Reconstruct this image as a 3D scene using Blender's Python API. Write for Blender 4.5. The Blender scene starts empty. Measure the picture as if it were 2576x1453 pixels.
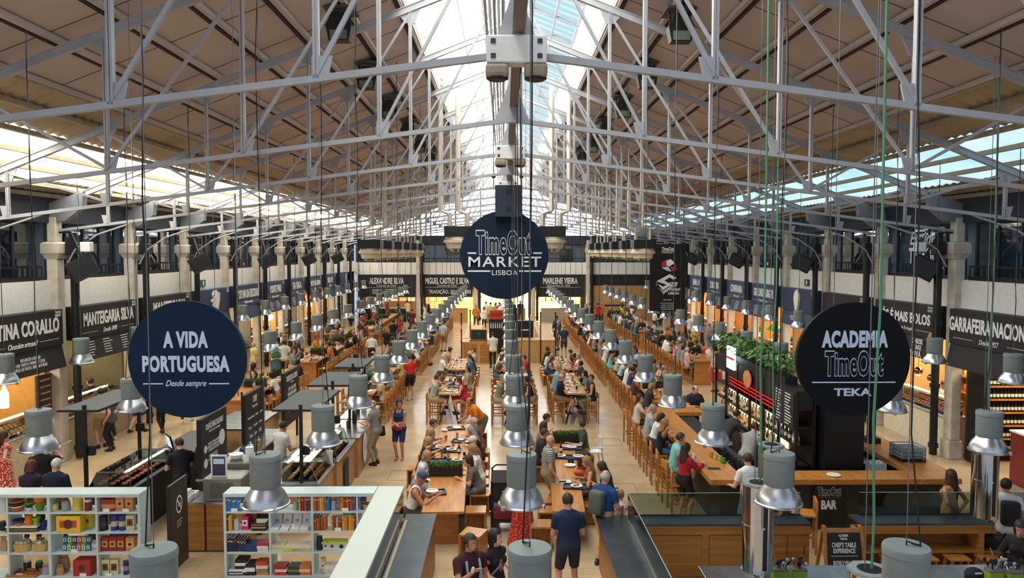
import bpy, bmesh, math, random
from mathutils import Vector as V, Matrix as M, noise
PI=math.pi; R=math.radians
S=bpy.context.scene; COL=S.collection
rnd=random.Random(7)
# ---- camera, world, exposure ------------------------------------------------
FPX=1860.; TH=R(2.9); PS=math.atan(20/1860); CP=V((-.13,0,5.6))
cd=bpy.data.cameras.new('camera'); cam=bpy.data.objects.new('camera',cd); COL.objects.link(cam)
cd.sensor_width=36; cd.lens=FPX/2576*36; cd.clip_end=300; cd.clip_start=.05
cam.location=CP; cam.rotation_euler=(PI/2-TH,0,-PS); S.camera=cam
S.view_settings.view_transform='Standard'; S.view_settings.look='None'; S.view_settings.gamma=1; S.view_settings.use_curve_mapping=False
S.view_settings.exposure=0.95
w=bpy.data.worlds.new('world'); S.world=w; w.use_nodes=True
bg=w.node_tree.nodes['Background']; bg.inputs[0].default_value=(.72,.82,1,1); bg.inputs[1].default_value=.4
cy=S.cycles; cy.max_bounces=7; cy.diffuse_bounces=3; cy.glossy_bounces=3; cy.transmission_bounces=4; cy.transparent_max_bounces=12
cy.caustics_reflective=False; cy.caustics_refractive=False; cy.sample_clamp_indirect=4; cy.use_denoising=True
def area(name,loc,rot,sx,sy,col,e):
    l=bpy.data.lights.new(name,'AREA'); l.shape='RECTANGLE'; l.size=sx; l.size_y=sy; l.color=col; l.energy=e
    o=bpy.data.objects.new(name,l); o.location=loc; o.rotation_euler=rot; COL.objects.link(o); return o
_st,_ct,_s,_c=math.sin(TH),math.cos(TH),math.sin(PS),math.cos(PS)
AF=V((_s*_ct,_c*_ct,-_st)); AR=V((_c,-_s,0)); AU=V((_s*_st,_c*_st,_ct))
def at(px,py,x=None,y=None,z=None):
    "the point of the hall that a photo pixel shows on the plane x=, y= or z="
    d=AF+AR*((px-1288)/FPX)+AU*((726.5-py)/FPX)
    t=(x-CP.x)/d.x if x is not None else (y-CP.y)/d.y if y is not None else (z-CP.z)/d.z
    return CP+d*t
# ---- materials --------------------------------------------------------------
def lin(h):
    if isinstance(h,str): h=tuple(int(h[i:i+2],16)/255 for i in (0,2,4))
    return tuple((c/12.92 if c<=.04045 else ((c+.055)/1.055)**2.4) for c in h)+(1,)
MATS={}
def mat(name,col='808080',rough=.6,metal=0,emit=0,var=.06,scale=9,bump=0,alpha=None,kind=None,col2=None,spec=.5):
    if name in MATS: return MATS[name]
    m=bpy.data.materials.new(name); m.use_nodes=True; nt=m.node_tree; N=nt.nodes; L=nt.links
    b=N['Principled BSDF']; c=lin(col); b.inputs['Base Color'].default_value=c
    b.inputs['Roughness'].default_value=rough; b.inputs['Metallic'].default_value=metal; b.inputs['Specular IOR Level'].default_value=spec
    if emit: b.inputs['Emission Color'].default_value=c; b.inputs['Emission Strength'].default_value=emit
    if alpha is not None: b.inputs['Alpha'].default_value=alpha
    if var or bump or kind:
        tc=N.new('ShaderNodeTexCoord'); mp=N.new('ShaderNodeMapping'); L.new(tc.outputs['Object'],mp.inputs[0])
        n=N.new('ShaderNodeTexNoise'); n.inputs['Scale'].default_value=scale; n.inputs['Detail'].default_value=5; L.new(mp.outputs[0],n.inputs[0])
        fac=n.outputs[0]
        if name=='pine_board': mp.inputs['Scale'].default_value=(.5,6,7); n.inputs['Scale'].default_value=1.6; n.inputs['Distortion'].default_value=.8
        elif kind=='wood':
            mp.inputs['Scale'].default_value=(1.2,1.2,9) if scale<0 else (7,.7,7); n.inputs['Scale'].default_value=abs(scale); n.inputs['Distortion'].default_value=.6
        r=N.new('ShaderNodeValToRGB'); L.new(fac,r.inputs[0]); e=r.color_ramp.elements
        c2=lin(col2) if col2 else tuple(x*(1-2.2*var) for x in c[:3])+(1,)
        e[0].position=.3; e[0].color=c2; e[1].position=.7; e[1].color=c if col2 else tuple(min(1,x*(1+1.2*var)) for x in c[:3])+(1,)
        if not emit: L.new(r.outputs[0],b.inputs['Base Color'])
        if bump:
            bp=N.new('ShaderNodeBump'); bp.inputs['Strength'].default_value=bump; bp.inputs['Distance'].default_value=.02; L.new(fac,bp.inputs['Height']); L.new(bp.outputs[0],b.inputs['Normal'])
    MATS[name]=m; return m
def glow(name,col,e):
    if name in MATS: return MATS[name]
    m=bpy.data.materials.new(name); m.use_nodes=True; nt=m.node_tree; nt.nodes.clear()
    o=nt.nodes.new('ShaderNodeOutputMaterial'); em=nt.nodes.new('ShaderNodeEmission'); em.inputs[0].default_value=lin(col); em.inputs[1].default_value=e
    nt.links.new(em.outputs[0],o.inputs[0]); MATS[name]=m; return m
def glass(name,tint='DDEEEE',mixf=.12,rough=.02):
    if name in MATS: return MATS[name]
    m=bpy.data.materials.new(name); m.use_nodes=True; nt=m.node_tree; nt.nodes.clear(); N=nt.nodes.new
    o=N('ShaderNodeOutputMaterial'); t=N('ShaderNodeBsdfTransparent'); g=N('ShaderNodeBsdfGlossy'); x=N('ShaderNodeMixShader'); f=N('ShaderNodeFresnel')
    a=N('ShaderNodeMath'); a.operation='ADD'; a.use_clamp=True; a.inputs[1].default_value=mixf
    t.inputs[0].default_value=lin(tint); g.inputs['Roughness'].default_value=rough; nt.links.new(f.outputs[0],a.inputs[0])
    nt.links.new(a.outputs[0],x.inputs[0]); nt.links.new(t.outputs[0],x.inputs[1]); nt.links.new(g.outputs[0],x.inputs[2]); nt.links.new(x.outputs[0],o.inputs[0]); MATS[name]=m; return m
def wood(name,c1,c2,rough=.35,scale=2.2): return mat(name,c1,rough,kind='wood',col2=c2,scale=scale)
PW=wood('pine_oiled','C98B45','A86A2C'); PWD=wood('oak_panel','B57A34','8A5622',.45); PWX=mat('pine_board','BC8442',.4,kind='wood',col2='94602A',scale=1.1)
PLY=wood('plywood','BE9A68','A88452',.6,3)
PWV=mat('pine_upright','C08140',.4,kind='wood',col2='9C6329',scale=-2.2)
STEEL=mat('brushed_steel','B9BCC0',.28,1,var=.1,scale=4); CHROME=mat('polished_steel','D8DADC',.12,1,var=.03); ALU=mat('spun_aluminium','C9CDD2',.3,1,var=.08,scale=6)
TRW=mat('white_truss_paint','A7A8AE',.45,var=.05,scale=3); GREY=mat('grey_gear_housing','7B8585',.55,var=.05); BLACK=mat('black_paint','121315',.5,var=.1)
BLK2=mat('soft_black','1B1C1F',.8,var=.15); NAVY=mat('navy_sign','22365A',.55,var=.05); DISC=mat('disc_navy','04233E',.6,var=.04,spec=.2); DMID=mat('disc_mid','14273D',.6,var=.04,spec=.2); DBLK=mat('disc_black','070A11',.6,var=.04,spec=.2)
CHAR=mat('charcoal_sign','1C1D20',.6,var=.08); WHT=mat('white_paint','ECEAE6',.6,var=.03); LET=mat('letter_white','EDEDF0',.6,var=0); LETB=mat('letter_pale_blue','C6D8F2',.6,var=0)
CABLE=mat('black_cable','0E0E10',.6,var=0); WIRE=mat('steel_wire','7C7E82',.4,.8,var=0); GRN=mat('green_cable','4E8F6C',.5,var=.05)
CAN=mat('grey_canopy','555A5C',.7,var=.06); DSTEEL=mat('dark_blued_steel','5A646B',.33,.7,var=.14,scale=2); STONE=mat('column_stone','D3CABB',.75,var=.12,scale=3,bump=.2)
PALE=mat('pale_blue_shelf','C3D3D6',.5,var=.03); RED=mat('red_paint','A81F22',.5); GLS=glass('clear_glass'); CREAM=mat('cream','E6DCC4',.6); TERRA=mat('terracotta','B7562C',.7)
PORC=mat('white_porcelain','EEEDE8',.25,var=.02); LEAF=mat('leaf_green','5F8C36',.6,var=.3,scale=20); LEAFD=mat('leaf_dark','3F6A30',.6,var=.3,scale=20); BROWN=mat('brown','5A3A22',.6,var=.2)
# ---- mesh building ----------------------------------------------------------
class MB:
    def __init__(s): s.v=[]; s.f=[]; s.mi=[]; s.cur=0
    def add(s,vs,fs):
        o=len(s.v); s.v+= [tuple(p) for p in vs]; s.f+=[tuple(i+o for i in f) for f in fs]; s.mi+=[s.cur]*len(fs); return s
    def box(s,x0,y0,z0,x1,y1,z1,c=0):
        if c:
            vs=[];ax=[(x0,x1),(y0,y1),(z0,z1)]
            bm=bmesh.new(); bmesh.ops.create_cube(bm,size=1)
            for v in bm.verts: v.co=[(a+b)/2+k*(b-a) for k,(a,b) in zip(v.co,ax)]
            bmesh.ops.bevel(bm,geom=bm.edges[:],offset=c,segments=2,affect='EDGES',profile=.5); bm.verts.index_update()
            s.add([v.co[:] for v in bm.verts],[[v.index for v in f.verts] for f in bm.faces]); bm.free(); return s
        return s.add([(x0,y0,z0),(x1,y0,z0),(x1,y1,z0),(x0,y1,z0),(x0,y0,z1),(x1,y0,z1),(x1,y1,z1),(x0,y1,z1)],
            [(0,3,2,1),(4,5,6,7),(0,1,5,4),(1,2,6,5),(2,3,7,6),(3,0,4,7)])
    def cbox(s,c,d,c_=0): return s.box(c[0]-d[0]/2,c[1]-d[1]/2,c[2]-d[2]/2,c[0]+d[0]/2,c[1]+d[1]/2,c[2]+d[2]/2,c_)
    def bar(s,a,b,w,h=None,up=(0,0,1)):
        a,b=V(a),V(b); h=h or w; d=(b-a).normalized(); up=V(up)
        if abs(d.dot(up))>.95: up=V((0,1,0))
        x=d.cross(up).normalized(); y=x.cross(d).normalized(); x*=w/2; y*=h/2
        return s.add([a-x-y,a+x-y,a+x+y,a-x+y,b-x-y,b+x-y,b+x+y,b-x+y],[(0,3,2,1),(4,5,6,7),(0,1,5,4),(1,2,6,5),(2,3,7,6),(3,0,4,7)])
    def tube(s,pts,r,n=8,cap=True):
        pts=[V(p) for p in pts]; rs=r if isinstance(r,(list,tuple)) else [r]*len(pts); vs=[];fs=[]; u=None
        for i,p in enumerate(pts):
            d=(pts[min(i+1,len(pts)-1)]-pts[max(i-1,0)]).normalized()
            if u is None: u=d.orthogonal().normalized()
            u=(u-d*u.dot(d)).normalized(); w=d.cross(u)
            vs+=[p+(u*math.cos(2*PI*k/n)+w*math.sin(2*PI*k/n))*rs[i] for k in range(n)]
        for i in range(len(pts)-1):
            for k in range(n): fs.append((i*n+k,i*n+(k+1)%n,(i+1)*n+(k+1)%n,(i+1)*n+k))
        if cap: fs+=[tuple(range(n))[::-1],tuple((len(pts)-1)*n+k for k in range(n))]
        return s.add(vs,fs)
    def lathe(s,prof,c=(0,0,0),n=24,sx=1,sy=1):
        vs=[];fs=[];m=len(prof)
        for r,z in prof: vs+=[(c[0]+sx*r*math.cos(2*PI*k/n),c[1]+sy*r*math.sin(2*PI*k/n),c[2]+z) for k in range(n)]
        for i in range(m-1):
            for k in range(n): fs.append((i*n+k,i*n+(k+1)%n,(i+1)*n+(k+1)%n,(i+1)*n+k))
        if prof[0][0]>1e-4: fs.append(tuple(range(n))[::-1])
        if prof[-1][0]>1e-4: fs.append(tuple((m-1)*n+k for k in range(n)))
        return s.add(vs,fs)
    def prism(s,poly,a,b,ax='y'):
        n=len(poly); f={'y':lambda p,t:(p[0],t,p[1]),'x':lambda p,t:(t,p[0],p[1]),'z':lambda p,t:(p[0],p[1],t)}[ax]
        return s.add([f(p,a) for p in poly]+[f(p,b) for p in poly],[tuple(range(n)),tuple(range(2*n-1,n-1,-1))]+[(i,i+n,(i+1)%n+n,(i+1)%n) for i in range(n)])
    def ell(s,c,r,n=12,m=8,rot=None):
        vs=[];fs=[]
        for i in range(m+1):
            t=PI*i/m
            for k in range(n):
                p=V((r[0]*math.sin(t)*math.cos(2*PI*k/n),r[1]*math.sin(t)*math.sin(2*PI*k/n),r[2]*math.cos(t)))
                if rot: p=rot@p
                vs.append(p+V(c))
        for i in range(m):
            for k in range(n): fs.append((i*n+k,(i+1)*n+k,(i+1)*n+(k+1)%n,i*n+(k+1)%n))
        return s.add(vs,fs)
    def xf(s,mx): s.v=[tuple(mx@V(p)) for p in s.v]; return s
    def mesh(s,name,mats,smooth=None):
        me=bpy.data.meshes.new(name); me.from_pydata(s.v,[],s.f)
        for m in (mats if isinstance(mats,(list,tuple)) else [mats]): me.materials.append(m)
        if any(s.mi): me.polygons.foreach_set('material_index',s.mi)
        bm=bmesh.new(); bm.from_mesh(me); bmesh.ops.remove_doubles(bm,verts=bm.verts,dist=1e-5); bmesh.ops.recalc_face_normals(bm,faces=bm.faces)
        if smooth is not None:
            for e in bm.edges: e.smooth=len(e.link_faces)<2 or e.calc_face_angle(0)<R(smooth)
            for f in bm.faces: f.smooth=True
        bm.to_mesh(me); bm.free(); return me
    def build(s,name,mats,parent=None,smooth=None): return link(name,s.mesh(name,mats,smooth),parent)
def link(name,me,parent=None):
    o=bpy.data.objects.new(name,me); COL.objects.link(o)
    if parent: o.parent=parent
    return o
def tag(o,label=None,cat=None,group=None,kind=None):
    for k,v in (('label',label),('category',cat),('group',group),('kind',kind)):
        if v: o[k]=v
    return o
def thing(name,label,cat,loc=(0,0,0),rz=0,group=None):
    o=bpy.data.objects.new(name,None); COL.objects.link(o); o.empty_display_size=.1
    o.location=loc; o.rotation_euler=(0,0,rz); return tag(o,label,cat,group)
def dup(o,loc=None,rz=None,label=None,group=None,parent=None):
    c=o.copy(); COL.objects.link(c)
    if parent: c.parent=parent
    if loc is not None: c.location=loc
    if rz is not None: c.rotation_euler=(0,0,rz)
    if label: c['label']=label
    if group: c['group']=group
    for ch in list(o.children): dup(ch,parent=c)
    return c
def struct(name,mb,m,smooth=None,parent=None): return tag(mb.build(name,m,parent,smooth),kind='structure')
TXT={}
TS=bpy.data.scenes.new('tmp'); TVL=TS.view_layers[0]
def evaluated(o):
    'mesh of o with its modifiers, worked out in a scratch scene'
    TS.collection.objects.link(o); TVL.update(); return bpy.data.meshes.new_from_object(o.evaluated_get(TVL.depsgraph))
def text(s,w,h,parent,m,frame,name='lettering',bold=0,shear=0,ext=.006,ref=None,sp=1.0):
    """lettering fitted to w x h, its centre at frame (a 4x4: local x = reading direction, y = up, z = out of the sign)"""
    def raw(bold):
        key=(s,bold,shear,sp)
        if key in TXT: return TXT[key]
        cu=bpy.data.curves.new('t','FONT'); cu.body=s; cu.align_x='CENTER'; cu.size=1; cu.offset=bold; cu.shear=shear; cu.resolution_u=3; cu.space_line=.9; cu.space_character=sp
        o=bpy.data.objects.new('t',cu); me=evaluated(o); bpy.data.objects.remove(o); bpy.data.curves.remove(cu); TXT[key]=me; return me
    me=raw(bold).copy(); rm=raw(ref) if ref is not None else me; xs=[v.co.x for v in rm.vertices]; ys=[v.co.y for v in rm.vertices]
    cx,cyy,dx,dy=(min(xs)+max(xs))/2,(min(ys)+max(ys))/2,max(xs)-min(xs),max(ys)-min(ys)
    for v in me.vertices: v.co=((v.co.x-cx)*w/dx,(v.co.y-cyy)*h/dy,0)
    me.materials.clear(); me.materials.append(m)
    bm=bmesh.new(); bm.from_mesh(me)
    if ext:
        r=bmesh.ops.extrude_face_region(bm,geom=bm.faces[:])
        for v in r['geom']:
            if isinstance(v,bmesh.types.BMVert): v.co.z+=ext
    bmesh.ops.recalc_face_normals(bm,faces=bm.faces)
    for f in bm.faces: f.smooth=False
    bm.to_mesh(me); bm.free()
    o=link(name,me,parent); o.matrix_local=frame; return o
def fr(o,x,up=(0,0,1)):
    "frame at o, reading along x"
    x=V(x).normalized(); y=V(up); z=x.cross(y); m=M.Identity(4)
    for i in range(3): m[i][0],m[i][1],m[i][2],m[i][3]=x[i],y[i],z[i],o[i]
    return m
ORD=['nearest','second','third','fourth','fifth','sixth','seventh','eighth','ninth','tenth','eleventh','twelfth','thirteenth','fourteenth','fifteenth','sixteenth','seventeenth','eighteenth','nineteenth','twentieth']
ORD+=['%s-%s'%('twenty',w) for w in ['first','second','third','fourth','fifth','sixth','seventh','eighth','ninth']]
def nth(i): return ORD[i] if i<len(ORD) else 'number %d'%(i+1)
# ---- the hall: floor, walls, roof -------------------------------------------
YB=59.4; XW=12.08; Y0=-2.5
COLY=[15.8+3.95*k for k in range(11)]          # column k stands at COLY[k]; the first one is just outside the frame
def roof(x): return 11.85-.39*abs(x)
def brickmat(name,c1,c2,mort,sx,sy,rough,spec=.5,off=.5,msize=.004,bumpy=0):
    m=bpy.data.materials.new(name); m.use_nodes=True; nt=m.node_tree; N=nt.nodes; L=nt.links; b=N['Principled BSDF']
    tc=N.new('ShaderNodeTexCoord'); br=N.new('ShaderNodeTexBrick'); L.new(tc.outputs['Object'],br.inputs[0])
    br.inputs['Scale'].default_value=1; br.inputs['Brick Width'].default_value=sx; br.inputs['Row Height'].default_value=sy; br.inputs['Mortar Size'].default_value=msize
    br.inputs['Color1'].default_value=lin(c1); br.inputs['Color2'].default_value=lin(c2); br.inputs['Mortar'].default_value=lin(mort); br.offset=off; br.inputs['Mortar Smooth'].default_value=.3
    n=N.new('ShaderNodeTexNoise'); n.inputs['Scale'].default_value=1.6; n.inputs['Detail'].default_value=8; L.new(tc.outputs['Object'],n.inputs[0])
    mx=N.new('ShaderNodeMix'); mx.data_type='RGBA'; mx.blend_type='OVERLAY'; mx.inputs[0].default_value=.35
    L.new(br.outputs[0],mx.inputs[6]); L.new(n.outputs[0],mx.inputs[7]); L.new(mx.outputs[2],b.inputs['Base Color'])
    b.inputs['Roughness'].default_value=rough; b.inputs['Specular IOR Level'].default_value=spec; MATS[name]=m; return m
FLOOR=brickmat('limestone_floor','C6AE8C','BEA583','98805F',1.6,.8,.2,.5)
struct('floor',MB().box(-17,Y0,-.3,17,66,0),FLOOR)
BOARD=mat('ceiling_board','BFB2AD',.8,var=.06,scale=.6); CORR=mat('corrugated_sheet','B5A488',.6,var=.08,scale=1)
def slope_pts(x0,x1,s,t=.12,dz=0): return [(s*x0,roof(x0)+dz),(s*x1,roof(x1)+dz),(s*x1,roof(x1)+dz+t),(s*x0,roof(x0)+dz+t)]
def corr(s,x0,x1,dz=0):
    b=MB(); n=int((62-4)/.16); vs=[];
    for i in range(n+1):
        y=4+i*.16; z=.05*(i%2); vs+=[(s*x0,y,roof(x0)+dz+z),(s*x1,y,roof(x1)+dz+z)]
    b.add(vs,[(2*i,2*i+1,2*i+3,2*i+2) for i in range(n)]); return b
def panemat(name,c1,c2,e,sc=5.5,cam_gain=1):
    m=bpy.data.materials.new(name); m.use_nodes=True; nt=m.node_tree; nt.nodes.clear(); N=nt.nodes.new; L=nt.links
    o=N('ShaderNodeOutputMaterial'); em=N('ShaderNodeEmission'); tc=N('ShaderNodeTexCoord'); mp=N('ShaderNodeMapping'); wv=N('ShaderNodeTexWave'); no=N('ShaderNodeTexNoise'); r=N('ShaderNodeValToRGB'); mm=N('ShaderNodeMath')
    L.new(tc.outputs['Object'],mp.inputs[0]); wv.bands_direction='Y'; wv.inputs['Scale'].default_value=sc; L.new(mp.outputs[0],wv.inputs[0])
    no.inputs['Scale'].default_value=.8; L.new(mp.outputs[0],no.inputs[0]); mm.operation='MULTIPLY'; L.new(wv.outputs[1],mm.inputs[0]); L.new(no.outputs[0],mm.inputs[1])
    L.new(mm.outputs[0],r.inputs[0]); r.color_ramp.elements[0].position=.1; r.color_ramp.elements[1].position=.5; r.color_ramp.elements[0].color=lin(c1); r.color_ramp.elements[1].color=lin(c2)
    L.new(r.outputs[0],em.inputs[0]); em.inputs[1].default_value=e; L.new(em.outputs[0],o.inputs[0]); MATS[name]=m; return m
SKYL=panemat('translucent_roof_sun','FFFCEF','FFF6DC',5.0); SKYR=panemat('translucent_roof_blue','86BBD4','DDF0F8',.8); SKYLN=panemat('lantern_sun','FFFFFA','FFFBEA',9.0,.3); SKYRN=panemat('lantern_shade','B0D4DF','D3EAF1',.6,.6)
for s,nm in ((-1,'left'),(1,'right')):
    c=struct('ceiling',MB().prism(slope_pts(2.25,8.24,s),Y0,YB+.6),BOARD)
    for i in range(7):                                              # purlins under the boards, a dark strip beside each painted as its shadow gap
        x=2.3+i*.99; MB().box(-.05,4,-.07,.05,YB,.02).build('purlin',BOARD,c).location=(s*x,0,roof(x)-.03)
        MB().box(-.045,4,-.06,.045,YB,.01).build('joint',mat('shadow_joint_dark','2A2220',.8,var=0),c).location=(s*(x+.12),0,roof(x+.12))
    j=MB()
    for k in range(30):
        y=5.9+k*1.975; j.bar((s*2.3,y,roof(2.3)-.004),(s*8.2,y,roof(8.2)-.004),.012)
    j.build('panel_seam',mat('seam_brown','5E5148',.8,var=0),c)
    c2=struct('ceiling',corr(s,8.2,9.72),CORR); struct('ceiling',corr(s,11.55,12.5),CORR)
    for x in (8.3,8.95,9.7,10.35,10.95,11.6,12.1): MB().box(-.05,4,-.1,.05,YB,0).build('purlin',mat('purlin_beige','A89B84',.7),c2).location=(s*x,0,roof(x)-.02)
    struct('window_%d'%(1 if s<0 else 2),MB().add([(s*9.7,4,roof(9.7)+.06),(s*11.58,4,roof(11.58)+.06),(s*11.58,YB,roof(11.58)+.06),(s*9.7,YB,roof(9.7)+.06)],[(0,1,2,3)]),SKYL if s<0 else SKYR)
    # raised lantern: louvred side, translucent roof
    lv=struct('wall_lantern_%s'%nm,MB().box(s*2.32-.03,4,roof(2.25)-.15,s*2.32+.03,YB,roof(2.25)+.15),WHT)
    for i in range(7):
        z=roof(2.25)+.22+i*.215; MB().add([(s*2.2,4,z),(s*2.4,4,z+.17),(s*2.4,YB,z+.17),(s*2.2,YB,z)],[(0,1,2,3)]).build('louvre_slat',WHT,lv)
    for k in range(29): y=3.95+k*1.975; MB().box(s*2.27-.05,y-.05,roof(2.25),s*2.27+.05,y+.05,12.75).build('louvre_post',WHT,lv)
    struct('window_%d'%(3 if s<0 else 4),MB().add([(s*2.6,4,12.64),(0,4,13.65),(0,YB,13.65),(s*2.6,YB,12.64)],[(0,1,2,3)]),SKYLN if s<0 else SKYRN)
    for x in (.1,.8,1.5,2.2): struct('trim_%d'%(1 if s<0 else 2),MB().box(s*x-.03,4,-.06,s*x+.03,YB,0),TRW).location=(0,0,13.6-.39*x)
    rf=MB()
    for k in range(29): y=3.95+k*1.975; rf.bar((s*2.3,y,12.68),(0,y,13.54),.06,.1)
    struct('trim_%d'%(3 if s<0 else 4),rf,TRW)
    struct('window_%d'%(5 if s<0 else 6),MB().add([(s*2.42,4,roof(2.25)+.15),(s*2.42,YB,roof(2.25)+.15),(s*2.42,YB,12.7),(s*2.42,4,12.7)],[(0,1,2,3)]),glow('louvre_daylight','EAF5E8',1.6))
# side walls: white parapet band, navy strip under the eaves, dark lintels; end wall
NAV2=mat('navy_wall','2A3142',.7,var=.06,scale=1)
MEZ=mat('mezzanine_dark','6A7078',.8,var=.2,scale=.7)
for s,nm in ((-1,'left'),(1,'right')):
    w_=MB().box(s*XW,4,4.04,s*(XW+.25),YB,4.84); struct('wall_%s'%nm,w_,WHT)
    struct('wall_%s_eaves'%nm,MB().box(s*XW,4,6.36,s*(XW+.25),YB,7.15),NAV2)
    struct('wall_%s_mezzanine'%nm,MB().box(s*16.6,4,4.7,s*16.8,YB,7.2).box(s*12.4,4,4.6,s*16.8,YB,4.7).box(s*12.4,4,6.9,s*16.8,YB,7),MEZ)
    struct('wall_%s_stalls'%nm,MB().box(s*15.4,4,0,s*15.6,YB,4.04),mat('stall_back','8A7A62',.8,var=.15,scale=.8))
    struct('ceiling_%s_stalls'%nm,MB().box(s*(XW+.02),4,3.2,s*15.5,YB,3.3),mat('stall_ceiling','57504A',.8))
back=MB().box(-12.6,YB,3.76,12.6,YB+.3,4.72); struct('wall_back',back,WHT)
struct('wall_back_corners',MB().box(-16.8,YB,0,-12.2,YB+.3,7.2).box(12.2,YB,0,16.8,YB+.3,7.2),NAV2)
struct('wall_back_upper',MB().box(-12.6,YB,6.15,12.6,YB+.3,6.88),NAV2)
struct('wall_back_stalls',MB().box(-12.6,YB+4.5,0,12.6,YB+4.7,3.9).box(-12.6,YB+3,4.72,12.6,YB+3.2,6.2),mat('back_room','6A5C48',.8,var=.2,scale=.7))
gp=[(-10.6,6.88),(10.6,6.88),(10.6,7.05),(3,10.1),(2.2,10.75),(-2.2,10.75),(-3,10.1),(-10.6,7.05)]
struct('window_7',MB().add([(x,YB+.35,z) for x,z in gp],[tuple(range(8))]),glow('gable_daylight','F4F8FF',3))
struct('wall_gable',MB().add([(-12.6,YB+.1,6.88),(-10.6,YB+.1,6.88),(-10.6,YB+.1,7.05),(-3,YB+.1,10.1),(-2.2,YB+.1,10.75),(2.2,YB+.1,10.75),(3,YB+.1,10.1),(10.6,YB+.1,7.05),(10.6,YB+.1,6.88),(12.6,YB+.1,6.88),(12.6,YB+.1,7.1),(2.4,YB+.1,11.1),(2.4,YB+.1,13),(0,YB+.1,13.8),(-2.4,YB+.1,13),(-2.4,YB+.1,11.1),(-12.6,YB+.1,7.1)],[(0,1,2,16),(2,3,15,16),(3,4,14,15),(4,5,12,14),(12,13,14),(5,6,11,12),(6,7,10,11),(7,8,9,10)]),mat('gable_wall','B9A9A4',.8))
g=MB()
def gtop(x): x=abs(x); return 10.75 if x<2.2 else 10.1 if x<3 else 10.1-(x-3)*.401
for i in range(-21,22): g.bar((i*.5,YB+.05,6.88),(i*.5,YB+.05,gtop(i*.5)),.1 if i%4==0 else .04)
for j in range(1,9):
    z=6.88+j*.46; h=10.6 if z<7.05 else 3+(10.1-z)/.401
    if z>10.1: h=2.4
    g.bar((-h,YB+.05,z),(h,YB+.05,z),.04)
struct('trim_5',g,mat('steel_muntin','4A5A78',.5))
# mezzanine glazing and railings, one per bay
GLZ=glass('dark_glazing','6F8C98',.1,.03); FRM=mat('glazing_frame','2B3440',.5)
def glazing(n,a,b,z0,z1,nm):
    "a->b: bottom corners on plan"
    a,b=V(a),V(b); d=b-a; f=MB(); p=MB()
    for i in range(5): q=a+d*(i/4); f.bar((q.x,q.y,z0),(q.x,q.y,z1),.07)
    for z in (z0+.03,z1-.03): f.bar((a.x,a.y,z),(b.x,b.y,z),.06)
    o=struct('window_%d'%n,f,FRM); struct('pane',p.add([(a.x,a.y,z0),(b.x,b.y,z0),(b.x,b.y,z1),(a.x,a.y,z1)],[(0,1,2,3)]),GLZ,parent=o); return o
n=8
for s in (-1,1):
    for k in range(-2,10):
        y=15.8+3.95*(k+1); glazing(n,(s*12.42,y-3.7,0),(s*12.42,y-.25,0),4.84,6.36,''); n+=1
        r=MB(); r.bar((s*12.24,y-3.7,5.2),(s*12.24,y-.25,5.2),.05)
        r.bar((s*12.24,y-3.7,4.9),(s*12.24,y-.25,4.9),.12,.1)
        for i in range(18): yy=y-3.7+i*.203; r.bar((s*12.24,yy,4.86),(s*12.24,yy,5.2),.018)
        tag(r.build('balcony_railing',BLACK),'black mezzanine railing, %s bay along the %s wall'%(nth(k+2),'left' if s<0 else 'right'),'railing',group='balcony railings')
BX=[-12.1,-7.0,-2.4,2.2,6.6,12.1]
for i in range(5):
    glazing(n,(BX[i]+.25,YB+.2,0),(BX[i+1]-.25,YB+.2,0),4.72,6.15,''); n+=1
    r=MB(); r.bar((BX[i]+.2,YB+.05,5.05),(BX[i+1]-.2,YB+.05,5.05),.05)
    for j in range(20): x=BX[i]+.2+(BX[i+1]-BX[i]-.4)*j/19; r.bar((x,YB+.05,4.72),(x,YB+.05,5.05),.02)
    tag(r.build('balcony_railing',BLACK),'black mezzanine railing on the end wall, %s bay from its left corner'%('first' if i==0 else ORD[i]),'railing',group='balcony railings')
# mezzanine strip lights seen through the glazing
for s,k,c in ((-1,0,'FFE0B0'),(-1,2,'FFE0B0'),(1,0,'D8FFE8'),(1,-1,'FFF0D0'),(1,2,'DDEEFF')):
    y=17.8+3.95*k; tag(MB().box(s*14.5-.6,y-.05,6.7,s*14.5+.6,y+.05,6.76).build('ceiling_light',glow('mezz_light_'+c,c,6)),'bright strip light behind the %s mezzanine glazing, %s bay'%('left' if s<0 else 'right',nth(k+2)),'light')
for s in (-1,1):
    for j in range(4): area('mezzanine_fill',(s*14.6,20+9.5*j,6.8),(0,0,0),1.5,6,(.8,.9,1),45)  # added fill lights that brighten the dark rooms behind the glazing
# ---- stone columns with downpipes -------------------------------------------
def column(x,y,s,i,where):
    t=thing('stone_column','pale stone column with moulded capital, %s along the %s wall'%(nth(i),where),'column',(x,y,0),group='hall columns')
    MB().box(-.19,-.21,0,.19,.21,.5,.02).build('plinth',STONE,t)
    MB().box(-.14,-.17,.5,.14,.17,5.4,.025).build('shaft',STONE,t)
    MB().lathe([(.23,5.4),(.25,5.43),(.3,5.52),(.34,5.56),(.34,5.8),(.29,5.84),(.2,5.86)],n=4).xf(M.Rotation(PI/4,4,'Z')).build('capital',STONE,t,30)
    MB().box(-.12,-.14,5.86,.12,.14,6.5,.02).build('upper_shaft',STONE,t)
    if s: t2=thing('roof_bracket','grey bracket under the roof above the %s column of the %s wall'%(nth(i),where),'bracket',(x,y,0),group='roof brackets'); MB().prism([(-s*.2,6.4),(s*.35,6.4),(s*.8,6.75),(s*.85,roof(11.1)-.35),(-s*.2,roof(12.1)-.3)],-.12,.12).build('bracket',mat('bracket_grey','7F838C',.6),t2)
    return t
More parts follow.
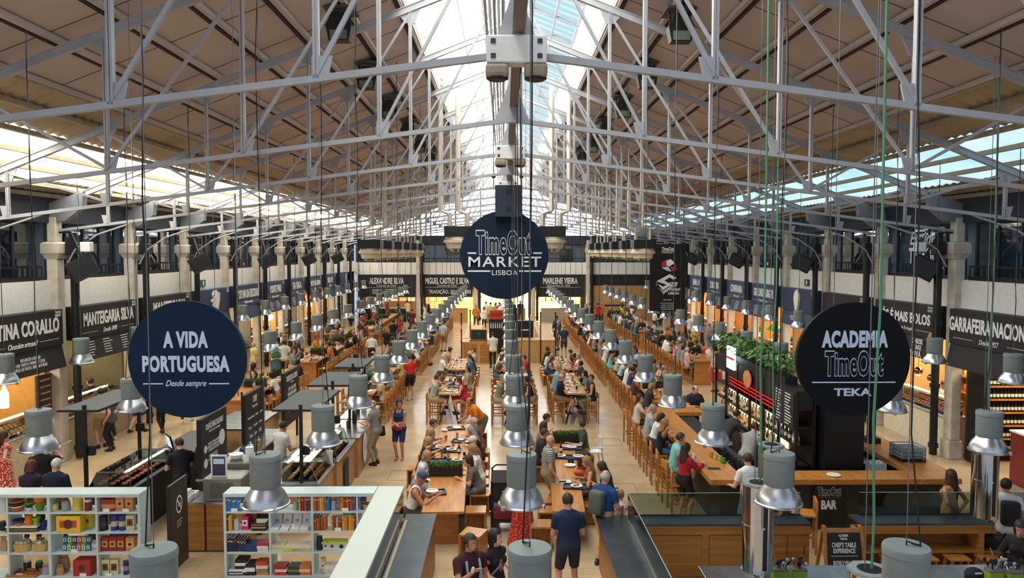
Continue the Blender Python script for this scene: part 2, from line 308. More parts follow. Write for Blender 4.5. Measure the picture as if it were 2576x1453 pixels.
def downpipe(x,y,i,where,s=0):
    t=thing('downpipe','black cast downpipe with collars beside the %s column of the %s wall'%(nth(i),where),'pipe',(x,y,0),group='downpipes')
    MB().tube([(0,0,.05),(0,0,6.1)],.1,10).build('pipe',BLACK,t,40)
    for z in (.25,1.9,3.6,5.0): MB().lathe([(.13,z),(.13,z+.12)],n=10).build('collar',BLACK,t,40)
    MB().box(-.15,-.15,5.5,.15,.15,5.85,.03).build('hopper',BLACK,t)
for s,wn in ((-1,'left'),(1,'right')):
    for i,y in enumerate(COLY[1:]):
        column(s*12.03,y,-s,i,wn); downpipe(s*11.62,y+.14,i,wn)
for i,x in enumerate(BX[1:-1]): column(x,YB-.2,0,i,'end'); downpipe(x+.32,YB-.3,i,'end')
# ---- roof trusses -----------------------------------------------------------
NX=[0,2.1,4.25,6.4,8.5,10.6]
def bc(x): return 7.68-.128*abs(x)
def raft(x): return 11.5-.39*abs(x)
def truss(label):
    t=thing('roof_truss',label,'roof truss',group='roof trusses')
    for s in (-1,1):
        MB().bar((0,0,bc(0)),(s*12.05,0,bc(12.05)),.07).build('bottom_chord',TRW,t)
        MB().bar((0,-.03,raft(0)),(s*12.4,-.03,raft(12.4)),.02,.13).bar((0,0,raft(0)+.065),(s*12.4,0,raft(12.4)+.065),.12,.02).bar((0,0,raft(0)-.065),(s*12.4,0,raft(12.4)-.065),.1,.02).build('rafter',TRW,t)
        for i,x in enumerate(NX[1:],1):
            MB().bar((s*(x-.018),0,bc(x)),(s*(x-.018),0,raft(x)),.026,.07).bar((s*(x+.018),0,bc(x)),(s*(x+.018),0,raft(x)),.026,.07).build('post',TRW,t)
            j=i-1 if i<=3 else i-1
            if i<=3: MB().bar((s*x,.0,bc(x)+.05),(s*NX[i-1],0,raft(NX[i-1])-.1),.047).build('brace',TRW,t)
            if i in (3,4): MB().bar((s*x,0,bc(x)+.05),(s*NX[i+1],0,raft(NX[i+1])-.1),.047).build('brace',TRW,t)
            d=s*.2 if i>3 else -s*.2
            MB().prism([(s*x-.05+min(d,0)*.3,bc(x)-.03),(s*x+.05+max(d,0)*.3,bc(x)-.03),(s*x+.05+max(d,0)*.62,bc(x)+.24),(s*x-.05+min(d,0)*.62,bc(x)+.24)],-.012,.012).build('gusset_plate',TRW,t); MB().prism([(s*x-.09,raft(x)-.3),(s*x+.09,raft(x)-.3),(s*x+.25,raft(x+s*.0)-.02-s*.25*.39),(s*x-.25,raft(x)-.02+s*.25*.39)],-.012,.012).build('gusset_plate',TRW,t)
        MB().tube([(s*11.75,0,5.2),(s*11.5,0,5.65),(s*10.9,0,6.05),(s*9.9,0,bc(9.9)-.03)],.025,6).build('arched_brace',TRW,t)
    MB().prism([(-.3,bc(0)-.05),(.3,bc(0)-.05),(.22,bc(0)+.12),(.05,bc(0)+.6),(-.05,bc(0)+.6),(-.22,bc(0)+.12)],-.015,.015).build('centre_plate',TRW,t)
    MB().bar((0,0,bc(0)),(0,0,raft(0)),.06).build('king_post',TRW,t)
    return t
tr0=truss('white steel roof truss, nearest to the camera'); tr0.location=(0,7.9,0)
for k in range(1,13): dup(tr0,(0,7.9+3.95*k,0),label='white steel roof truss across the hall, %s from the camera'%nth(k))
# ridge spine, pipes and light boxes
t=thing('ridge_beam','long brown beam running under the ridge through every truss','beam')
MB().box(.0,5,bc(0)+.24,.05,YB,bc(0)+.5).build('web',mat('ridge_brown','8C8071',.6),t); MB().box(-.04,5,bc(0)+.2,.09,YB,bc(0)+.24).build('flange',mat('ridge_brown2','7A6C5E',.6),t)
for i,(x,z) in enumerate([(-.5,9.6),(-.42,9.75),(-.32,9.6),(-.24,9.8),(-.15,9.6)]):
    tag(MB().tube([(x,4,z+.8),(x,YB-1,z+.8)],.035,6).build('conduit_pipe',TRW,None,40),'thin pale conduit pipe along the ridge, %s of five side by side'%('first' if i==0 else ORD[i]),'pipe',group='ridge conduits')
for i,k in enumerate((0,2,4)):
    t=thing('ridge_spotlight_box','white steel box with two round spotlights hung under the %s truss centre'%nth(k),'spotlight',(.0,7.9+3.95*k-.08,bc(0)),group='ridge spotlights')
    MB().box(-.31,-.12,-.14,.31,.1,.14,.015).build('box',WHT,t)
    for s in (-1,1):
        MB().box(s*.2-.12,-.13,-.28,s*.2+.12,.12,-.14,.04).build('spotlight_housing',mat('tan_metal','A08F78',.5),t)
        MB().lathe([(.09,-.3),(.12,-.28),(.11,-.26)],(s*.2,0,0),16).build('grille',BLACK,t)
    for x in (-.24,.24): MB().box(x-.025,-.13,-.1,x+.025,-.12,-.05).box(x-.025,-.13,.05,x+.025,-.12,.1).build('bolt_plate',mat('dark_grey','3A3D44',.5),t)
# ceiling floodlights
for i,(x,y,z) in enumerate([(-3.25,11,0),(-3.4,15,0),(-3.6,19,0),(-3.65,23,0),(-3.6,27,0),(-3.6,31,0),(-3.6,35,0),(3.25,11,0),(3.4,15,0),(3.5,19,0),(3.55,23,0),(3.55,27,0),(3.55,31,0),(3.55,35,0)]):
    z=roof(x); t=thing('floodlight','black floodlight on the %s roof slope, %s from the camera'%('left' if x<0 else 'right',nth(i%7)),'floodlight',(x,y,z),group='roof floodlights')
    MB().box(-.3,-.2,-.12,.3,.5,-.08).build('mounting_plate',mat('plate_dark','55504A',.7),t)
    MB().prism([(-.2,-.75),(.2,-.75),(.26,-.45),(.12,-.2),(-.12,-.2),(-.26,-.45)],-.12,.14).build('housing',BLACK,t)
    MB().box(-.17,-.13,-.73,.17,-.12,-.55).build('lens',mat('lens_grey','6F7470',.2),t); MB().bar((-.2,0,-.4),(-.2,.1,-.08),.03).bar((.2,0,-.4),(.2,.1,-.08),.03).build('yoke',BLACK,t)
# ---- pendant lamps ----------------------------------------------------------
def lamp(label,x,y,z,group):
    t=thing('pendant_lamp',label,'lamp',(x,y,z),rnd.uniform(0,6),group)
    MB().lathe([(.175,.235),(.18,.25),(.18,.55),(.186,.555),(.186,.6),(.178,.62),(.03,.625)],n=28).build('gear_housing',GREY,t,35)
    MB().lathe([(.275,0),(.283,.006),(.283,.02),(.268,.03),(.255,.08),(.228,.14),(.19,.19),(.165,.235),(.155,.235),(.18,.18),(.22,.13),(.245,.075),(.262,.02),(.275,0)],n=36).build('reflector',ALU,t,40)
    MB().lathe([(.17,.19),(.12,.2),(.0,.2)],n=18).build('bulb_disc',glow('lamp_glow','FFEBD2',9),t)
    for a in (0,2.1,4.2): MB().box(.262,-.022,-.02,.3,.022,.03,.004).xf(M.Rotation(a,4,'Z')).build('rim_clip',ALU,t)
    MB().tube([(0,0,.6),(.0,0,.66),(.05,.02,.64),(.1,.04,.63)],.008,6).build('cable_entry',CABLE,t)
    h=roof(x)-z+.1; MB().tube([(0,0,.62),(0,0,h)],.0045,5).build('suspension_wire',WIRE,t)
    rr=random.Random(int(x*91+y*17)); pts=[(.1,.04,.62)]
    for i in range(1,9): q=.62+(h-.62)*i/8; pts.append((rr.uniform(-.02,.035) if q>1.1 else .05,rr.uniform(-.02,.02),q))
    MB().tube(pts,.007,5).build('power_cable',CABLE,t); return t
ROWS=[(-10.6,15.5,2.84,15,'along the left wall'),(-7.3,11.35,2.55,16,'over the far-left long tables'),(-3,5.97,2.55,18,'left of the ridge row'),(.08,5.97,2.55,18,'under the ridge'),(3.2,5.97,2.55,18,'right of the ridge row'),(7.28,11.1,2.55,16,'over the right long tables'),(10.55,15.3,2.84,15,'along the right wall')]
for x,y,z,nn,where in ROWS:
    l0=None
    for k in range(nn):
        lb='grey topped aluminium pendant lamp, %s in the row %s'%(nth(k),where)
        if l0 is None: l0=lamp(lb,x,y,z,'pendant lamps')
        else: dup(l0,(x,y+2.83*k,z),rnd.uniform(0,6),lb)
# ---- round hanging signs ----------------------------------------------------
def disc(label,c,r,m,loops,wires,extra=0):
    t=thing('round_hanging_sign',label,'sign',c)
    n=72; MB().prism([(r*math.cos(2*PI*i/n),r*math.sin(2*PI*i/n)) for i in range(n)],-.04,.04).build('disc',m,t,30)
    for x in wires: MB().tube([(x,0,math.sqrt(r*r-x*x)-.02),(x,0,roof(c[0]+x)-c[2])],.006,5).build('suspension_wire',WIRE,t)
    for s,w_,h,x,z,mm,kw in loops:
        if s is None: MB().box(x-w_/2,-.05,z-h/2,x+w_/2,-.04,z+h/2).build('rule_line',mm,t)
        else: text(s,w_,h,t,mm,fr((x,-.041-kw.pop('d',0),z),(1,0,0)),**kw)
    return t
k=1.74/2/147
def L(s,w,h,px,py,cx,cy,m=LETB,**kw): return (s,w*k,h*k,(px-cx)*k,(cy-py)*k,m,kw)
disc('dark navy round hanging sign with pale blue capitals ending in a script line',(-4.84,11,4.0),.87,DISC,[L('A VIDA',112,42,471,852,473,902,bold=.05,sp=1.1),L('PORTUGUESA',218,42,471,913,473,902,bold=.05,sp=1.1),L('Desde sempre',102,20,470,964,473,902,shear=.4,bold=.012),L(None,50,3,388,963,473,902),L(None,50,3,553,963,473,902)],(-.75,.75))
disc('black round hanging sign with four lines of pale lettering',(5.11,11,3.99),.855,DBLK,[L('ACADEMIA',168,44,2146,851,2144,902,bold=.05,sp=1.08),L('TimeOut',150,68,2145,913,2144,902,bold=.055,sp=1.12),L('TimeOut',150,68,2145,913,2144,902,MATS['disc_black'],bold=.022,ref=.055,d=.006,sp=1.12),L(None,212,3,2145,961,2144,902),L('TEKA',96,20,2143,986,2144,902,bold=.03)],(-.3,.3))
k=1.24/112
disc('big dark blue round hanging sign in the middle of the hall',(-.12,21.0,5.5),1.25,DMID,[L('TimeOut',142,66,1268,608,1270,640,LET,bold=.055,sp=1.12),L('TimeOut',142,66,1268,608,1270,640,MATS['disc_mid'],bold=.022,ref=.055,d=.006,sp=1.12),L('MARKET',186,26,1271,657,1270,640,LET,bold=.012,sp=1.15),L('LISBOA',66,13,1271,685,1270,640,LET,bold=.01,sp=1.1),L(None,22,4,1187,635,1270,640,LET),L(None,22,4,1355,635,1270,640,LET),L(None,58,4,1205,681,1270,640,LET),L(None,58,4,1336,681,1270,640,LET)],(-.6,.6))
t=thing('hanging_box','tall dark blue box hung in front of the top of the central round sign','box',(0,20.76,6.98))
MB().box(-.38,-.16,-.42,.38,.16,.46,.01).build('case',mat('box_navy','1F2C42',.5),t)
for z in (-.2,.28): MB().box(-.07,-.175,z-.06,.07,-.16,z+.06).build('handle_recess',BLACK,t)
for x in (-.42,.36): MB().tube([(x,0,.42),(x,0,4.4)],.012,6).build('hanger',BLACK,t); MB().ell((x,-.05,.7),(.06,.08,.05),8,6).build('motor',BLACK,t)
# ---- banner -----------------------------------------------------------------
a=at(1635,615,y=33); b=at(1723,782,y=33); W=b.x-a.x; H=a.z-b.z; cx=(a.x+b.x)/2; cz=(a.z+b.z)/2
t=thing('hanging_banner','tall black hanging banner with a white block numeral, near the right tables','banner',(cx,33,cz))
MB().box(-W/2,-.02,-H/2,W/2,.02,H/2).build('cloth',mat('banner_black','101116',.8),t)
MB().tube([(-W/2-.05,0,H/2),(W/2+.05,0,H/2)],.03,8).build('top_rod',BLACK,t)
for x in (-W/2+.1,W/2-.1): MB().tube([(x,0,H/2),(x,0,roof(cx+x)-cz+.1)],.012,6).build('suspension_wire',CABLE,t)
kk=W/88
def bt(s,w,h,px,py,m=LET,**kw): text(s,w*kk,h*kk,t,m,fr(((px-1679)*kk,-.022,(698.5-py)*kk),(1,0,0)),**kw)
bt('TimeOut',30,9,1679,627,bold=.03); bt('MARKET',30,6,1679,635); 
def poly(pts,m,d=.025,nm='emblem'): MB().prism([((x-1679)*kk,(698.5-y)*kk) for x,y in pts],-d-.012,-d).build(nm,m,t)
# block numeral five drawn as a slab in isometric view, with a small red roofed hall above it
poly([(1651,707),(1684,689),(1701,698),(1694,703),(1684,697),(1671,705),(1689,715),(1668,728),(1650,718),(1657,714),(1668,720),(1677,715)],LET)
poly([(1651,709),(1668,729),(1668,737),(1651,717)],mat('emblem_grey','8E8E96',.6)); poly([(1668,731),(1690,716),(1690,724),(1668,739)],mat('emblem_light','C9C9D0',.6))
poly([(1664,660),(1676,653),(1676,668),(1664,672)],mat('emblem_red','C4262E',.6)); poly([(1676,656),(1686,652),(1694,660),(1694,672),(1676,668)],LET); poly([(1686,668),(1698,662),(1700,678),(1688,682)],MATS['emblem_red']); poly([(1664,673),(1680,670),(1688,683),(1676,680)],LETB)
for s,y,x in (('TIME',712,1694),('OUT',719,1694),('MARKET',727,1698),('LISBOA',736,1694)): bt(s,8+3.2*len(s),6.5,x,y,bold=.03,shear=.2)
bt('E NÃO CANSEI?',20,4,1679,752); 
for i in range(4): bt('lorem'if 0 else 'um mercado com o melhor da cidade',34-4*(i%2),3,1679,760+5*i)
# ---- air heaters ------------------------------------------------------------
def ahu(x,y,z,lb,pipe):
    t=thing('ceiling_fan_heater',lb,'heater',(x,y,z),group='fan heaters')
    MB().box(-.45,-.45,.1,.45,.45,.46,.02).build('casing',BLACK,t)
    MB().lathe([(.38,-.3),(.42,-.12),(.5,-.1),(.5,.0),(.44,.02),(.44,.1)],n=20).build('outlet_bowl',mat('bowl_cream','D2C8B2',.6),t,40)
    for a in range(8): MB().prism([(.36,-.3),(.42,-.12),(.3,-.14),(.2,-.42)],-.02,.02).xf(M.Rotation(a*PI/4,4,'Z')).build('deflector_vane',mat('bowl_cream'),t)
    big=abs(x)<3
    for d in (-.3,.3): MB().tube([(d,.1,.46),(d,.1,.9),(d+pipe*.3*(1-2*big),.1,1.0),(d+pipe*.3*(1-2*big),.1,5.5 if big else 4.2)],.09 if big else .05,8).build('pipe',mat('pipe_cream','CFC8B8',.5),t,40)
for s in (-1,1):
    for i in range(6): ahu(s*5.55,30.2+3.1*i,5.62,'black ceiling fan heater with cream bowl, %s in the %s row'%(nth(i),'left' if s<0 else 'right'),-s)
    ahu(s*1.6-.1,25.4,6.0,'black fan heater behind the central round sign, %s side'%('left' if s<0 else 'right'),-s)
# ---- loudspeakers on the columns --------------------------------------------
for s,ys in ((-1,(19.6,27.1,34.75,42.2,49.4)),(1,(19.9,28,36,44.4))):
    for i,y in enumerate(ys):
        t=thing('loudspeaker','black loudspeaker tilted down from the %s wall, %s from the camera'%('left' if s<0 else 'right',nth(i)),'speaker',(s*11.22,y,5.15),group='wall loudspeakers')
        mx=M.Rotation(-s*.5,4,'Z')@M.Rotation(s*.5,4,'Y')
        MB().prism([(-.28,-.26),(.28,-.26),(.2,.3),(-.2,.3)],-.32,.32,'x').xf(mx).build('cabinet',BLK2,t); MB().box(-.29,-.3,-.24,.29,-.27,.24).xf(mx@M.Translation((0,.03,0))).build('grille',BLACK,t)
        dy=min(COLY,key=lambda q:abs(q-y))-y; MB().bar((0,0,.25),(s*.35,dy*.6,.95),.05).bar((s*.35,dy*.6,.95),(s*.67,dy,.95),.05).build('arm',BLACK,t)
    y=ys[0]-.1; t=thing('wall_camera','white camera box on the arm above the nearest %s loudspeaker'%('left' if s<0 else 'right'),'camera',(s*11.05,y,5.72)); MB().box(-.13,-.1,-.13,.13,.1,.13,.02).build('housing',WHT,t); MB().ell((0,-.02,.2),(.08,.08,.08)).build('dome',mat('dome','3A3B3E',.2),t)
# ---- stall signs ------------------------------------------------------------
def sign(s,k,title,tw,sub,dark,lb,menu=0,extra=None,cols=3):
    y0=15.8+3.95*(k+1)+.47; L_=3.26; yc=y0+L_/2; X=s*11.8
    t=thing('stall_sign',lb,'sign',(X,yc,0)); bm=CHAR if dark else NAVY; rd=(0,1,0) if s<0 else (0,-1,0); nx=-s  # near signs take charcoal: the lighting's darkening is put into their colour
    MB().box(min(-nx*.3,nx*.05),-L_/2,3.17,max(-nx*.3,nx*.05),L_/2,4.09,.01).build('panel',bm,t)
    F=lambda u,z,d=.052:fr((nx*d,u if s<0 else -u,z+.07),rd)
    if title: text(title,tw,.38,t,LET,F(0,3.64),bold=.03,ext=.012,sp=1.04)
    if sub:
        text(sub,min(1.1,.075*len(sub)),.13,t,LET,F(0,3.27),'subtitle',shear=.35,ext=.01); w_=.95
        for u in (-1.05,1.05): MB().box(nx*.052-.003,u-.4,3.335,nx*.052+.003,u+.4,3.345).build('rule_line',LET,t)
    text('TimeOut\nMARKET',.26,.16,t,LET,F(L_/2-.2,3.92),'market_logo',ext=.004)
    b2=MB().add([(0,-L_/2,3.17),(nx*.12,-L_/2,2.57),(nx*.12,L_/2,2.57),(0,L_/2,3.17),(-nx*.05,-L_/2,3.17),(nx*.07,-L_/2,2.57),(nx*.07,L_/2,2.57),(-nx*.05,L_/2,3.17)],[(0,1,2,3),(4,7,6,5),(0,4,5,1),(1,5,6,2),(2,6,7,3),(3,7,4,0)]).build('menu_board',bm,t)
    if menu:
        for c in range(cols):
            for r_ in range(6):
                w_=rnd.uniform(.35,.6); u=(c-(cols-1)/2)*1.0; f=r_/6
                MB().box(-.002,u-.4,3.05-f*.44,.002,u-.4+w_,3.075-f*.44).build('menu_line',LET,t).location=(nx*(.035+f*.09),0,0)
    if extra: extra(t,F)
    return t
def face(t,F):
    b=MB().prism([(-.3,-.38),(.25,-.38),(.42,0),(.45,.3),(.25,.33),(.1,.42),(-.15,.4),(-.3,.25),(-.22,.1),(-.42,.0),(-.3,-.08)],0,.05,'z').build('relief_figure',WHT,t); b.matrix_local=F(0,3.56)
def cone(t,F):
    b=MB().prism([(-.12,-.42),(.12,-.42),(.28,.1),(.24,.2),(.2,.3),(.08,.38),(.03,.46),(-.08,.38),(-.2,.3),(-.24,.2),(-.28,.1)],0,.06,'z').build('ice_cream_relief',WHT,t); b.matrix_local=F(0,3.56)
    text('AQUI NÃO TEM A SUA COZINHA\nÁGUA ESCOLHER SEM ABRIR',1.3,.2,t,LET,F(.0,2.82,.09),'small_print')
def board(t,F):
    b=MB().lathe([(.02,-.42),(.12,-.3),(.14,0),(.12,.3),(.02,.42)],n=12,sy=.3).xf(M.Rotation(-PI/2,4,'X')).build('surfboard',mat('surfboard','CFE0EE',.4),t); b.matrix_local=F(.9,3.5,.08)
def menu(t,F): text('MELANCIA LARANJA\nUVA TINTO E VINHO D CASA\nSUMOS DE FRUTA 100% NATURAIS',1.3,.3,t,LET,F(.2,2.8,.09),'menu_text')
def badge(t,F): b=MB().lathe([(.16,0),(.16,.03),(0,.035)],n=24).build('round_badge',mat('badge_orange','D0865A',.5),t); b.matrix_local=F(1.55,3.12)
def chalk(t,F): text('CHEESE\nCAKE',.55,.32,t,LET,F(.9,2.88,.09),'chalk_lettering',bold=.02); text('PAVLOVA',.9,.2,t,LET,F(.7,2.6,.12),'chalk_lettering',bold=.02); badge(t,F)
for a in [(-1,-1,'BETTINA CORALLO',2.9,'Chocolate artesanal',1,'charcoal stall sign nearest the camera on the left wall, script subtitle',0,menu),
 (-1,0,'MANTEIGARIA SILVA',2.75,'Desde 1890',1,'charcoal stall sign with a three column menu board below it on the left wall',1,None,3),(-1,1,'MANTEIGARIA',2.5,'Pastéis de nata',1,'charcoal stall sign half hidden by the round navy sign',0),
 (-1,2,None,0,None,0,'navy stall sign with a white relief figure on the left wall',0,face),(-1,3,'COZINHA DA FELICIDADE',2.9,'Petiscos e conversa',0,'navy stall sign with the longest title on the left wall',0,badge),
 (-1,4,'MONTE MAR',1.9,'Peixe e marisco',0,'navy stall sign just past the longest title on the left wall',1,badge,2),(-1,5,'TARTAR-IA',1.8,'Tártaros',0,'navy stall sign with hyphenated title on the left wall',1,badge,2),
 (-1,6,'CAFÉ DE SÃO BENTO',2.6,'Bifes',0,'navy stall sign above a globe lamp on the left wall',0,badge),(-1,7,'SEA ME',1.5,'Peixaria',0,'navy stall sign with a short two word title far along the left wall',0,badge),(-1,8,None,0,None,0,'navy stall sign with a pale surfboard at the far left corner',0,board),
 (1,-1,'GARRAFEIRA NACIONAL',3.2,'Desde 1927',1,'charcoal stall sign above the wine shop nearest the camera on the right wall',0),(1,0,'NÓS É MAIS BOLOS',2.9,'Sabores de Portugal',1,'charcoal stall sign with chalk cake drawings below it on the right wall',0,chalk),(1,1,None,0,None,1,'plain charcoal stall sign behind the black round sign on the right wall',0),
 (1,2,None,0,None,0,'navy stall sign with a white ice cream relief on the right wall',0,cone),(1,3,'GROUND BURGER',2.6,'Best American burgers',0,'navy stall sign next past the ice cream one on the right wall',1,None,3),(1,4,'CONFRARIA',1.9,'Sushi e saké',0,'navy stall sign above the red lamps on the right wall',1,None,3),
 (1,5,'ZERO ZERO',1.7,'Pizza e prosecco',0,'navy stall sign with a rhyming two word title on the right wall',1,None,3),(1,6,'ASIAN LAB',1.6,'Cozinha asiática',0,'navy stall sign next to the hanging banner on the right wall',1,None,3),(1,7,None,0,None,0,'blank navy stall sign behind the hanging banner',0),(1,8,None,0,None,0,'blank navy stall sign at the far right corner',0)]: sign(*a)
def bsign(i,title,tw,sub,lb,low=None,z0=1.95):
    x0,x1=BX[i]+.25,BX[i+1]-.25; xc=(x0+x1)/2; t=thing('stall_sign',lb,'sign',(xc,YB,0)); w_=(x1-x0)/2
    MB().box(-w_,-.05,z0,w_,.05,3.76).build('panel',CHAR,t)
    if title: text(title,tw*.92,.5,t,LET,fr((0,-.06,3.25),(1,0,0)),bold=.03,ext=.012,sp=1.04); text(sub,1.6,.16,t,LET,fr((0,-.06,2.87),(1,0,0)),'subtitle',shear=.35); MB().box(-w_*.85,-.06,2.72,w_*.85,-.05,2.735).build('rule_line',LET,t)
    if low: text(low,tw*.9,.42,t,LET,fr((.2,-.06,2.38),(1,0,0)),'menu_text',bold=.01)
bsign(0,'ALEXANDRE SILVA',3.0,'Cozinha de Chef','black end wall sign in the left corner bay',"MARISCO  WINE by the GLASS\nFOOD  pergunte pelas sugestões\nBACALHAU  cervejas e petiscos"); bsign(1,'MIGUEL CASTRO E SILVA',3.8,'Cozinha de Chef','black end wall sign left of the central round sign','TRADIÇÃO, SEM MEDOS'); bsign(2,None,0,'','plain dark end wall sign behind the central round sign',z0=2.3); bsign(3,'MARLENE VIEIRA',3.0,'Cozinha de Chef','black end wall sign just right of the central round sign')
bsign(4,None,0,'','navy end wall strip above the plywood hoarding',z0=2.87)
# ---- furniture --------------------------------------------------------------
def stool_():
    t=thing('bar_stool','pine bar stool','stool')
    for x in (-.17,.17):
        MB().box(x-.02,-.2,0,x+.02,-.16,1.0,.004).build('leg',PWV,t); MB().box(x-.02,.15,0,x+.02,.19,.72,.004).build('leg',PWV,t)
        MB().box(x-.012,-.16,.3,x+.012,.15,.34).build('stretcher',PW,t)
    MB().box(-.15,.155,.22,.15,.185,.26).build('stretcher',PW,t); MB().box(-.15,-.195,.3,.15,-.165,.34).build('stretcher',PW,t)
    MB().box(-.2,-.17,.7,.2,.2,.74,.008).build('seat',PW,t); MB().box(-.2,-.205,.82,.2,-.175,1.0,.006).build('backrest',PW,t); return t
STOOL=None
def stool(x,y,rz,label,group='bar stools'):
    global STOOL
    if STOOL is None:
        STOOL=stool_(); STOOL.location=(x,y,0); STOOL.rotation_euler=(0,0,rz); STOOL['label']=label; STOOL['group']=group; return STOOL
    return dup(STOOL,(x,y,0),rz,label,group)
CUBE=None
def cube(x,y,rz,label,sx=1,sy=1):
    global CUBE
    if CUBE is None:
        t=thing('cube_stool',label,'stool',(x,y,0),rz,'wooden cube stools'); CUBE=t
        MB().box(-.21,-.21,.41,.21,.21,.45,.006).build('seat',PW,t)
        for s in (-1,1): MB().box(s*.19-.02,-.21,0,s*.19+.02,.21,.41,.004).build('side_panel',PWV,t)
        MB().box(-.17,-.02,.02,.17,.02,.41).build('centre_panel',PWD,t); t.scale=(sx,sy,1); return t
    c=dup(CUBE,(x,y,0),rz,label); c.scale=(sx,sy,1); return c
def table(label,x,y0,y1,w,h,kind,top=PW,rz=0,name='communal_table'):
    yc=(y0+y1)/2; L_=(y1-y0)/2; t=thing(name,label,'table',(x,yc,0),rz)
    MB().box(-w/2,-L_,h-.06,w/2,L_,h,.01).build('tabletop',top,t)
    if kind=='panel':
        for y in (-L_+.35,L_-.35): MB().box(-w/2+.12,y-.03,0,w/2-.12,y+.03,h-.06).build('end_panel',PWV,t)
        MB().box(-.03,-L_+.38,.05,.03,L_-.38,h-.06).build('spine_panel',PWD,t)
    elif kind=='solid':
        MB().box(-w/2+.06,-L_+.08,0,w/2-.06,-L_+.12,h-.06).build('end_panel',PWV,t); MB().box(-w/2+.06,L_-.12,0,w/2-.06,L_-.08,h-.06).build('end_panel',PWV,t); MB().box(-.1,-L_+.12,.05,.1,L_-.12,h-.06).build('spine_panel',PWD,t)
    else:
        for y in (-L_+.25,L_-.25):
            for s in (-1,1): MB().bar((s*.06,y,h-.06),(s*(w/2-.02),y-.15,0),.03).build('leg',BLACK,t); MB().bar((s*.06,y,h-.06),(s*(w/2-.02),y+.15,0),.03).build('leg',BLACK,t)
    return t
TBL={}
def T(key,*a,**k): TBL[key]=(a[1],a[2],a[3],a[4],a[5]); return table(*a,**k)
T('A','low pine communal table left of the centre aisle, planter at its near end',-1.38,13.6,20.6,.8,.75,'panel',rz=.03)
T('B','low pine communal table right of the centre aisle, trays along it',1.22,13.6,19.3,.62,.75,'panel',rz=-.05)
GLT=wood('pale_table_top','CDA878','B98C58',.18)
T('C','high trestle table left of centre where a woman in red sits',-1.92,23.6,27.4,.66,1.05,'trestle',GLT)
T('D','high trestle table right of centre with a man in sunglasses at it',2.2,23.6,27.6,.66,1.05,'trestle',GLT)
T('E','high trestle table under the ridge lamps between two others',.2,23.4,27.2,.66,1.05,'trestle',GLT)
T('F','low table left of centre crowded with people on cubes',-2.1,30.4,33.4,.72,.75,'panel',GLT)
T('G','low table right of centre with a pale shiny top',2.35,30.4,34,.72,.75,'panel',GLT)
T('H','low table under the ridge lamps before the kiosk',.2,29.8,32.6,.72,.75,'panel',GLT)
T('L0','high pine table nearest the chalkboard totems',-8.5,22.6,28.6,.95,1.05,'solid')
T('L1','long high pine table left of the aisle with plates on its near end',-8.35,30.5,41.5,.95,1.05,'solid'); T('L2','far long high pine table in the left file',-8.35,43.5,55,.95,1.05,'solid')
T('M1','high pine table nearest the kiosk canopies',-4.75,23.6,32,.85,1.05,'solid'); T('M2','long high pine table in the middle left file',-4.7,33,43,.85,1.05,'solid'); T('M3','far long high pine table in the middle left file',-4.7,44.5,55,.85,1.05,'solid')
T('N1','high pine table nearest the bar with red placemats',4.85,22.2,29,.85,1.05,'solid'); T('N2','long high pine table in the middle right file',4.85,30,41,.85,1.05,'solid'); T('N3','far long high pine table in the middle right file',4.9,42.5,54,.85,1.05,'solid')
T('P1','long high pine table near the planted bar wall',8.2,30.6,40.5,.85,1.05,'solid'); T('P2','far long high pine table beside the hanging banner',8.0,42,54,.85,1.05,'solid')
# ---- small tableware --------------------------------------------------------
PR={}
def proto(key,fn):
    if key not in PR: PR[key]=fn(); return PR[key],True
    return PR[key],False
def place(key,fn,loc,rz,label,cat,group):
    t,new=proto(key,fn)
    if new: t.location=loc; t.rotation_euler=(0,0,rz); tag(t,label,cat,group); return t
    return dup(t,loc,rz,label,group)
def f_plate():
    return MB().lathe([(.07,0),(.08,.004),(.13,.016),(.128,.022),(.08,.012),(0,.01)],n=20).build('dinner_plate',PORC,None,40)
def f_food():
    t=thing('served_plate','','plate'); MB().lathe([(.07,0),(.08,.004),(.13,.016),(.128,.022),(.08,.012),(0,.01)],n=20).build('plate',PORC,t,40)
    b=MB(); 
    for i in range(7): a=rnd.uniform(0,6); r=rnd.uniform(0,.06); b.ell((r*math.cos(a),r*math.sin(a),.025),(rnd.uniform(.02,.04),rnd.uniform(.02,.035),.018),8,5)
    b.build('food',mat('food_golden','C98F45',.6,var=.3,scale=30),t,60); return t
def f_tray():
    t=thing('serving_tray','','tray'); MB().prism([(-.23,-.16),(.23,-.16),(.23,.16),(-.23,.16)],0,.012,'z').build('base',mat('tray_blue','24405E',.4),t)
    r=MB()
    for a,b in (((-.23,-.16),(.23,-.16)),((.23,-.16),(.23,.16)),((.23,.16),(-.23,.16)),((-.23,.16),(-.23,-.16))): r.bar((*a,.018),(*b,.018),.014,.03)
    r.build('rim',mat('tray_dark','16181C',.4),t); return t
def f_glass():
    return MB().lathe([(.028,0),(.034,.13),(.032,.13),(.026,.006),(0,.006)],n=14).build('drinking_glass',glass('drink_glass','E8F0F0',.15),None,40)
def f_bottle():
    t=thing('table_bottle','','bottle'); MB().lathe([(.03,0),(.032,.01),(.032,.15),(.014,.2),(.013,.25)],n=14).build('bottle_body',mat('bottle_brown','3A2214',.12),t,40); MB().lathe([(.0325,.05),(.0325,.12)],n=14).build('bottle_label',PORC,t); MB().lathe([(.0145,.24),(.0145,.262),(0,.264)],n=10).build('cap',RED,t); return t
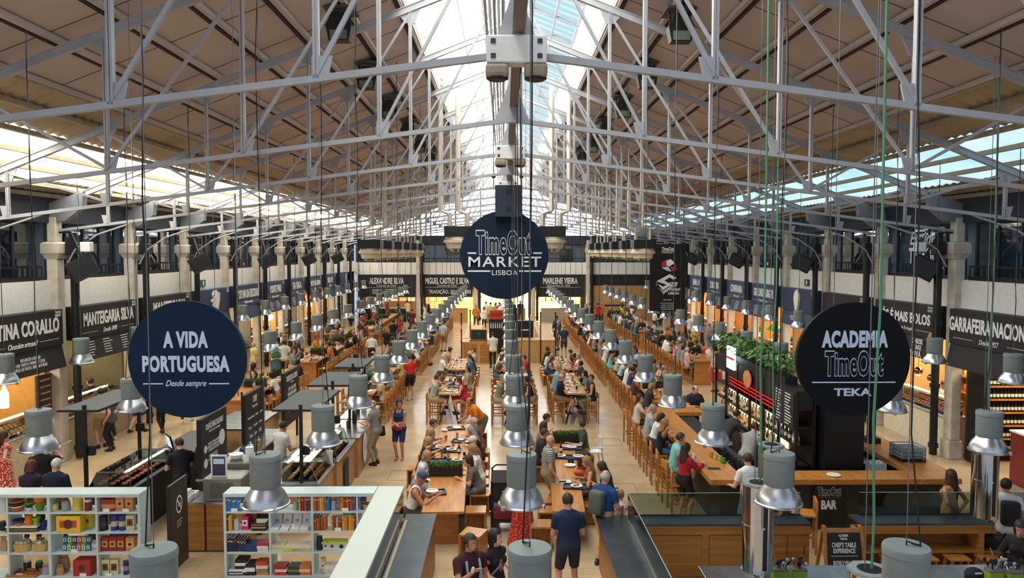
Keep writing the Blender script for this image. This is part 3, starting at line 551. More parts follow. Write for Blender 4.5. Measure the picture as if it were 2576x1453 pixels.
def f_planter():
    t=thing('table_planter','','planter'); b=MB()
    MB().box(-.36,-.1,0,.36,.1,.2,.006).build('box',BLACK,t); r=random.Random(5)
    for i in range(260):
        x,y=r.uniform(-.34,.34),r.uniform(-.08,.08); d=V((r.uniform(-.07,.07),r.uniform(-.07,.07),r.uniform(.05,.15))); p=V((x,y,.19)); w_=d.cross(V((0,0,1))).normalized()*.018
        b.add([p,p+d*.5+w_,p+d,p+d*.5-w_],[(0,1,2,3)])
    b.build('leaves',LEAF,t); return t
def f_cup():
    t=thing('drink_can','','can'); MB().lathe([(.028,0),(.033,.008),(.033,.105),(.027,.115),(0,.113)],n=16).build('can_body',mat('can_navy','1E2A55',.3,.4),t,40); return t
def f_napkin(): return MB().ell((0,0,.02),(.1,.07,.03),9,5).build('paper_napkin',PORC,None,25)
KINDS={'plate':(f_plate,'plate','white plate'),'food':(f_food,'plate','white plate of food'),'tray':(f_tray,'tray','dark rimmed blue tray'),'glass':(f_glass,'glass','clear drinking glass'),'bottle':(f_bottle,'bottle','brown glass bottle'),'planter':(f_planter,'planter','black box planter of green leaves'),'can':(f_cup,'can','navy drink can'),'napkin':(f_napkin,'napkin','crumpled white paper napkin')}
TN={'A':'low table left of the aisle','B':'low table right of the aisle','C':'trestle table left of centre','D':'trestle table right of centre','E':'trestle table under the ridge lamps','F':'crowded low table','G':'pale low table','H':'low table before the kiosk','L0':'table by the totems','L1':'left file long table','L2':'far left file table','M1':'table by the canopies','M2':'middle left file table','M3':'far middle left table','N1':'table by the bar','N2':'middle right file table','N3':'far middle right table','P1':'table by the planted bar','P2':'table beside the banner','bar':'bar counter'}
NPUT={}
def put(kind,x,y,z,tk,rz=None,label=None,side=''):
    fn,cat,ds=KINDS[kind]; q=(kind,tk,side); i=NPUT[q]=NPUT.get(q,-1)+1
    return place(kind,fn,(x,y,z),rnd.uniform(0,6) if rz is None else rz,label or '%s, %s %s the %s'%(ds,nth(i).replace('nearest','first'),side or 'along',TN[tk]),cat,'%ss on the %s'%(cat if not cat.endswith('s') else cat+'e',TN[tk]))
for tk,(x,y0,y1,w_,h) in TBL.items():
    if tk in 'AB': continue
    n=int((y1-y0)/.75); far=y0>42
    for i in range(n):
        y=y0+.4+i*.75
        for s in (-1,1):
            if rnd.random()<.75: put(rnd.choice(['plate','food','food','tray'] if not far else ['plate','food']),x+s*(w_/2-.2),y+rnd.uniform(-.1,.1),h,tk,rnd.uniform(-.15,.15)+PI/2,side='on the left of' if s<0 else 'on the right of')
            if rnd.random()<.55: put(rnd.choice(['glass','bottle','can','glass']),x+s*.07,y+.3+rnd.uniform(-.08,.08),h,tk,side='left of the middle of' if s<0 else 'right of the middle of')
        if w_>.8 and i%3==2: put('planter',x,y+.3,h,tk,PI/2 if i%2 else 0)
# the two nearest tables, laid out as in the photo
zA=.75
for k,px,py in [('planter',1122,1195),('tray',1092,1240),('plate',1087,1237),('tray',1107,1160),('tray',1102,1185),('food',1110,1183),('tray',1152,1160),('food',1150,1158),('tray',1108,1128),('food',1108,1126),('tray',1136,1134),('food',1136,1132),('napkin',1118,1084),('tray',1160,1110),('napkin',1160,1108),('plate',1150,1077),('tray',1147,1078),('glass',1122,1107),('glass',1128,1148),('bottle',1120,1152),('glass',1150,1100),('glass',1140,1120),('glass',1112,1148),('can',1128,1165),('bottle',1155,1140),('plate',1140,1175),('napkin',1148,1182),('can',1168,1148)]:
    p=at(px,py,z=zA); put(k,min(max(p.x,-2),-1.05),p.y,zA+(.014 if k in('plate','food','napkin') else 0),'A',0 if k=='planter' else rnd.uniform(-.2,.2))
for k,px,py in [('planter',1425,1112),('tray',1422,1092),('food',1425,1090),('tray',1440,1128),('plate',1438,1126),('plate',1425,1124),('bottle',1411,1138),('tray',1412,1150),('food',1410,1148),('tray',1454,1152),('plate',1458,1149),('can',1399,1150),('can',1432,1165),('can',1440,1165),('plate',1434,1172),('napkin',1420,1100),('tray',1446,1225),('food',1450,1224),('plate',1462,1192)]:
    p=at(px,py,z=zA); put(k,min(max(p.x,1.02),1.62),p.y,zA+(.014 if k in('plate','food','napkin') else 0),'B',0 if k=='planter' else rnd.uniform(-.2,.2))
p=at(1418,1210,z=zA); tag(MB().box(-.15,-.1,0,.15,.1,.004).build('paper_sheet',PORC),'white paper sheet near the end of the table right of the aisle','paper').location=p
p=at(1415,1212,z=zA); tag(MB().box(-.08,-.025,.004,.08,.025,.03,.01).build('glasses_case',BLACK),'black glasses case lying on a white paper sheet','case').location=p
p=at(1458,1195,z=zA); t=thing('orange_handbag','small orange handbag on the table right of the aisle','bag',p); MB().ell((0,0,.06),(.13,.08,.07),14,8).build('body',mat('bag_orange','C9552A',.5),t,60); MB().tube([(-.06,0,.11),(-.05,0,.17),(.05,0,.17),(.06,0,.11)],.01,6).build('handle',MATS['bag_orange'],t,60)
# ---- stools along the tables -------------------------------------------------
SEATS=[]      # (x, y, facing rz, seat height, table key, side, index)
def row(tk,side,off,step=.72,skip=0,jit=.05,hi=True,n=None):
    x,y0,y1,w_,h=TBL[tk]; k=0; y=y0+.35
    while y<y1-.25 and (n is None or k<n):
        px=x+side*(w_/2+off); rz=PI/2 if side>0 else -PI/2           # face the table
        lab='pine bar stool, %s on the %s side of the %s'%(nth(k),'aisle' if (side>0)==(x<0) else 'outer',TN[tk])
        if hi: stool(px,y,rz+rnd.uniform(-.12,.12),lab)
        SEATS.append((px,y,rz,.74 if hi else .45,tk,side,k)); k+=1; y+=step+rnd.uniform(-jit,jit)
for tk in ('L1','L2','M1','M2','M3','N1','N2','N3','P1','P2'):
    for s in (-1,1): row(tk,s,.2,.92 if tk[1] in '3' or tk in('L2','P2') else .76)
row('L0',1,.2); row('L0',-1,.2)
for tk in 'CDE':
    for s in (-1,1): row(tk,s,.22,.95)
for tk in 'FGH':
    x,y0,y1,w_,h=TBL[tk]
    for s in (-1,1):
        y=y0+.35;k=0
        while y<y1-.2:
            px=x+s*(w_/2+.3); cube(px,y,0,'wooden cube stool, %s on the %s side of the %s'%(nth(k),'left' if s<0 else 'right',TN[tk])); SEATS.append((px,y,PI/2 if s>0 else -PI/2,.45,tk,s,k)); y+=.78; k+=1
for nm,px,py,rz,d,sx,sy in [('second',1197,1335,.0,'under the right edge of the table left of the aisle',1,1),('standing',1191,1395,-.35,'standing free before the end of the table left of the aisle',1,1),('long',1212,1285,-.3,'bench wide, right of the table left of the aisle',1.6,1),('l',1210,1180,0,'right of the middle of the table left of the aisle',1.1,1.1),('l2',1205,1130,0,'beside the striped shirt sitter',1.1,1.1),
  ('m',1385,1310,0,'left of the near end of the table right of the aisle',1,1),('m2',1360,1372,0,'nearest the centre aisle lamp, before the table right of the aisle',1,1),('m3',1380,1335,0,'between two other cubes left of the table right of the aisle',1,1),('r',1486,1320,0,'right of the near end of the table right of the aisle',.8,.8),('aa',1048,1225,0,'under the man with the cap at the table left of the aisle',1,1)]:
    p=at(px,py-25,z=.2); cube(p.x,p.y,rz,'wooden cube stool '+d,sx,sy)
# second free sideboard stool, white high chair, service trolley
p=at(1500,1140,z=0); t=thing('high_chair','white plastic high chair behind the man in olive','chair',(2.15,18.4,0),.2)
MB().box(-.16,-.16,.55,.16,.16,.59,.02).build('seat',WHT,t,40); MB().prism([(-.16,.57),(.16,.57),(.14,.95),(-.14,.95)],.13,.16).xf(M.Rotation(-PI/2,4,'Z')).build('backrest',WHT,t); MB().box(-.17,-.19,.68,.17,-.15,.71,.01).build('tray_bar',WHT,t)
for x in (-1,1):
    for y in (-1,1): MB().tube([(x*.14,y*.14,.56),(x*.24,y*.24,0)],.012,8).build('leg',ALU,t)
t=thing('service_trolley','black plastic service trolley with bin bag beside the centre lamp','trolley',(-.1,14.9,0))
for x in (-.28,.28):
    for y in (-.4,.4): MB().tube([(x,y,.12),(x,y,1.05)],.02,8).build('upright',BLACK,t); MB().lathe([(.05,-.02),(.06,0),(.05,.02)],n=14).xf(M.Translation((x,y,.06))@M.Rotation(PI/2,4,'Y')).build('wheel',mat('wheel_grey','55585C',.5),t)
for z in (.2,.6,.98): MB().box(-.3,-.42,z,.3,.42,z+.04,.01).build('shelf',BLK2,t)
MB().prism([(-.24,.62),(.24,.62),(.26,.97),(-.26,.97)],-.36,.36).build('bin_bag',mat('bin_bag','0D0D0F',.25),t); MB().box(-.26,-.38,.24,.26,.38,.42,.02).build('crate',mat('crate_red','7A1F22',.5),t); MB().tube([(-.3,.4,1.05),(-.2,.46,1.12),(.2,.46,1.12),(.3,.4,1.05)],.018,8).build('handle',BLACK,t)
# ---- foreground: pale shop shelving -------------------------------------------
FY=12.4; kx=FY/1860
def sx(px): return at(px,1330,y=FY).x
SZ=[at(352,y,y=FY).z for y in (1288,1338,1390,1450)]      # shelf levels
def unit(label,x0,x1,divs,right=True,left=True):
    t=thing('display_shelving',label,'shelving',(0,FY,0)); D=.38
    MB().box(x0,0,1.44,x1,D,1.5,.004).build('top_board',PALE,t)
    for x,on in ((x0,left),(x1-.04,right)):
        if on: MB().box(x,.01,0,x+.04,D,1.44).build('side_panel',PALE,t)
    for z in SZ: MB().box(x0+.04,.014,z-.03,x1-.04,D-.005,z).build('shelf_board',PALE,t)
    MB().box(x0+.04,.03,0,x1-.04,.06,SZ[3]-.03).build('plinth',PALE,t)
    for px,w_,rows in divs:
        x=sx(px)
        for r in rows: a=SZ[r]; b=1.44 if r==0 else SZ[r-1]-.03; MB().box(x-w_/2,.012,a,x+w_/2,D,b).build('divider',PALE,t)
    return t
unit('pale blue open shelving full of gift tins and bowls',sx(-90),sx(352),[(18,.03,range(4)),(122,.05,range(4)),(242,.03,range(4))])
unit('pale blue open shelving full of books, right of the floor gap',sx(562),-2.34,[(785,.04,range(4)),(678,.03,(1,2,3)),(898,.03,range(4))],right=False)
t=thing('display_counter','long cream topped shop counter running towards the camera with glass front','counter',(0,0,0))
MB().box(-2.33,8,1.44,-1.88,FY+.38,1.5,.004).build('top_board',mat('cream_top','C3CBC4',.45,var=0),t); MB().box(-2.3,8,.05,-1.95,FY+.01,.95).build('base',PALE,t)
MB().box(-1.895,8,.99,-1.885,FY+.3,1.44).build('glass_front',glass('counter_glass','C8DCD8',.1),t); MB().box(-2.3,8,.95,-1.9,FY+.3,.99).build('inner_shelf',PALE,t); MB().box(-2.3,8,.95,-2.27,FY,1.44).build('back_panel',PALE,t)
for i,(y,c) in enumerate([(12.2,'55606A'),(11.9,'D08A2C'),(11.7,'D08A2C'),(11.3,'8A9298'),(10.9,'B8BCC0'),(10.5,'5A3F2C'),(10.1,'C8CCD0'),(9.7,'7C868C')]):
    h=.12+.05*(i%3); tag(MB().box(-.07,-.09,0,.07,.09,h,.01).build('gift_box',mat('gift_%s'%c,c,.5)),'small %s gift box behind the counter glass, %s from the far end'%({'D08A2C':'orange','5A3F2C':'brown'}.get(c,'grey'),nth(i).replace('nearest','first')),'box',group='gifts in the counter').location=(-2.08,y,.99)
t=thing('steel_ledge','blackened steel topped wooden ledge left of the centre aisle','counter',(0,0,0))
MB().box(-1.87,8,.91,-1.33,12.93,.95).build('top_plate',DSTEEL,t); MB().box(-1.45,8,0,-1.36,12.9,.91).build('front_panel',PWD,t); MB().box(-1.84,8,.95,-1.8,12.6,.965).build('rail',mat('brass_rail','A89A7C',.4,.5),t)
# ---- foreground goods ---------------------------------------------------------
PAPER=PORC
def gm(c,r=.5): return mat('goods_'+c,c,r,var=.05)
def good(shape,px,row,w_,h,c,label,cat,c2=None,dy=.12,name=None,grp=None,lift=0,tilt=0):
    x=at(px,1330,y=FY+dy).x; z=SZ[row]+lift*kx; w_*=kx; h*=kx*1.02; m=gm(c) if c!='x' else None; nm=name or cat.replace(' ','_')
    t=thing(nm,label,cat,(x,FY+dy,z),tilt,grp)
    if shape=='box':
        MB().box(-w_/2,-w_*.3,0,w_/2,w_*.4,h,.003).build('carton',m,t); MB().box(-w_*.36,-w_*.3-.002,h*.3,w_*.36,-w_*.3,h*.75).build('printed_panel',gm(c2 or 'EADFC8'),t); MB().lathe([(w_*.2,0),(w_*.2,.002),(0,.003)],n=16).xf(M.Translation((0,-w_*.3-.002,h*.52))@M.Rotation(PI/2,4,'X')).build('emblem',gm('4A2A22'),t)
    elif shape=='tin':
        MB().lathe([(w_/2,0),(w_/2,h*.93),(w_*.52,h*.93),(w_*.52,h),(0,h)],n=20).build('tin_body',m,t,40); MB().lathe([(w_*.505,h*.3),(w_*.505,h*.65)],n=20).build('tin_label',gm(c2 or 'D8C8A0'),t,40)
    elif shape=='oval':
        MB().lathe([(w_/2,0),(w_/2,h*.8),(w_*.52,h*.8),(w_*.52,h),(0,h)],n=24,sy=.6).build('tin_body',m,t,40); MB().lathe([(w_*.505,h*.25),(w_*.505,h*.6)],n=24,sy=.6).build('tin_label',gm(c2 or 'D8C8A0'),t,40)
    elif shape=='jar':
        MB().lathe([(w_*.42,0),(w_*.5,h*.08),(w_*.5,h*.75),(w_*.4,h*.85)],n=18).build('jar_body',m,t,50); MB().lathe([(w_*.44,h*.83),(w_*.44,h),(0,h)],n=18).build('lid',gm(c2 or c),t,40)
    elif shape=='bowls':
        hh=h/len(c2)
        for i,cc in enumerate(c2): r=w_/2*(.8+.2*i/max(1,len(c2)-1)); MB().lathe([(r*.55,i*hh),(r*.9,i*hh+hh*.7),(r,i*hh+hh*1.25),(r*.95,i*hh+hh*1.25),(r*.5,i*hh+hh*.3),(0,i*hh+hh*.3)],n=24).build('bowl',gm(cc,.3),t,50)
    elif shape=='basket':
        MB().lathe([(w_*.4,0),(w_*.46,h*.3),(w_*.5,h*.6),(w_*.46,h*.6),(w_*.38,.02),(0,.02)],n=24,sy=.7).build('wicker_body',gm('C9A86A',.8),t,50)
        for i in range(9): a=i*.7; MB().ell((w_*.28*math.cos(a),w_*.18*math.sin(a),h*.62),(w_*.13,w_*.11,h*.17),10,6).build('soft_toy',gm(c2[i%len(c2)],.8),t,60)
    elif shape=='stack':
        n=len(c2)
        for i,cc in enumerate(c2): d=rnd.uniform(-.008,.008); MB().box(-w_/2+d,-.09+d,i*h/n,w_/2+d,.12+d,(i+1)*h/n-.001,.002).build('notebook',gm(cc),t)
    elif shape=='bag':
        MB().lathe([(w_*.42,0),(w_*.5,h*.3),(w_*.42,h*.7),(w_*.3,h*.85),(w_*.45,h)],n=12,sy=.5).build('paper_bag',m,t,60); MB().lathe([(w_*.31,h*.82),(w_*.31,h*.87)],n=12,sy=.55).build('tie',gm('8A2A22'),t)
    elif shape=='book':
        MB().box(-w_/2,-.09,0,w_/2,.09,h).build('cover',m,t); MB().box(-w_/2+.0015,-.087,h-.001,w_/2-.0015,.087,h+.001).build('pages',PAPER,t); MB().box(-w_/2+.001,-.0915,h*.7,w_/2-.001,-.09,h*.8).build('spine_band',gm(c2 or 'E8DCC0'),t)
    elif shape=='card':
        MB().box(-w_/2,0,0,w_/2,.01,h).xf(M.Rotation(-.35,4,'X')).build('card',m,t); MB().box(-w_*.25,-.002,h*.35,w_*.25,0,h*.6).xf(M.Rotation(-.35,4,'X')).build('print',gm(c2 or '9AA8B0'),t)
    elif shape=='tray':
        MB().box(-w_/2,-.1,0,w_/2,.13,.012).build('tray_base',gm('A87A4A'),t); MB().bar((-w_/2,-.1,.02),(w_/2,-.1,.02),.01,.04).bar((-w_/2,.13,.03),(w_/2,.13,.03),.01,.06).bar((-w_/2,-.1,.02),(-w_/2,.13,.02),.01,.04).bar((w_/2,-.1,.02),(w_/2,.13,.02),.01,.04).build('tray_rim',gm('A87A4A'),t)
        b=MB()
        for i in range(40): b.ell((rnd.uniform(-.42,.42)*w_,rnd.uniform(-.08,.1),.025),(.02,.015,.014),6,4)
        tag(b.build('wrapped_sweets',gm(c),t,60),kind='stuff')
    return t
def price(px,row): tag(MB().box(-.055,-.004,0,.055,.004,.055).build('price_card',PORC),'white price card at the %s shelf edge below %s'%(['top','second','third','bottom'][row],PCL.get((px,row),'the goods')),'card',group='price cards').location=(at(px,1330,y=FY+.02).x,FY+.025,SZ[row])
PCL={(268,0):'the red oval tin',(317,0):'the orange cartons',(44,3):'the sweets tray',(205,3):'the red carton',(270,3):'the cream cartons',(590,0):'the blue books',(869,0):'the mixed books',(850,1):'the orange books',(185,2):'the small tea cartons'}
for q in PCL: price(*q)
g=good
g('bag',5,0,34,40,'D8D8D4','white printed bag at the end of the top shelf','bag')
g('bowls',46,0,44,26,'x','stack of orange and white bowls on the top shelf','bowl',['D8701E','EDEDED','26262A','D8701E'],name='bowl_stack'); g('bowls',76,0,21,20,'x','small stack of white black and green bowls','bowl',['E8E8E8','26262A','6A9A2A'],name='bowl_stack'); g('bowls',103,0,32,34,'x','green bowl with orange lid bowl on top','bowl',['4E8A26','D8701E'],name='bowl_stack')
g('jar',141,0,16,17,'D8C878','small yellow lidded jar on the top shelf','jar'); g('jar',163,0,22,32,'A8602E','brown clay jar behind the grey mug','jar',dy=.25); g('jar',168,0,21,25,'9A9CA4','grey speckled mug on the top shelf','mug'); g('tin',198,0,24,40,'D8C25A','tall yellow embossed canister on the top shelf','canister','CDB54C'); g('jar',224,0,18,27,'7A2A1E','dark red jar with white lid','jar','EDE8E0')
g('oval',277,0,40,30,'A8381E','red oval biscuit tin on the top shelf','tin','C98A5A'); g('box',306,0,21,35,'CF8A4A','orange carton beside the red oval tin','carton','E0B078'); g('box',329,0,21,35,'CF8A4A','orange carton at the right end of the top shelf','carton','E0B078')
g('jar',8,1,14,24,'1C1E1C','black glass jar at the end of the second shelf','jar','26382A')
g('stack',62,1,80,14,'x','stack of coloured trays on the second shelf','tray',['6A2A22','5A8A2A','26262A','E8E4DC'],name='tray_stack'); g('bowls',49,1,30,12,'x','orange plate with navy bowl on the tray stack','bowl',['D8702A','26306A'],lift=14,name='bowl_stack'); g('jar',74,1,18,26,'DE7418','orange cups stacked on the trays','cup',lift=14); g('bowls',92,1,20,18,'x','lime green cup on the tray stack','cup',['8AB42A','8AB42A'],lift=13,name='lime_cup'); g('bowls',110,1,20,20,'x','navy bowl beside the tray stack','bowl',['26306A','26306A'],name='navy_bowl')
g('box',182,1,60,40,'E0B828','big yellow chocolate carton on the second shelf','carton','C8402A'); g('box',222,1,26,38,'D8C040','yellow carton turned sideways behind the big one','carton','A8B030',dy=.24); g('tin',262,1,20,36,'1A1A18','tall black tin on the second shelf','tin','3A3A20'); g('tin',289,1,18,37,'2A3A8A','blue tea tin beside the black tin','tin','C8B888'); g('tin',309,1,18,37,'2A3A8A','blue tea tin beside the picture carton','tin','C8B888'); g('box',330,1,21,39,'D0C8A0','picture carton at the right end of the second shelf','carton','7A4A28')
g('bag',8,2,20,36,'B89A70','brown paper bag at the end of the third shelf','bag'); g('basket',56,2,48,34,'x','wicker basket of green soft toys on the third shelf','basket',['9AB87A','C8B898','B8A0B0']); g('basket',101,2,38,34,'x','wicker basket of pink soft toys on the third shelf','basket',['E0A8B0','E8D8D0','4AA84A'])
for r in range(2):
    for i in range(6): g('box',162+12*i+(2 if r else 0),2,11,17,['2A7AA8','8AB84A','2A5A8A','D8643A','7AB04A','2A6A98'][i],'small %s topped tea carton, %s in the %s row'%(['teal','light green','navy','coral','green','blue'][i],nth(i).replace('nearest','first'),'upper' if r else 'lower'),'carton','F0EEE8',lift=17*r,dy=.12+.05*r,grp='small tea cartons')
for i in range(3): g('box',265+20*i,2,19.5,35,'9A1E22','red tea carton on the third shelf, %s of three'%nth(i).replace('nearest','first'),'carton','C8A048',grp='red tea cartons')
g('box',329,2,22,34,'CF8A4A','orange carton next to the red tea cartons','carton','E0B078')
g('tray',58,3,76,20,'A8402E','wooden tray of wrapped sweets on the bottom shelf','tray',dy=.1); g('jar',66,3,18,28,'26382A','dark green jar behind the sweets tray','jar','E0E0D8',dy=.28); g('jar',96,3,18,24,'1C2A20','dark jar with green lid behind the sweets tray','jar','3A7A4A',dy=.28); g('bag',112,3,22,24,'A898A8','lilac bag beside the sweets tray','bag'); g('bag',158,3,34,44,'A8855A','brown paper bag beside the red carton','bag',dy=.25); g('bag',148,3,22,26,'B08A5C','short brown paper bag on the bottom shelf','bag',dy=.09); g('box',210,3,44,40,'B02A24','red carton with a round print on the bottom shelf','carton','A8302A')
g('box',265,3,20,38,'D8D0A0','cream picture carton, first on the bottom shelf','carton','6A3A20'); g('box',287,3,20,38,'D8D0A0','cream picture carton beside the blue tin','carton','6A3A20'); g('tin',315,3,14,34,'2A2A6A','slim blue tin at the end of the bottom shelf','tin','A88AA8')
def books(p0,p1,row,n,h,cols,where):
    w_=(p1-p0)/n
    for i in range(n): g('book',p0+w_*(i+.5),row,w_*.86,h*rnd.uniform(.9,1.08),cols[i%len(cols)],'%s notebook, %s from left %s'%(CNM[cols[i%len(cols)]],nth(i).replace('nearest','first'),where),'book',rnd.choice(['E8DCC0','D8A838','C84A2A']),dy=.13,name='notebook',grp='notebooks '+where)
CNM={'2A7AB8':'blue','3A8AC0':'sky blue','A82A24':'red','D8A02A':'yellow','C8641E':'orange','2A3A6A':'navy','7A1E28':'wine','E0C050':'pale yellow','4A7A3A':'green','1C2440':'dark navy','D0742A':'amber'}
books(573,613,0,9,36,['2A7AB8','3A8AC0','2A7AB8'],'in the blue row of the top shelf'); books(753,784,0,9,38,['4A7A3A','E0C050','7A1E28','A82A24','7A1E28','C8641E','7A1E28','2A3A6A','A82A24'],'beside the top shelf divider')
books(791,822,0,7,36,['D8A02A','C8641E','A82A24','D0742A','E0C050','D8A02A','C8641E'],'in the middle of the top shelf'); books(822,833,0,3,32,['2A7AB8'],'in the short blue set'); books(852,896,0,11,34,['2A7AB8','C8641E','D8A02A','D0742A','A82A24','A82A24','D0742A','7A1E28','C8641E','A82A24','2A7AB8'],'right of the pencil glass')
books(791,822,1,9,34,['7A1E28','C8641E','A82A24','D0742A','4A7A3A'],'in the left set of the second shelf'); books(835,862,1,8,30,['E0C050','D0742A','A82A24','2A3A6A'],'in the middle set of the second shelf'); books(863,896,1,10,36,['D8A02A','E0C050','D0742A','D8A02A','A82A24'],'in the yellow set of the second shelf')
books(574,599,2,7,36,['1C2440'],'in the tall navy set of the third shelf'); books(600,624,2,7,32,['1C2440','2A3A6A'],'in the short navy set of the third shelf'); books(572,588,1,4,40,['A82A24','7A1E28','E0C050','D8A02A'],'at the left end of the second shelf')
for px,row,w_,h,c2,lb in [(655,1,36,21,['26262A','26262A','C8923A','26262A','8A6A4A','26262A'],'stack of black and tan notebooks beside the pink packet'),(636,2,30,20,['26386A']*4,'stack of navy pouches on the third shelf'),(664,2,28,22,['E0D8D0','E0D8D0','B02A2A'],'stack of white notebooks under a red one'),(702,2,32,16,['D8D0A8','C8C0A0','D8D0A8'],'pile of cream magazines, left in the third shelf'),(727,2,24,14,['C8C82A','D8D8A8'],'lime magazine pile on the third shelf'),(750,2,28,15,['C0A888','E0D8C8'],'beige magazine pile on the third shelf'),(773,2,26,17,['C8C080','E0DCC8'],'pale green magazine pile beside the divider'),(596,3,36,14,['2A3A5A','E8E8E8','2A3A5A','E8E8E8'],'low stack of blue notebooks on the bottom shelf'),(608,3,30,40,['1A1A1E','E8E8E8','1A1A1E','E8E8E8','1A1A1E'],'tall stack of black notebooks on the bottom shelf'),(632,3,26,30,['1A1A1E','E8E8E8','1A1A1E'],'short stack of black notebooks on the bottom shelf'),(661,3,30,34,['C8923A','8A7A6A','E8E0D0','C8461E'],'stack of notebooks with an orange one on top'),(708,3,30,24,['C82A24','E8E0D8','A8241E'],'stack of red booklets on the bottom shelf'),(740,3,30,22,['2A3A2A','6A7A5A','2A3A2A'],'stack of dark green booklets on the bottom shelf'),(770,3,28,24,['D8742A','E8C8A0','D8742A'],'stack of orange booklets beside the divider'),(835,3,36,22,['E8E0D0','D8C8B0','E8E0D8'],'stack of cream booklets right of the divider'),(870,3,30,30,['E0DCD8','D0CCC8'],'leaning white booklets on the bottom shelf')]:
    g('stack',px,row,w_,h,'x',lb,'notebook',c2,name='notebook_stack')
for i,px in enumerate((697,722,747,771)): g('card',px,1,20,30,'E8E8E8','white card standing at the back, %s of four'%nth(i).replace('nearest','first'),'card',dy=.26,name='greeting_card',grp='standing cards'); g('stack',px-4,1,22,8,'x','low pile of white cards in front, %s of four'%nth(i).replace('nearest','first'),'card',['E8E8E8','D8DCDC','E8E8E8'],dy=.1,name='card_pile',grp='card piles')
g('box',618,1,18,34,'D8286A','pink ribboned packet on the second shelf','packet','F0E8F0'); g('box',632,1,22,38,'A8242A','dark red carton behind the pink packet','carton','8A1A20',dy=.25); g('jar',596,1,16,28,'C8CCC8','glass jar of brushes on the second shelf','jar'); g('jar',840,0,16,24,'B8C0C0','glass of white pencils on the top shelf','glass'); g('jar',745,0,14,22,'A8B0AE','clear jar beside the notebooks on the top shelf','jar')
for i,(px,w_) in enumerate(((819,14),(836,20),(860,28))): g('box',px,2,w_,20,'E8E8E8','white box with lime lid, %s of three'%['narrow','medium','wide'][i],'box','D8DCD8'); g('stack',px,2,w_,3,'x','lime lid lying on the %s white box'%['narrow','medium','wide'][i],'booklet',['B8C83A'],lift=20,name='lime_lid')  # the thin lime stacks are the lids of the white boxes
g('jar',804,2,16,34,'1C2434','dark blue vase at the left of the white boxes','vase'); g('box',915,0,14,30,'2A3A8A','blue carton beside the counter on the top shelf','carton','C8402A'); g('basket',924,0,24,22,'x','small basket of trinkets on the top shelf','basket',['C83A3A','3A8A3A','C8A03A']); g('box',812,3,12,40,'C8B88A','tan folder leaning at the divider on the bottom shelf','folder','E8E4D8'); g('box',655,0,22,14,'7A1A1E','small dark red box under the lamp on the top shelf','box','B8242A'); g('box',690,0,16,18,'6A4A2E','brown box under the lamp on the top shelf','box','C8A070')
# ---- floor gap: wooden counter, dark panel, cake boxes -------------------------
t=thing('wooden_counter','honey wood counter seen through the gap between the shelves','counter',(0,13.6,0))
for x0,x1 in ((-6.35,-5.72),(-5.68,-4.95)): MB().box(x0,0,.03,x1,.6,.9).build('cabinet_front',PWX,t)
MB().box(-6.4,.0,.9,-4.95,.65,.94).build('worktop',STEEL,t); MB().box(-5.72,.02,0,-5.68,.58,.9).build('dark_gap',mat('dark_red_gap','4A1A18',.6),t)
t=thing('no_smoking_sign','tall dark brown panel with a white round no smoking mark','panel',(-5.93,13,0)); MB().box(-.02,-.35,0,.02,.35,1.55).build('board',mat('panel_brown','3A332C',.5),t); MB().box(-.03,-.38,0,.03,-.35,1.55).build('edge_post',BLACK,t)
MB().add([(.022,.12*math.cos(a)*r,1.12+.16*math.sin(a)*r) for r in (1,.82) for a in [2*PI*i/24 for i in range(24)]],[(i,(i+1)%24,(i+1)%24+24,i+24) for i in range(24)]).build('ring',LET,t); MB().bar((.024,-.075,1.22),(.024,.075,1.02),.004,.025).build('slash',LET,t); MB().bar((.023,-.05,1.1),(.023,.05,1.13),.003,.02).build('cigarette',LET,t)
for i in range(3): MB().box(.021,-.1,.83-.05*i,.023,.12-.03*i,.845-.05*i).build('text_line',mat('grey_print','B8B4AC',.6),t)
for i,(x,y,z) in enumerate([(-6.24,13.72,.94),(-6.08,13.72,.94),(-6.12,13.76,1.04),(-6.24,13.95,.94),(-6.06,13.95,.94)]): b=thing('cake_box','white cake box on the counter through the gap, %s of five'%nth(i).replace('nearest','first'),'box',(x,y,z),0,'cake boxes'); MB().box(-.075,-.1,0,.075,.1,.09,.004).build('carton',PORC,b); MB().box(-.03,-.03,.09,.03,.03,.092).build('seal',BROWN,b)
t=thing('steel_oven','grey steel oven with a perforated front on the wood counter','oven',(-5.4,13.95,.94)); MB().box(-.36,-.28,0,.36,.3,.42,.01).build('body',mat('oven_steel','8F8E88',.4,.6),t); MB().box(-.22,-.285,.06,.2,-.28,.34).build('vent_grille',mat('vent_grey','5E5D58',.6),t)
t=thing('framed_poster','small framed poster standing on the steel oven','frame',(-5.5,13.8,1.36)); MB().box(-.15,-.01,0,.15,.01,.42).build('frame',PORC,t); MB().box(-.12,-.014,.03,.12,-.01,.39).build('print',mat('poster_dark','3A3A50',.5),t); MB().box(-.1,-.016,.25,.1,-.014,.35).build('sky_print',LETB,t)
t=thing('steel_oven','second steel oven behind the framed poster','oven',(-5.35,14.75,.94)); MB().box(-.4,-.32,0,.4,.32,.5,.01).build('body',MATS['oven_steel'],t); MB().tube([(.36,-.34,.1),(.36,-.34,.4)],.012,6).build('handle',STEEL,t)
for nm,x,y,z,h in (('paper towel roll standing on the second steel oven',-5.2,14.6,1.44,.28),('paper roll beside the white shirted cook',-6.2,16.3,.9,.22)): t=thing('paper_roll',nm,'paper roll',(x,y,z)); MB().lathe([(.08,0),(.08,h),(.02,h)],n=18).build('roll',PORC,t,40); MB().tube([(0,0,0),(0,0,h+.08)],.01,6).build('spindle',STEEL,t)
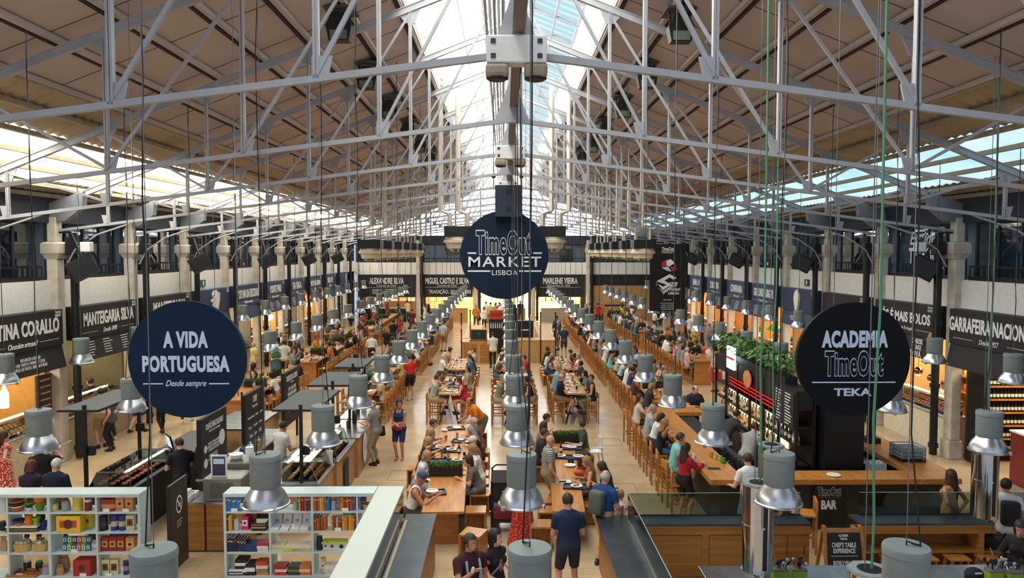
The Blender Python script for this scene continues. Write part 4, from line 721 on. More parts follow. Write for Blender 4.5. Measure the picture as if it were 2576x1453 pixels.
t=thing('plate_stack','stack of white bowls beside the paper towel roll','bowl',(-5.5,14.7,1.44)); 
for i in range(3): MB().lathe([(.09,.03*i),(.14,.03*i+.05),(.13,.03*i+.05),(0,.03*i+.01)],n=20).build('bowl',PORC,t,40)
# ---- kiosk islands with canopies ------------------------------------------------
def canopy(label,x0,x1,y0,y1,z=2.45):
    t=thing('kiosk_canopy',label,'canopy',((x0+x1)/2,(y0+y1)/2,0),group='kiosk canopies'); a=(x1-x0)/2; b=(y1-y0)/2
    MB().box(-a,-b,z,a,b,z+.03).build('canopy_sheet',CAN,t)
    f=MB(); 
    for s in (-1,1): f.bar((s*a,-b,z),(s*a,b,z),.03).bar((-a,s*b,z),(a,s*b,z),.03)
    f.build('frame',BLACK,t)
    for s in (-1,1): MB().bar((.12,s*(b-.02),.0),(.12,s*(b-.02),z+.12),.06).build('post',BLACK,t); MB().box(.1,s*(b-.1)-.05,1.55,.26,s*(b-.1)+.05,1.72).build('spot_box',BLK2,t)
canopy('grey kiosk canopy at the far left, facing the cheese counter',-8.95,-8.15,14.55,16.75); canopy('grey kiosk canopy nearest the centre aisle lamps',-4.72,-3.85,14.55,16.65); canopy('grey kiosk canopy second along the left of the aisle',-4.75,-3.8,17.25,19.15); canopy('grey kiosk canopy third and farthest along the aisle',-4.75,-3.95,19.95,21.65)
def kcounter(label,x0,x1,y0,y1,mt,h=1.0,name='service_counter',top=STEEL):
    t=thing(name,label,'counter',((x0+x1)/2,(y0+y1)/2,0)); a=(x1-x0)/2; b=(y1-y0)/2
    MB().box(-a+.03,-b+.02,0,a-.03,b-.02,h-.04).build('body',mt,t); MB().box(-a,-b,h-.04,a,b,h,.004).build('worktop',top,t); return t
def gcase(label,x,y,z,w_,d,h,rows,face=1):
    t=thing('glass_display_case',label,'display case',(x,y,z)); MB().box(-w_/2,-d/2,0,w_/2,d/2,.03).build('base',STEEL,t)
    MB().prism([(-face*w_/2,.03),(-face*w_/2,h),(face*w_*.3,h),(face*w_/2,.03)],-d/2,d/2).build('glass_hood',glass('case_glass','D5E3DE',.06),t)
    f=MB()
    for y_ in (-d/2,d/2): f.bar((-face*w_/2,y_,h),(face*w_*.3,y_,h),.015).bar((face*w_*.3,y_,h),(face*w_/2,y_,.03),.012).bar((-face*w_/2,y_,.03),(-face*w_/2,y_,h),.012)
    f.build('edge_frame',STEEL,t); MB().box(-face*w_*.35-.03,-d/2+.05,h-.03,-face*w_*.35+.03,d/2-.05,h-.01).build('light_strip',glow('case_light','FFF2D8',5),t)
    b=MB(); n=int(d/.16)
    for i in range(n):
        for j in range(rows): b.ell((w_*(-.3+.6*j/max(1,rows-1)),-d/2+.1+i*(d-.2)/max(1,n-1),.06),(.06,.06,.035),8,5)
    tag(b.build('food',mat('case_food_%d'%rnd.randint(0,3),rnd.choice(['C8862E','D8A050','B8643A','C8B050']),.6,var=.3,scale=15),t,60),kind='stuff'); return t
WF=wood('kiosk_front','B98A5C','A87648',.4); DK=mat('dark_counter','2A2826',.6)
kcounter('wood fronted kiosk counter nearest the shelves on the aisle side',-4.65,-3.82,14.5,15.95,WF); kcounter('wood fronted kiosk counter with dark plaque on the aisle side',-4.6,-3.78,16.05,18.0,WF); kcounter('wood fronted kiosk counter with white oval, farthest on the aisle side',-4.6,-3.72,18.1,20.1,WF); kcounter('wood kiosk counter under the third canopy',-4.7,-3.85,20.2,22,WF)
kcounter('dark counter under the second steel oven',-5.85,-4.9,14.4,15.15,DK,.94); gcase('glass case of orange food on the nearest aisle side counter',-4.2,15.2,1.0,.7,1.3,.42,3); gcase('glass case of filled rolls on the plaque counter',-4.15,16.9,1.0,.6,1.3,.38,3)
tag(MB().box(-3.785,16.7,.12,-3.772,17.15,.82).build('plaque',CHAR),'dark plaque on the front of the second aisle side counter','plaque'); tag(MB().lathe([(.28,0),(.28,.006),(0,.007)],n=32,sx=1.4).xf(M.Translation((-3.725,18.9,.55))@M.Rotation(PI/2,4,'Y')).build('oval_sign',PORC),'white oval sign on the front of the third aisle side counter','sign')
kcounter('dark kiosk counter along the left edge beside the walkway',-8.25,-7.35,14.2,16.3,DK); kcounter('dark topped kiosk counter behind the till',-8.25,-7.3,16.4,19,DK,.98,top=mat('slate_top','4A4C4E',.5)); kcounter('dark back counter in the middle of the left kiosks',-6.5,-5.9,15.1,19.5,DK,.9); kcounter('pale work counter behind the middle totem',-8,-6.7,19.3,21.5,mat('pale_wood','D0A878',.5),.95)
gcase('curved glass ice display along the left kiosk counter',-7.8,15.1,1.0,.8,1.7,.32,3,-1)
t=thing('till_screen','black till with a lit screen beside the staff in black','till',(-7.75,16.9,.98),-.9); MB().box(-.2,-.15,0,.2,.15,.1,.01).build('base',BLACK,t); MB().box(-.19,-.02,.12,.19,.02,.44,.008).xf(M.Rotation(.25,4,'X')).build('monitor',BLACK,t); MB().box(-.16,-.026,.15,.16,-.02,.41).xf(M.Rotation(.25,4,'X')).build('screen',glow('till_screen_light','9FB8C8',.9),t)
t=thing('till_screen','small till with green display on the aisle side counter','till',(-4.0,16.0,1.0),.5); MB().box(-.03,-.03,0,.03,.03,.4).build('stand',BLACK,t); MB().box(-.14,-.05,.4,.14,.05,.52,.01).build('monitor',BLACK,t); MB().box(-.06,-.055,.44,.06,-.05,.48).build('display',glow('green_led','3AE09A',1.5),t); tag(MB().box(-.08,-.01,0,.08,.01,.34).build('menu_card',PORC),'white menu card standing on the aisle side counter','card').location=(-3.9,15.75,1.0)
for i,(x,y,z,c,h) in enumerate([(-4.3,20.9,1.0,'3A3A3E',.2),(-4.2,21.2,1.0,'D8D8D4',.14),(-4.15,19.7,1.0,'1E1F22',.35),(-4.3,18.6,1.0,'B8BCC0',.22),(-4.2,19.2,1.0,'3A6A3A',.25),(-6.2,17,.9,'4A6A8A',.24),(-6.15,17.4,.9,'D8D8DC',.2),(-6.1,17.8,.9,'C8A060',.22)]):
    tag(MB().lathe([(.06,0),(.065,h*.6),(.025,h*.8),(.025,h)],n=14).build('kitchen_bottle',gm(c,.2),None,40),'%s bottle on the kiosk counters, %s from the shelves'%({'3A3A3E':'dark grey','D8D8D4':'white','1E1F22':'tall black','B8BCC0':'steel','3A6A3A':'green','4A6A8A':'blue','D8D8DC':'pale','C8A060':'amber'}[c],nth(i)),'bottle',group='kiosk bottles').location=(x,y,z)
def totem(label,y0,y1,title,tw,lines,z0):
    t=thing('chalkboard_totem',label,'sign',(-6.45,(y0+y1)/2,0)); L_=(y1-y0)/2; MB().box(-.05,-L_,z0,.05,L_,2.12,.006).build('board',mat('totem_black','1E1B1A',.6),t)
    for q in (-L_+.1,L_-.1): MB().box(-.03,q-.03,0,.03,q+.03,z0).build('post',BLACK,t)
    F=lambda u,z:fr((.052,u,z),(0,1,0)); text(title,tw,.16,t,LET,F(0,1.92),bold=.02)
    for s,w_,h,u,z in lines: text(s,w_,h,t,LET,F(u,z),'chalk_text')
    return t
t=totem('black chalkboard totem with a white speech balloon, nearest of three',15.2,16.6,'OLHÓ BACALHAU',.95,[('Pastéis de Portugal',.6,.06,0,1.78),('PASTEL DE BACALHAU\nCREME DE QUEIJO SERRA\nE VINHO DO PORTO',.7,.2,-.05,1.45),('PATANISCAS\nDE BACALHAU',.5,.13,-.1,1.22)],.55)
for u,z,r in ((.4,1.5,.17),(-.5,1.45,.08),(-.5,1.15,.1)): b=MB().lathe([(r,0),(r,.004),(0,.005)],n=24).build('chalk_balloon',LET,t); b.matrix_local=fr((.052,u,z),(0,1,0))
totem('black chalkboard totem with handwritten names, second of three',17.8,19.2,'CHEF',.3,[('Menus do dia',.4,.07,0,1.75),('Vegetariano  Peixe  Carne',1.1,.08,0,1.5),('Sopa    Salada   Bolo',1.0,.09,0,1.25),('Tosta   Sumo   Café',.9,.1,.0,1.05)],.7)
totem('black chalkboard totem farthest of three, by the high tables',21,22.5,'CREME DE LA CREME',1.1,[('Gelados',.3,.05,0,1.78),('COPO  CONE  CREPE\nBAUNILHA NATA LIMÃO\nMORANGO MANGA UVA',.9,.4,0,1.45),('CAFÉ BOLO\nSUNDAE CALDA',.8,.25,0,1.05)],.55)
# ---- bar island -----------------------------------------------------------------
t=thing('bar_counter','pine topped bar counter wrapping three sides of the bottle wall','counter'); DKB=mat('bar_panel','35302A',.6,var=.12,scale=12)
for i,(x0,y0,x1,y1) in enumerate([(3.95,14.35,4.65,21.2),(4.65,14.35,8.95,14.95),(8.2,14.95,9.05,19.6),(4.65,20.5,5.95,21.2)]):
    MB().box(x0,y0,.99,x1,y1,1.1,.008).build('counter_top',PW,t)
MB().box(4.2,14.6,0,4.55,21,.99).build('front_panel',DKB,t); MB().box(4.55,14.6,0,8.85,14.85,.99).build('front_panel',DKB,t); MB().box(8.6,14.85,0,8.85,19.4,.99).build('front_panel',DKB,t); MB().box(4.22,14.585,.1,4.26,14.6,.12).build('green_glow',glow('bar_green','9FD04A',.6),t)
t=thing('bar_sign','black round topped sign on the bar front, white and red lettering','sign',(6.4,14.58,0)); n=24
MB().prism([(-.34,.15),(.34,.15),(.34,.74)]+[(.34*math.cos(PI*i/n),.74+.24*math.sin(PI*i/n)) for i in range(1,n)]+[(-.34,.74)],-.02,.0).build('panel',CHAR,t)
text('TimeOut',.48,.2,t,LET,fr((0,-.022,.79),(1,0,0)),bold=.07,sp=1.16); text('TimeOut',.48,.2,t,MATS['charcoal_sign'],fr((0,-.028,.79),(1,0,0)),bold=.015,ref=.07,sp=1.16); MB().box(-.25,-.026,.655,.25,-.02,.67).build('rule_line',RED,t); text('BAR',.32,.19,t,LET,fr((0,-.022,.52),(1,0,0)),bold=.05)
t=thing('bottle_wall','black back bar with lit shelves along the bar island','shelving',(6.1,0,0))
MB().box(.38,15.6,0,.45,21.6,2.6).build('back_panel',BLACK,t); MB().box(0,15.6,0,.38,21.6,.9).build('fridge_base',BLK2,t); MB().box(.02,15.6,2.2,.4,21.6,2.62).build('header',BLACK,t)
for z in (1.0,1.42,1.84): MB().box(.05,15.65,z-.03,.38,21.55,z).build('shelf_board',BLACK,t)
for i in range(7): y=15.6+i; MB().box(0,y-.03,.9,.06,y+.03,2.6).build('upright',BLACK,t)
MB().box(.36,16.9,1.02,.375,21.4,1.3).build('light_panel',glow('bar_backlight','FFCB7A',2.2),t); MB().box(.36,16.9,1.45,.375,21.4,1.7).build('light_panel',glow('bar_backlight2','FFE0A8',1.6),t)
for i in range(3): MB().box(-.02,16.8,1.97+.09*i,.02,20.2,1.985+.09*i).build('red_neon',glow('red_neon','D8281E',.7),t)
MB().box(-.02,15.65,1.75,.02,16.75,2.55).build('drinks_board',mat('board_brown','241E1A',.6),t)
for c in range(2):
    for r in range(11):
        w_=rnd.uniform(.2,.38); MB().box(-.024,16.7-c*.55-w_,2.48-r*.065,-.02,16.7-c*.55,2.5-r*.065).build('menu_line',LET,t)
MB().box(-.01,15.7,.12,.0,16.8,.85).build('fridge_glass',glow('fridge_blue','2A4A9A',.7),t)
for i in range(5): MB().lathe([(.035,0),(.035,.2),(.013,.28),(.013,.33)],n=10).build('fridge_bottle',BLACK,t).location=(-.05,15.8+.22*i,.15)
b=MB().lathe([(.22,0),(.22,.03),(0,.035)],n=28,sx=1.3).build('oval_badge',mat('badge_orange'),t); b.matrix_local=fr((-.03,18.6,2.36),(0,-1,0)); MB().box(-.05,19.7,2.4,0,20.35,3.0).build('lit_panel',glow('lit_panel','DDF4F4',2),t); MB().box(-.055,19.7,2.66,-.05,20.35,2.72).build('red_band',MATS['red_neon'],t)
tag(MB().box(6.62,15.3,0,7.45,16.6,2.75,.01).build('service_pillar',mat('pillar_black','08090E',.5)),'big matt black pillar behind the bar under the black round sign','pillar')
t=thing('iron_post','black iron post with square foot standing on the bar counter end','post',(8.55,17.2,1.1)); MB().tube([(0,0,.1),(0,0,3)],.1,12).build('shaft',mat('post_navy','10141E',.5),t,40); MB().box(-.16,-.16,0,.16,.16,.12,.01).build('foot',BLACK,t)
BOTC=['3A5A2A','C8A050','8A4A1E','D8D8C8','1C2A1C','A8C8C0','B8863A','2A1A12']
def fbot(c,hh,lab):
    t=thing('spirit_bottle','','bottle'); MB().lathe([(.033,0),(.036,.012),(.036,hh*.6),(.014,hh*.76),(.013,hh)],n=12).build('bottle_body',gm(c,.1),t,40); MB().lathe([(.037,hh*.18),(.037,hh*.45)],n=12).build('bottle_label',gm(lab),t); MB().lathe([(.0145,hh*.95),(.0145,hh*1.02),(0,hh*1.02)],n=8).build('cap',BLACK,t); return t
CN={'3A5A2A':'green','C8A050':'golden','8A4A1E':'amber','D8D8C8':'clear','1C2A1C':'dark green','A8C8C0':'pale','B8863A':'honey','2A1A12':'dark brown'}
for lv,(z,y0,y1,n) in enumerate([(1.0,16.95,21.4,44),(1.42,15.75,21.4,52)]):
    for i in range(n):
        c=BOTC[(i*5+lv*3+(i//4))%8]; y=y0+(y1-y0)*i/(n-1)
        place('bot'+c,lambda:fbot(c,.3 if lv else .29,'EDE6D2' if c!='D8D8C8' else 'C8402A'),(6.22+.06*(i%2),y,z),0,'%s bottle, %s from the near end of the %s back bar shelf'%(CN[c],nth(i),'upper' if lv else 'lower'),'bottle','back bar bottles')
def leafy(label,x,y,z,n,sp,h,seed,trail=False):
    t=thing('leafy_plant',label,'plant',(x,y,z),group='plants on the back bar'); r=random.Random(seed); b=MB(); MB().box(-.14,-.3,-.02,.14,.3,.14).build('trough',BLACK,t)
    st=MB()
    for i in range(n):
        a=r.uniform(0,6.28); d=V((math.cos(a)*sp*r.uniform(.3,1),math.sin(a)*sp*1.5*r.uniform(.3,1),h*r.uniform(.3,1))); p=V((r.uniform(-.08,.08),r.uniform(-.25,.25),.1)); e=p+d; st.tube([p,p+d*.6+V((0,0,.05)),e],.004,4)
        w_=d.cross(V((0,0,1))).normalized(); f=V((d.x,d.y,-.25*abs(d.z))).normalized(); L2=r.uniform(.1,.2)
        b.add([e,e+f*L2*.4+w_*L2*.38,e+f*L2-V((0,0,.03)),e+f*L2*.4-w_*L2*.38],[(0,1,2,3)])
    st.build('stems',LEAFD,t); tag(b.build('leaves',LEAF if seed%2 else LEAFD,t),kind='stuff')
for i in range(8): leafy('leafy green plant on top of the back bar, %s from its near end'%nth(i),6.32,16.7+.62*i,2.64,70,.3,.55,i)
tag(MB().box(7.5,15.2,.86,8.15,19.2,.9).box(7.55,15.3,0,8.1,19.1,.86).build('bar_worktop',mat('dull_steel','6E7072',.35,.8)),'steel worktop with sink inside the bar island','worktop')
for i in range(4):
    t=thing('dish_rack','grey plastic dish rack, %s from the bottom of the stack on the bar end'%nth(i).replace('nearest','first'),'rack',(8.62,15.75,1.1+.08*i),0,'stacked dish racks'); rr=MB(); c=gm('8A9AA0' if i else '3A2A26')
    for z in (.0,.065):
        for s in (-1,1): rr.bar((-.25,s*.25,z+.01),(.25,s*.25,z+.01),.02).bar((s*.25,-.25,z+.01),(s*.25,.25,z+.01),.02)
    for q in range(-4,5): rr.bar((q*.055,-.25,.01),(q*.055,.25,.01),.012).bar((-.25,q*.055,.03),(.25,q*.055,.03),.012)
    for sx_ in (-1,1):
        for sy_ in (-1,1): rr.bar((sx_*.25,sy_*.25,0),(sx_*.25,sy_*.25,.075),.02)
    rr.build('lattice',c,t); 
t=thing('bottle_crate','translucent crate of glasses inside the bar','crate',(7.75,15.55,.9)); MB().box(-.25,-.17,0,.25,.17,.02).box(-.25,-.17,0,-.23,.17,.2).box(.23,-.17,0,.25,.17,.2).box(-.25,-.17,0,.25,-.15,.2).box(-.25,.15,0,.25,.17,.2).build('crate_body',gm('A8B4B8'),t)
for i in range(8): MB().lathe([(.04,0),(.045,.12),(.04,.12),(.0,.01)],n=12).build('glass',PORC,t).location=(-.17+.11*(i%4),-.06+.12*(i//4),.1)
tag(MB().lathe([(.06,0),(.14,.02),(.13,.028),(0,.012)],n=20).build('dinner_plate',PORC,None,40),'white plate alone on the near bar counter under the dark pillar','plate').location=(6.5,14.6,1.1)
p=at(1796,1178,z=1.1); tag(MB().box(-.13,-.08,0,.13,.08,.004).build('bar_menu',CHAR),'dark menu card lying on the bar counter corner','menu').location=p
for i,(px,py,c) in enumerate([(1790,1150,'B87A3A'),(1800,1155,'C8A060'),(1812,1160,'8AA84A'),(1820,1165,'4A7A3A')]): p=at(px,py,z=1.1); tag(MB().lathe([(.05,0),(.055,.08),(.04,.1),(.045,.12),(0,.12)],n=16).build('fruit_jar',gm(c,.2),None,40),'%s filled jar on the bar counter beside the woman in red'%['amber','tan','lime','green'][i],'jar').location=(min(p.x,4.6),p.y,1.1)
for i in range(26): x=4.72+.1*(i%3)+rnd.uniform(-.02,.02); y=15.2+.22*(i//3)+rnd.uniform(-.04,.04); put('glass',x,y,.98,'bar',label='clear glass among the rows behind the bar counter')
tag(MB().box(4.66,15,0,5.2,20.8,.98).build('bar_worktop',mat('bar_station','1E2022',.5)),'black bar station behind the left bar counter','worktop')
for i in range(9): stool(3.6,15.35+.75*i,-PI/2+rnd.uniform(-.2,.2),'pine bar stool at the bar counter, %s from the near corner'%nth(i))
for i in range(9): SEATS.append((3.6,15.35+.75*i,-PI/2,.74,'bar',-1,i))
stool(5.5,13.55,1.3,'pine bar stool alone in front of the bar sign')
# ---- foreground right: steel topped ledges, wooden sideboards, glass screens ------
t=thing('steel_ledge','blackened steel topped ledge right of the centre aisle running to the camera','counter'); MB().box(1.48,8,.91,2.03,12.83,.95).build('top_plate',DSTEEL,t); MB().box(1.55,8,0,1.62,12.8,.91).build('front_panel',PWD,t); MB().box(2.03,8,.93,2.06,12.38,.96).build('rail',mat('brass_rail'),t)
def sideb(label,x0,x1):
    t=thing('wooden_sideboard',label,'sideboard',(0,12.38,0)); MB().box(x0,0,.91,x1,.46,.95).build('top_plate',DSTEEL,t); MB().box(x0+.02,-.01,.77,x1-.01,.03,.91).build('top_rail',PWX,t); return t
t=sideb('pine sideboard with closed doors left of the folding sign',2.06,5.13)
MB().box(2.3,.01,0,5.1,.44,.77).build('carcass',PWX,t)
for i,(a,b) in enumerate(((2.35,3.25),(3.38,3.95),(4.05,4.7),(4.73,5.08))): MB().box(a,-.012,.05,b,.01,.74,.004).build('door' if i!=2 else 'panel',PWX,t)
for a in (3.25,3.95): MB().box(a,-.015,.0,a+.12,.01,.77).build('upright',PWV,t)
MB().box(5.0,-.018,.42,5.015,-.01,.56).build('handle_slot',BLACK,t)
t=sideb('open pine sideboard with stools and dark bags right of the folding sign',5.98,9.6)
MB().box(6.0,.4,.02,9.55,.44,.77).build('back_panel',PWX,t); MB().box(6.0,0,0,6.05,.42,.77).build('upright',PWV,t); MB().box(8.02,0,0,8.12,.42,.77).build('upright',PWV,t); MB().box(6.05,.02,.42,8.02,.42,.45).build('shelf_board',PW,t); MB().box(8.12,.02,.42,9.55,.42,.45).build('shelf_board',PW,t)
for i in range(4): 
    t=thing('low_stool','small pine stool tucked under the open sideboard, %s from the left'%nth(i).replace('nearest','first'),'stool',(6.5+.55*i,12.3,0),0,'stools under the sideboard'); MB().box(-.18,-.14,.37,.18,.14,.4,.005).build('seat',PW,t)
    for s in (-1,1):
        for q in (-1,1): MB().bar((s*.13,q*.1,.37),(s*.16,q*.12,0),.035).build('leg',PWV,t)
for i,(x,s) in enumerate(((8.4,.5),(8.85,.6),(9.3,.5))): t=thing('dark_bag','black backpack on the open sideboard shelf, %s from the upright'%nth(i).replace('nearest','first'),'bag',(x,12.55,.45)); MB().ell((0,0,.14),(.26,.16,.16),14,8).build('body',BLK2,t,60); MB().tube([(-.15,-.12,.05),(-.1,-.2,-.15),(.0,-.18,-.05)],.015,6).build('strap',mat('strap_grey','B8B8B8',.6),t)
for i,(a,b,lb) in enumerate([((2.05,12.8),(5.1,12.8),'clear glass screen on the steel ledge in front of the bar'),((2.05,9.0),(2.05,12.8),'clear glass screen running towards the camera right of the aisle'),((6.15,12.8),(9.6,12.8),'clear glass screen on the ledge in front of the floral woman')]):
    t=thing('glass_screen',lb,'glass screen'); MB().bar((*a,1.15),(*b,1.15),.012,.4).build('pane',glass('screen_glass','C9D6D2',.03),t); MB().bar((*a,1.352),(*b,1.352),.014,.006).build('edge',mat('glass_edge','9FB5B0',.2),t); MB().bar((*a,.955),(*b,.955),.02).build('channel',BLACK,t)
t=thing('folding_sign','pine framed black folding sign between the two sideboards','sign',(5.45,11.9,0))
for s in (-1,1): MB().bar((s*.33,-.2,0),(s*.3,.02,1.08),.05,.03).build('leg',PWV,t); MB().bar((s*.33,.3,0),(s*.3,.06,1.08),.05,.03).build('leg',PWV,t)
q=M.Translation((0,-.2,0))@M.Rotation(-.2,4,'X'); MB().box(-.3,.0,.12,.3,.02,1.02).xf(q).build('board',CHAR,t); MB().box(-.33,-.005,1.0,.33,.03,1.07).xf(q).build('top_rail',PWV,t)
for s,w_,h,z,m_ in (('ACADEMIA\nTimeOut',.16,.09,.93,LET),("CHEF'S TABLE\nEXPERIENCE",.4,.17,.76,LET),('ENTRE E VEJA-NOS\nA COZINHAR PARA SI',.46,.15,.48,LET),('COME IN AND WATCH US\nCOOK FOR YOU',.36,.09,.32,mat('blue_print','4A8AC8',.6)),('Oferecemos-lhe aventais',.3,.035,.17,LET)):
    text(s,w_,h,t,m_,q@fr((0,-.003,z),(1,0,0)),bold=.02,ext=.002)
for z in (.63,.22): MB().box(-.22,-.003,z-.003,.22,0,z+.003).xf(q).build('rule_line',LET,t)
t=thing('steel_prep_table','brushed steel prep table along the bottom right edge','table',(0,0,0)); MB().box(2.62,8.5,1.1,9,10.25,1.15,.005).build('top',STEEL,t); MB().box(2.75,8.6,.2,2.8,10.15,1.1).build('side_panel',STEEL,t); MB().box(2.7,10.1,.15,9,10.14,1.1).build('front_panel',STEEL,t); MB().box(3.3,8.7,1.15,3.9,10.1,1.156).build('hob_glass',mat('hob_black','0C0D10',.1),t)
for i,(px,py) in enumerate([(1960,1452),(2008,1452),(2500,1455),(2548,1458)]):
    p=at(px,py+8,z=1.15); t=thing('utensil_pot','lime green pot of black utensils on the steel table, %s from the left'%nth(i).replace('nearest','first'),'pot',(p.x,p.y,1.15),0,'utensil pots'); MB().box(-.1,-.07,0,.1,.07,.17,.02).build('pot',mat('lime_pot','8AA82E',.5),t); MB().box(-.102,-.072,.14,.102,.072,.19,.02).build('rim',mat('pot_rim','6A6458',.4),t)
    for q_ in range(7): a=V((rnd.uniform(-.06,.06),rnd.uniform(-.04,.04),.1)); b=a+V((rnd.uniform(-.09,.09),rnd.uniform(-.05,.05),rnd.uniform(.14,.22))); MB().tube([a,b],.009,5).ell(b,(.028,.014,.035),8,5).build('utensil',BLACK if q_%3 else STEEL,t)
for i,(px,py) in enumerate([(2262,1450),(2450,1440),(2535,1425)]): p=at(px,py+10,z=1.15); t=thing('cloth_hat','black cloth cap on the steel table, %s from the left'%nth(i).replace('nearest','first'),'cap',(p.x,p.y,1.15)); MB().ell((0,0,.04),(.13,.1,.09),14,8).build('crown',BLK2,t,60); MB().box(-.07,-.2,.02,.07,-.07,.03).build('brim',BLK2,t); MB().box(-.05,-.1,.08,.05,-.095,.1).build('white_print',LET,t)
# hanging steel extractor tubes
for i,(px,py,Y,hh,lb,pz) in enumerate([(1908,1214,9.5,1.15,'polished steel extractor tube right of the aisle, nearest of the pair',0),(1940,1118,12,1.12,'polished steel extractor tube behind the nearest pair',0),(2480,1122,12.1,1.18,'polished steel extractor tube beside the right edge',0),(2188,1432,7.2,1.1,'polished steel extractor tube cut by the bottom edge',0)]):
    p=at(px,py,y=Y); t=thing('steel_extractor_tube',lb,'extractor',(p.x,Y,p.z))
    MB().lathe([(.2,-hh),(.2,-hh*.48),(.203,-hh*.48),(.203,-hh*.46),(.2,-hh*.46),(.2,-.02)],n=40).build('tube',CHROME,t,40); MB().box(.0,-.201,-hh*.95,.06,-.19,-.05).build('dark_strip',BLACK,t)
    b=MB(); o_=[(.2*math.cos(PI/8+a*PI/4)*1.05,.2*math.sin(PI/8+a*PI/4)*1.05) for a in range(8)]; b.prism(o_,-.02,.01,'z').build('top_plate',mat('plate_grey','9AA5A8',.5,.3),t); MB().lathe([(.12,.012),(0,.013)],n=24).build('vent_hole',BLACK,t)
    h=roof(p.x)-p.z; MB().tube([(.02,0,.0),(.03,0,.5),(.0,0,1.5),(.04,0,2.6),(.02,0,h)],.013,6).build('green_cable',GRN,t); MB().tube([(-.05,0,.0),(-.05,0,h)],.006,5).build('suspension_wire',WIRE,t)
# ---- central kiosk with the framed screen ------------------------------------------
LW=wood('light_birch','C79A5E','B5854A',.45)
for nm,x0,x1,y0,y1,h in (('light wood kiosk counter with a framed screen on it',-2.3,-.45,36.7,38.2,1.1),('light wood kiosk counter right of the ridge lamps',.55,2.5,37.0,38.2,1.15),('light wood kiosk back counter far left',-2.3,-1.4,38.4,45,1.1),('light wood kiosk back counter far right',1.7,2.5,38.4,45,1.1)):
    t=kcounter(nm,x0,x1,y0,y1,LW,h,top=LW)
    if y0<37.1 and x0<0:
        for i in range(2):
            for j in range(3): MB().box(-.75+i*.8,-.76,.1+j*.32,-.1+i*.8,-.745,.34+j*.32).build('open_niche',PWD,t)
t=thing('framed_screen','brass framed dark screen on the central kiosk counter','screen',(-1.4,36.95,1.1)); MB().box(-.42,-.06,.06,.42,.06,.62,.02).build('frame',mat('antique_brass','8A6A3A',.4,.5),t); MB().box(-.36,-.066,.12,.36,-.06,.56).build('screen',mat('screen_slate','2A3238',.2),t); text('T',.16,.2,t,mat('screen_mark','4A545A',.4),fr((0,-.068,.34),(1,0,0)),'screen_mark',bold=.03); MB().box(-.48,-.1,0,.48,.1,.06,.01).build('stand',MATS['antique_brass'],t)
for i,(x,y) in enumerate([(-2.25,36.6),(-1.9,38.6),(2.45,36.9),(1.7,36.95)]): tag(MB().tube([(0,0,0),(0,0,2.5)],.03,8).ell((0,0,2.52),(.05,.05,.05)).build('barrier_pole',BLACK),'thin black pole at the central kiosk, %s of four'%nth(i).replace('nearest','first'),'pole').location=(x,y,0)
tag(MB().ell((0,0,0),(.07,.07,.07)).build('red_lamp',glow('red_lamp','FF2A1E',4)),'small red lamp on the pole left of the framed screen','lamp').location=(-2.25,36.55,1.85)
t=thing('kiosk_display','orange and black display stand above the central kiosk','display',(-.55,40.5,0)); MB().box(-.4,-.1,0,.4,.1,1.9).build('stand',BLACK,t); MB().box(-.38,-.12,1.9,.38,.08,2.4).build('orange_panel',gm('C8481E'),t); text('BURGERS',.6,.2,t,BLACK,fr((0,-.125,2.15),(1,0,0)))
for i in range(6): MB().lathe([(.03,0),(.03,.2),(.012,.28),(.012,.32)],n=8).build('bottle',PORC,t).location=(-.3+.12*i,-.13,1.4)
t=thing('kiosk_fridge','black fridge in the central kiosk right of the ridge lamps','fridge',(.95,38.6,0)); MB().box(-.45,-.3,0,.45,.3,2.0,.01).build('body',BLACK,t); MB().box(-.2,-.31,1.5,.2,-.3,1.56).build('logo_plate',LET,t)
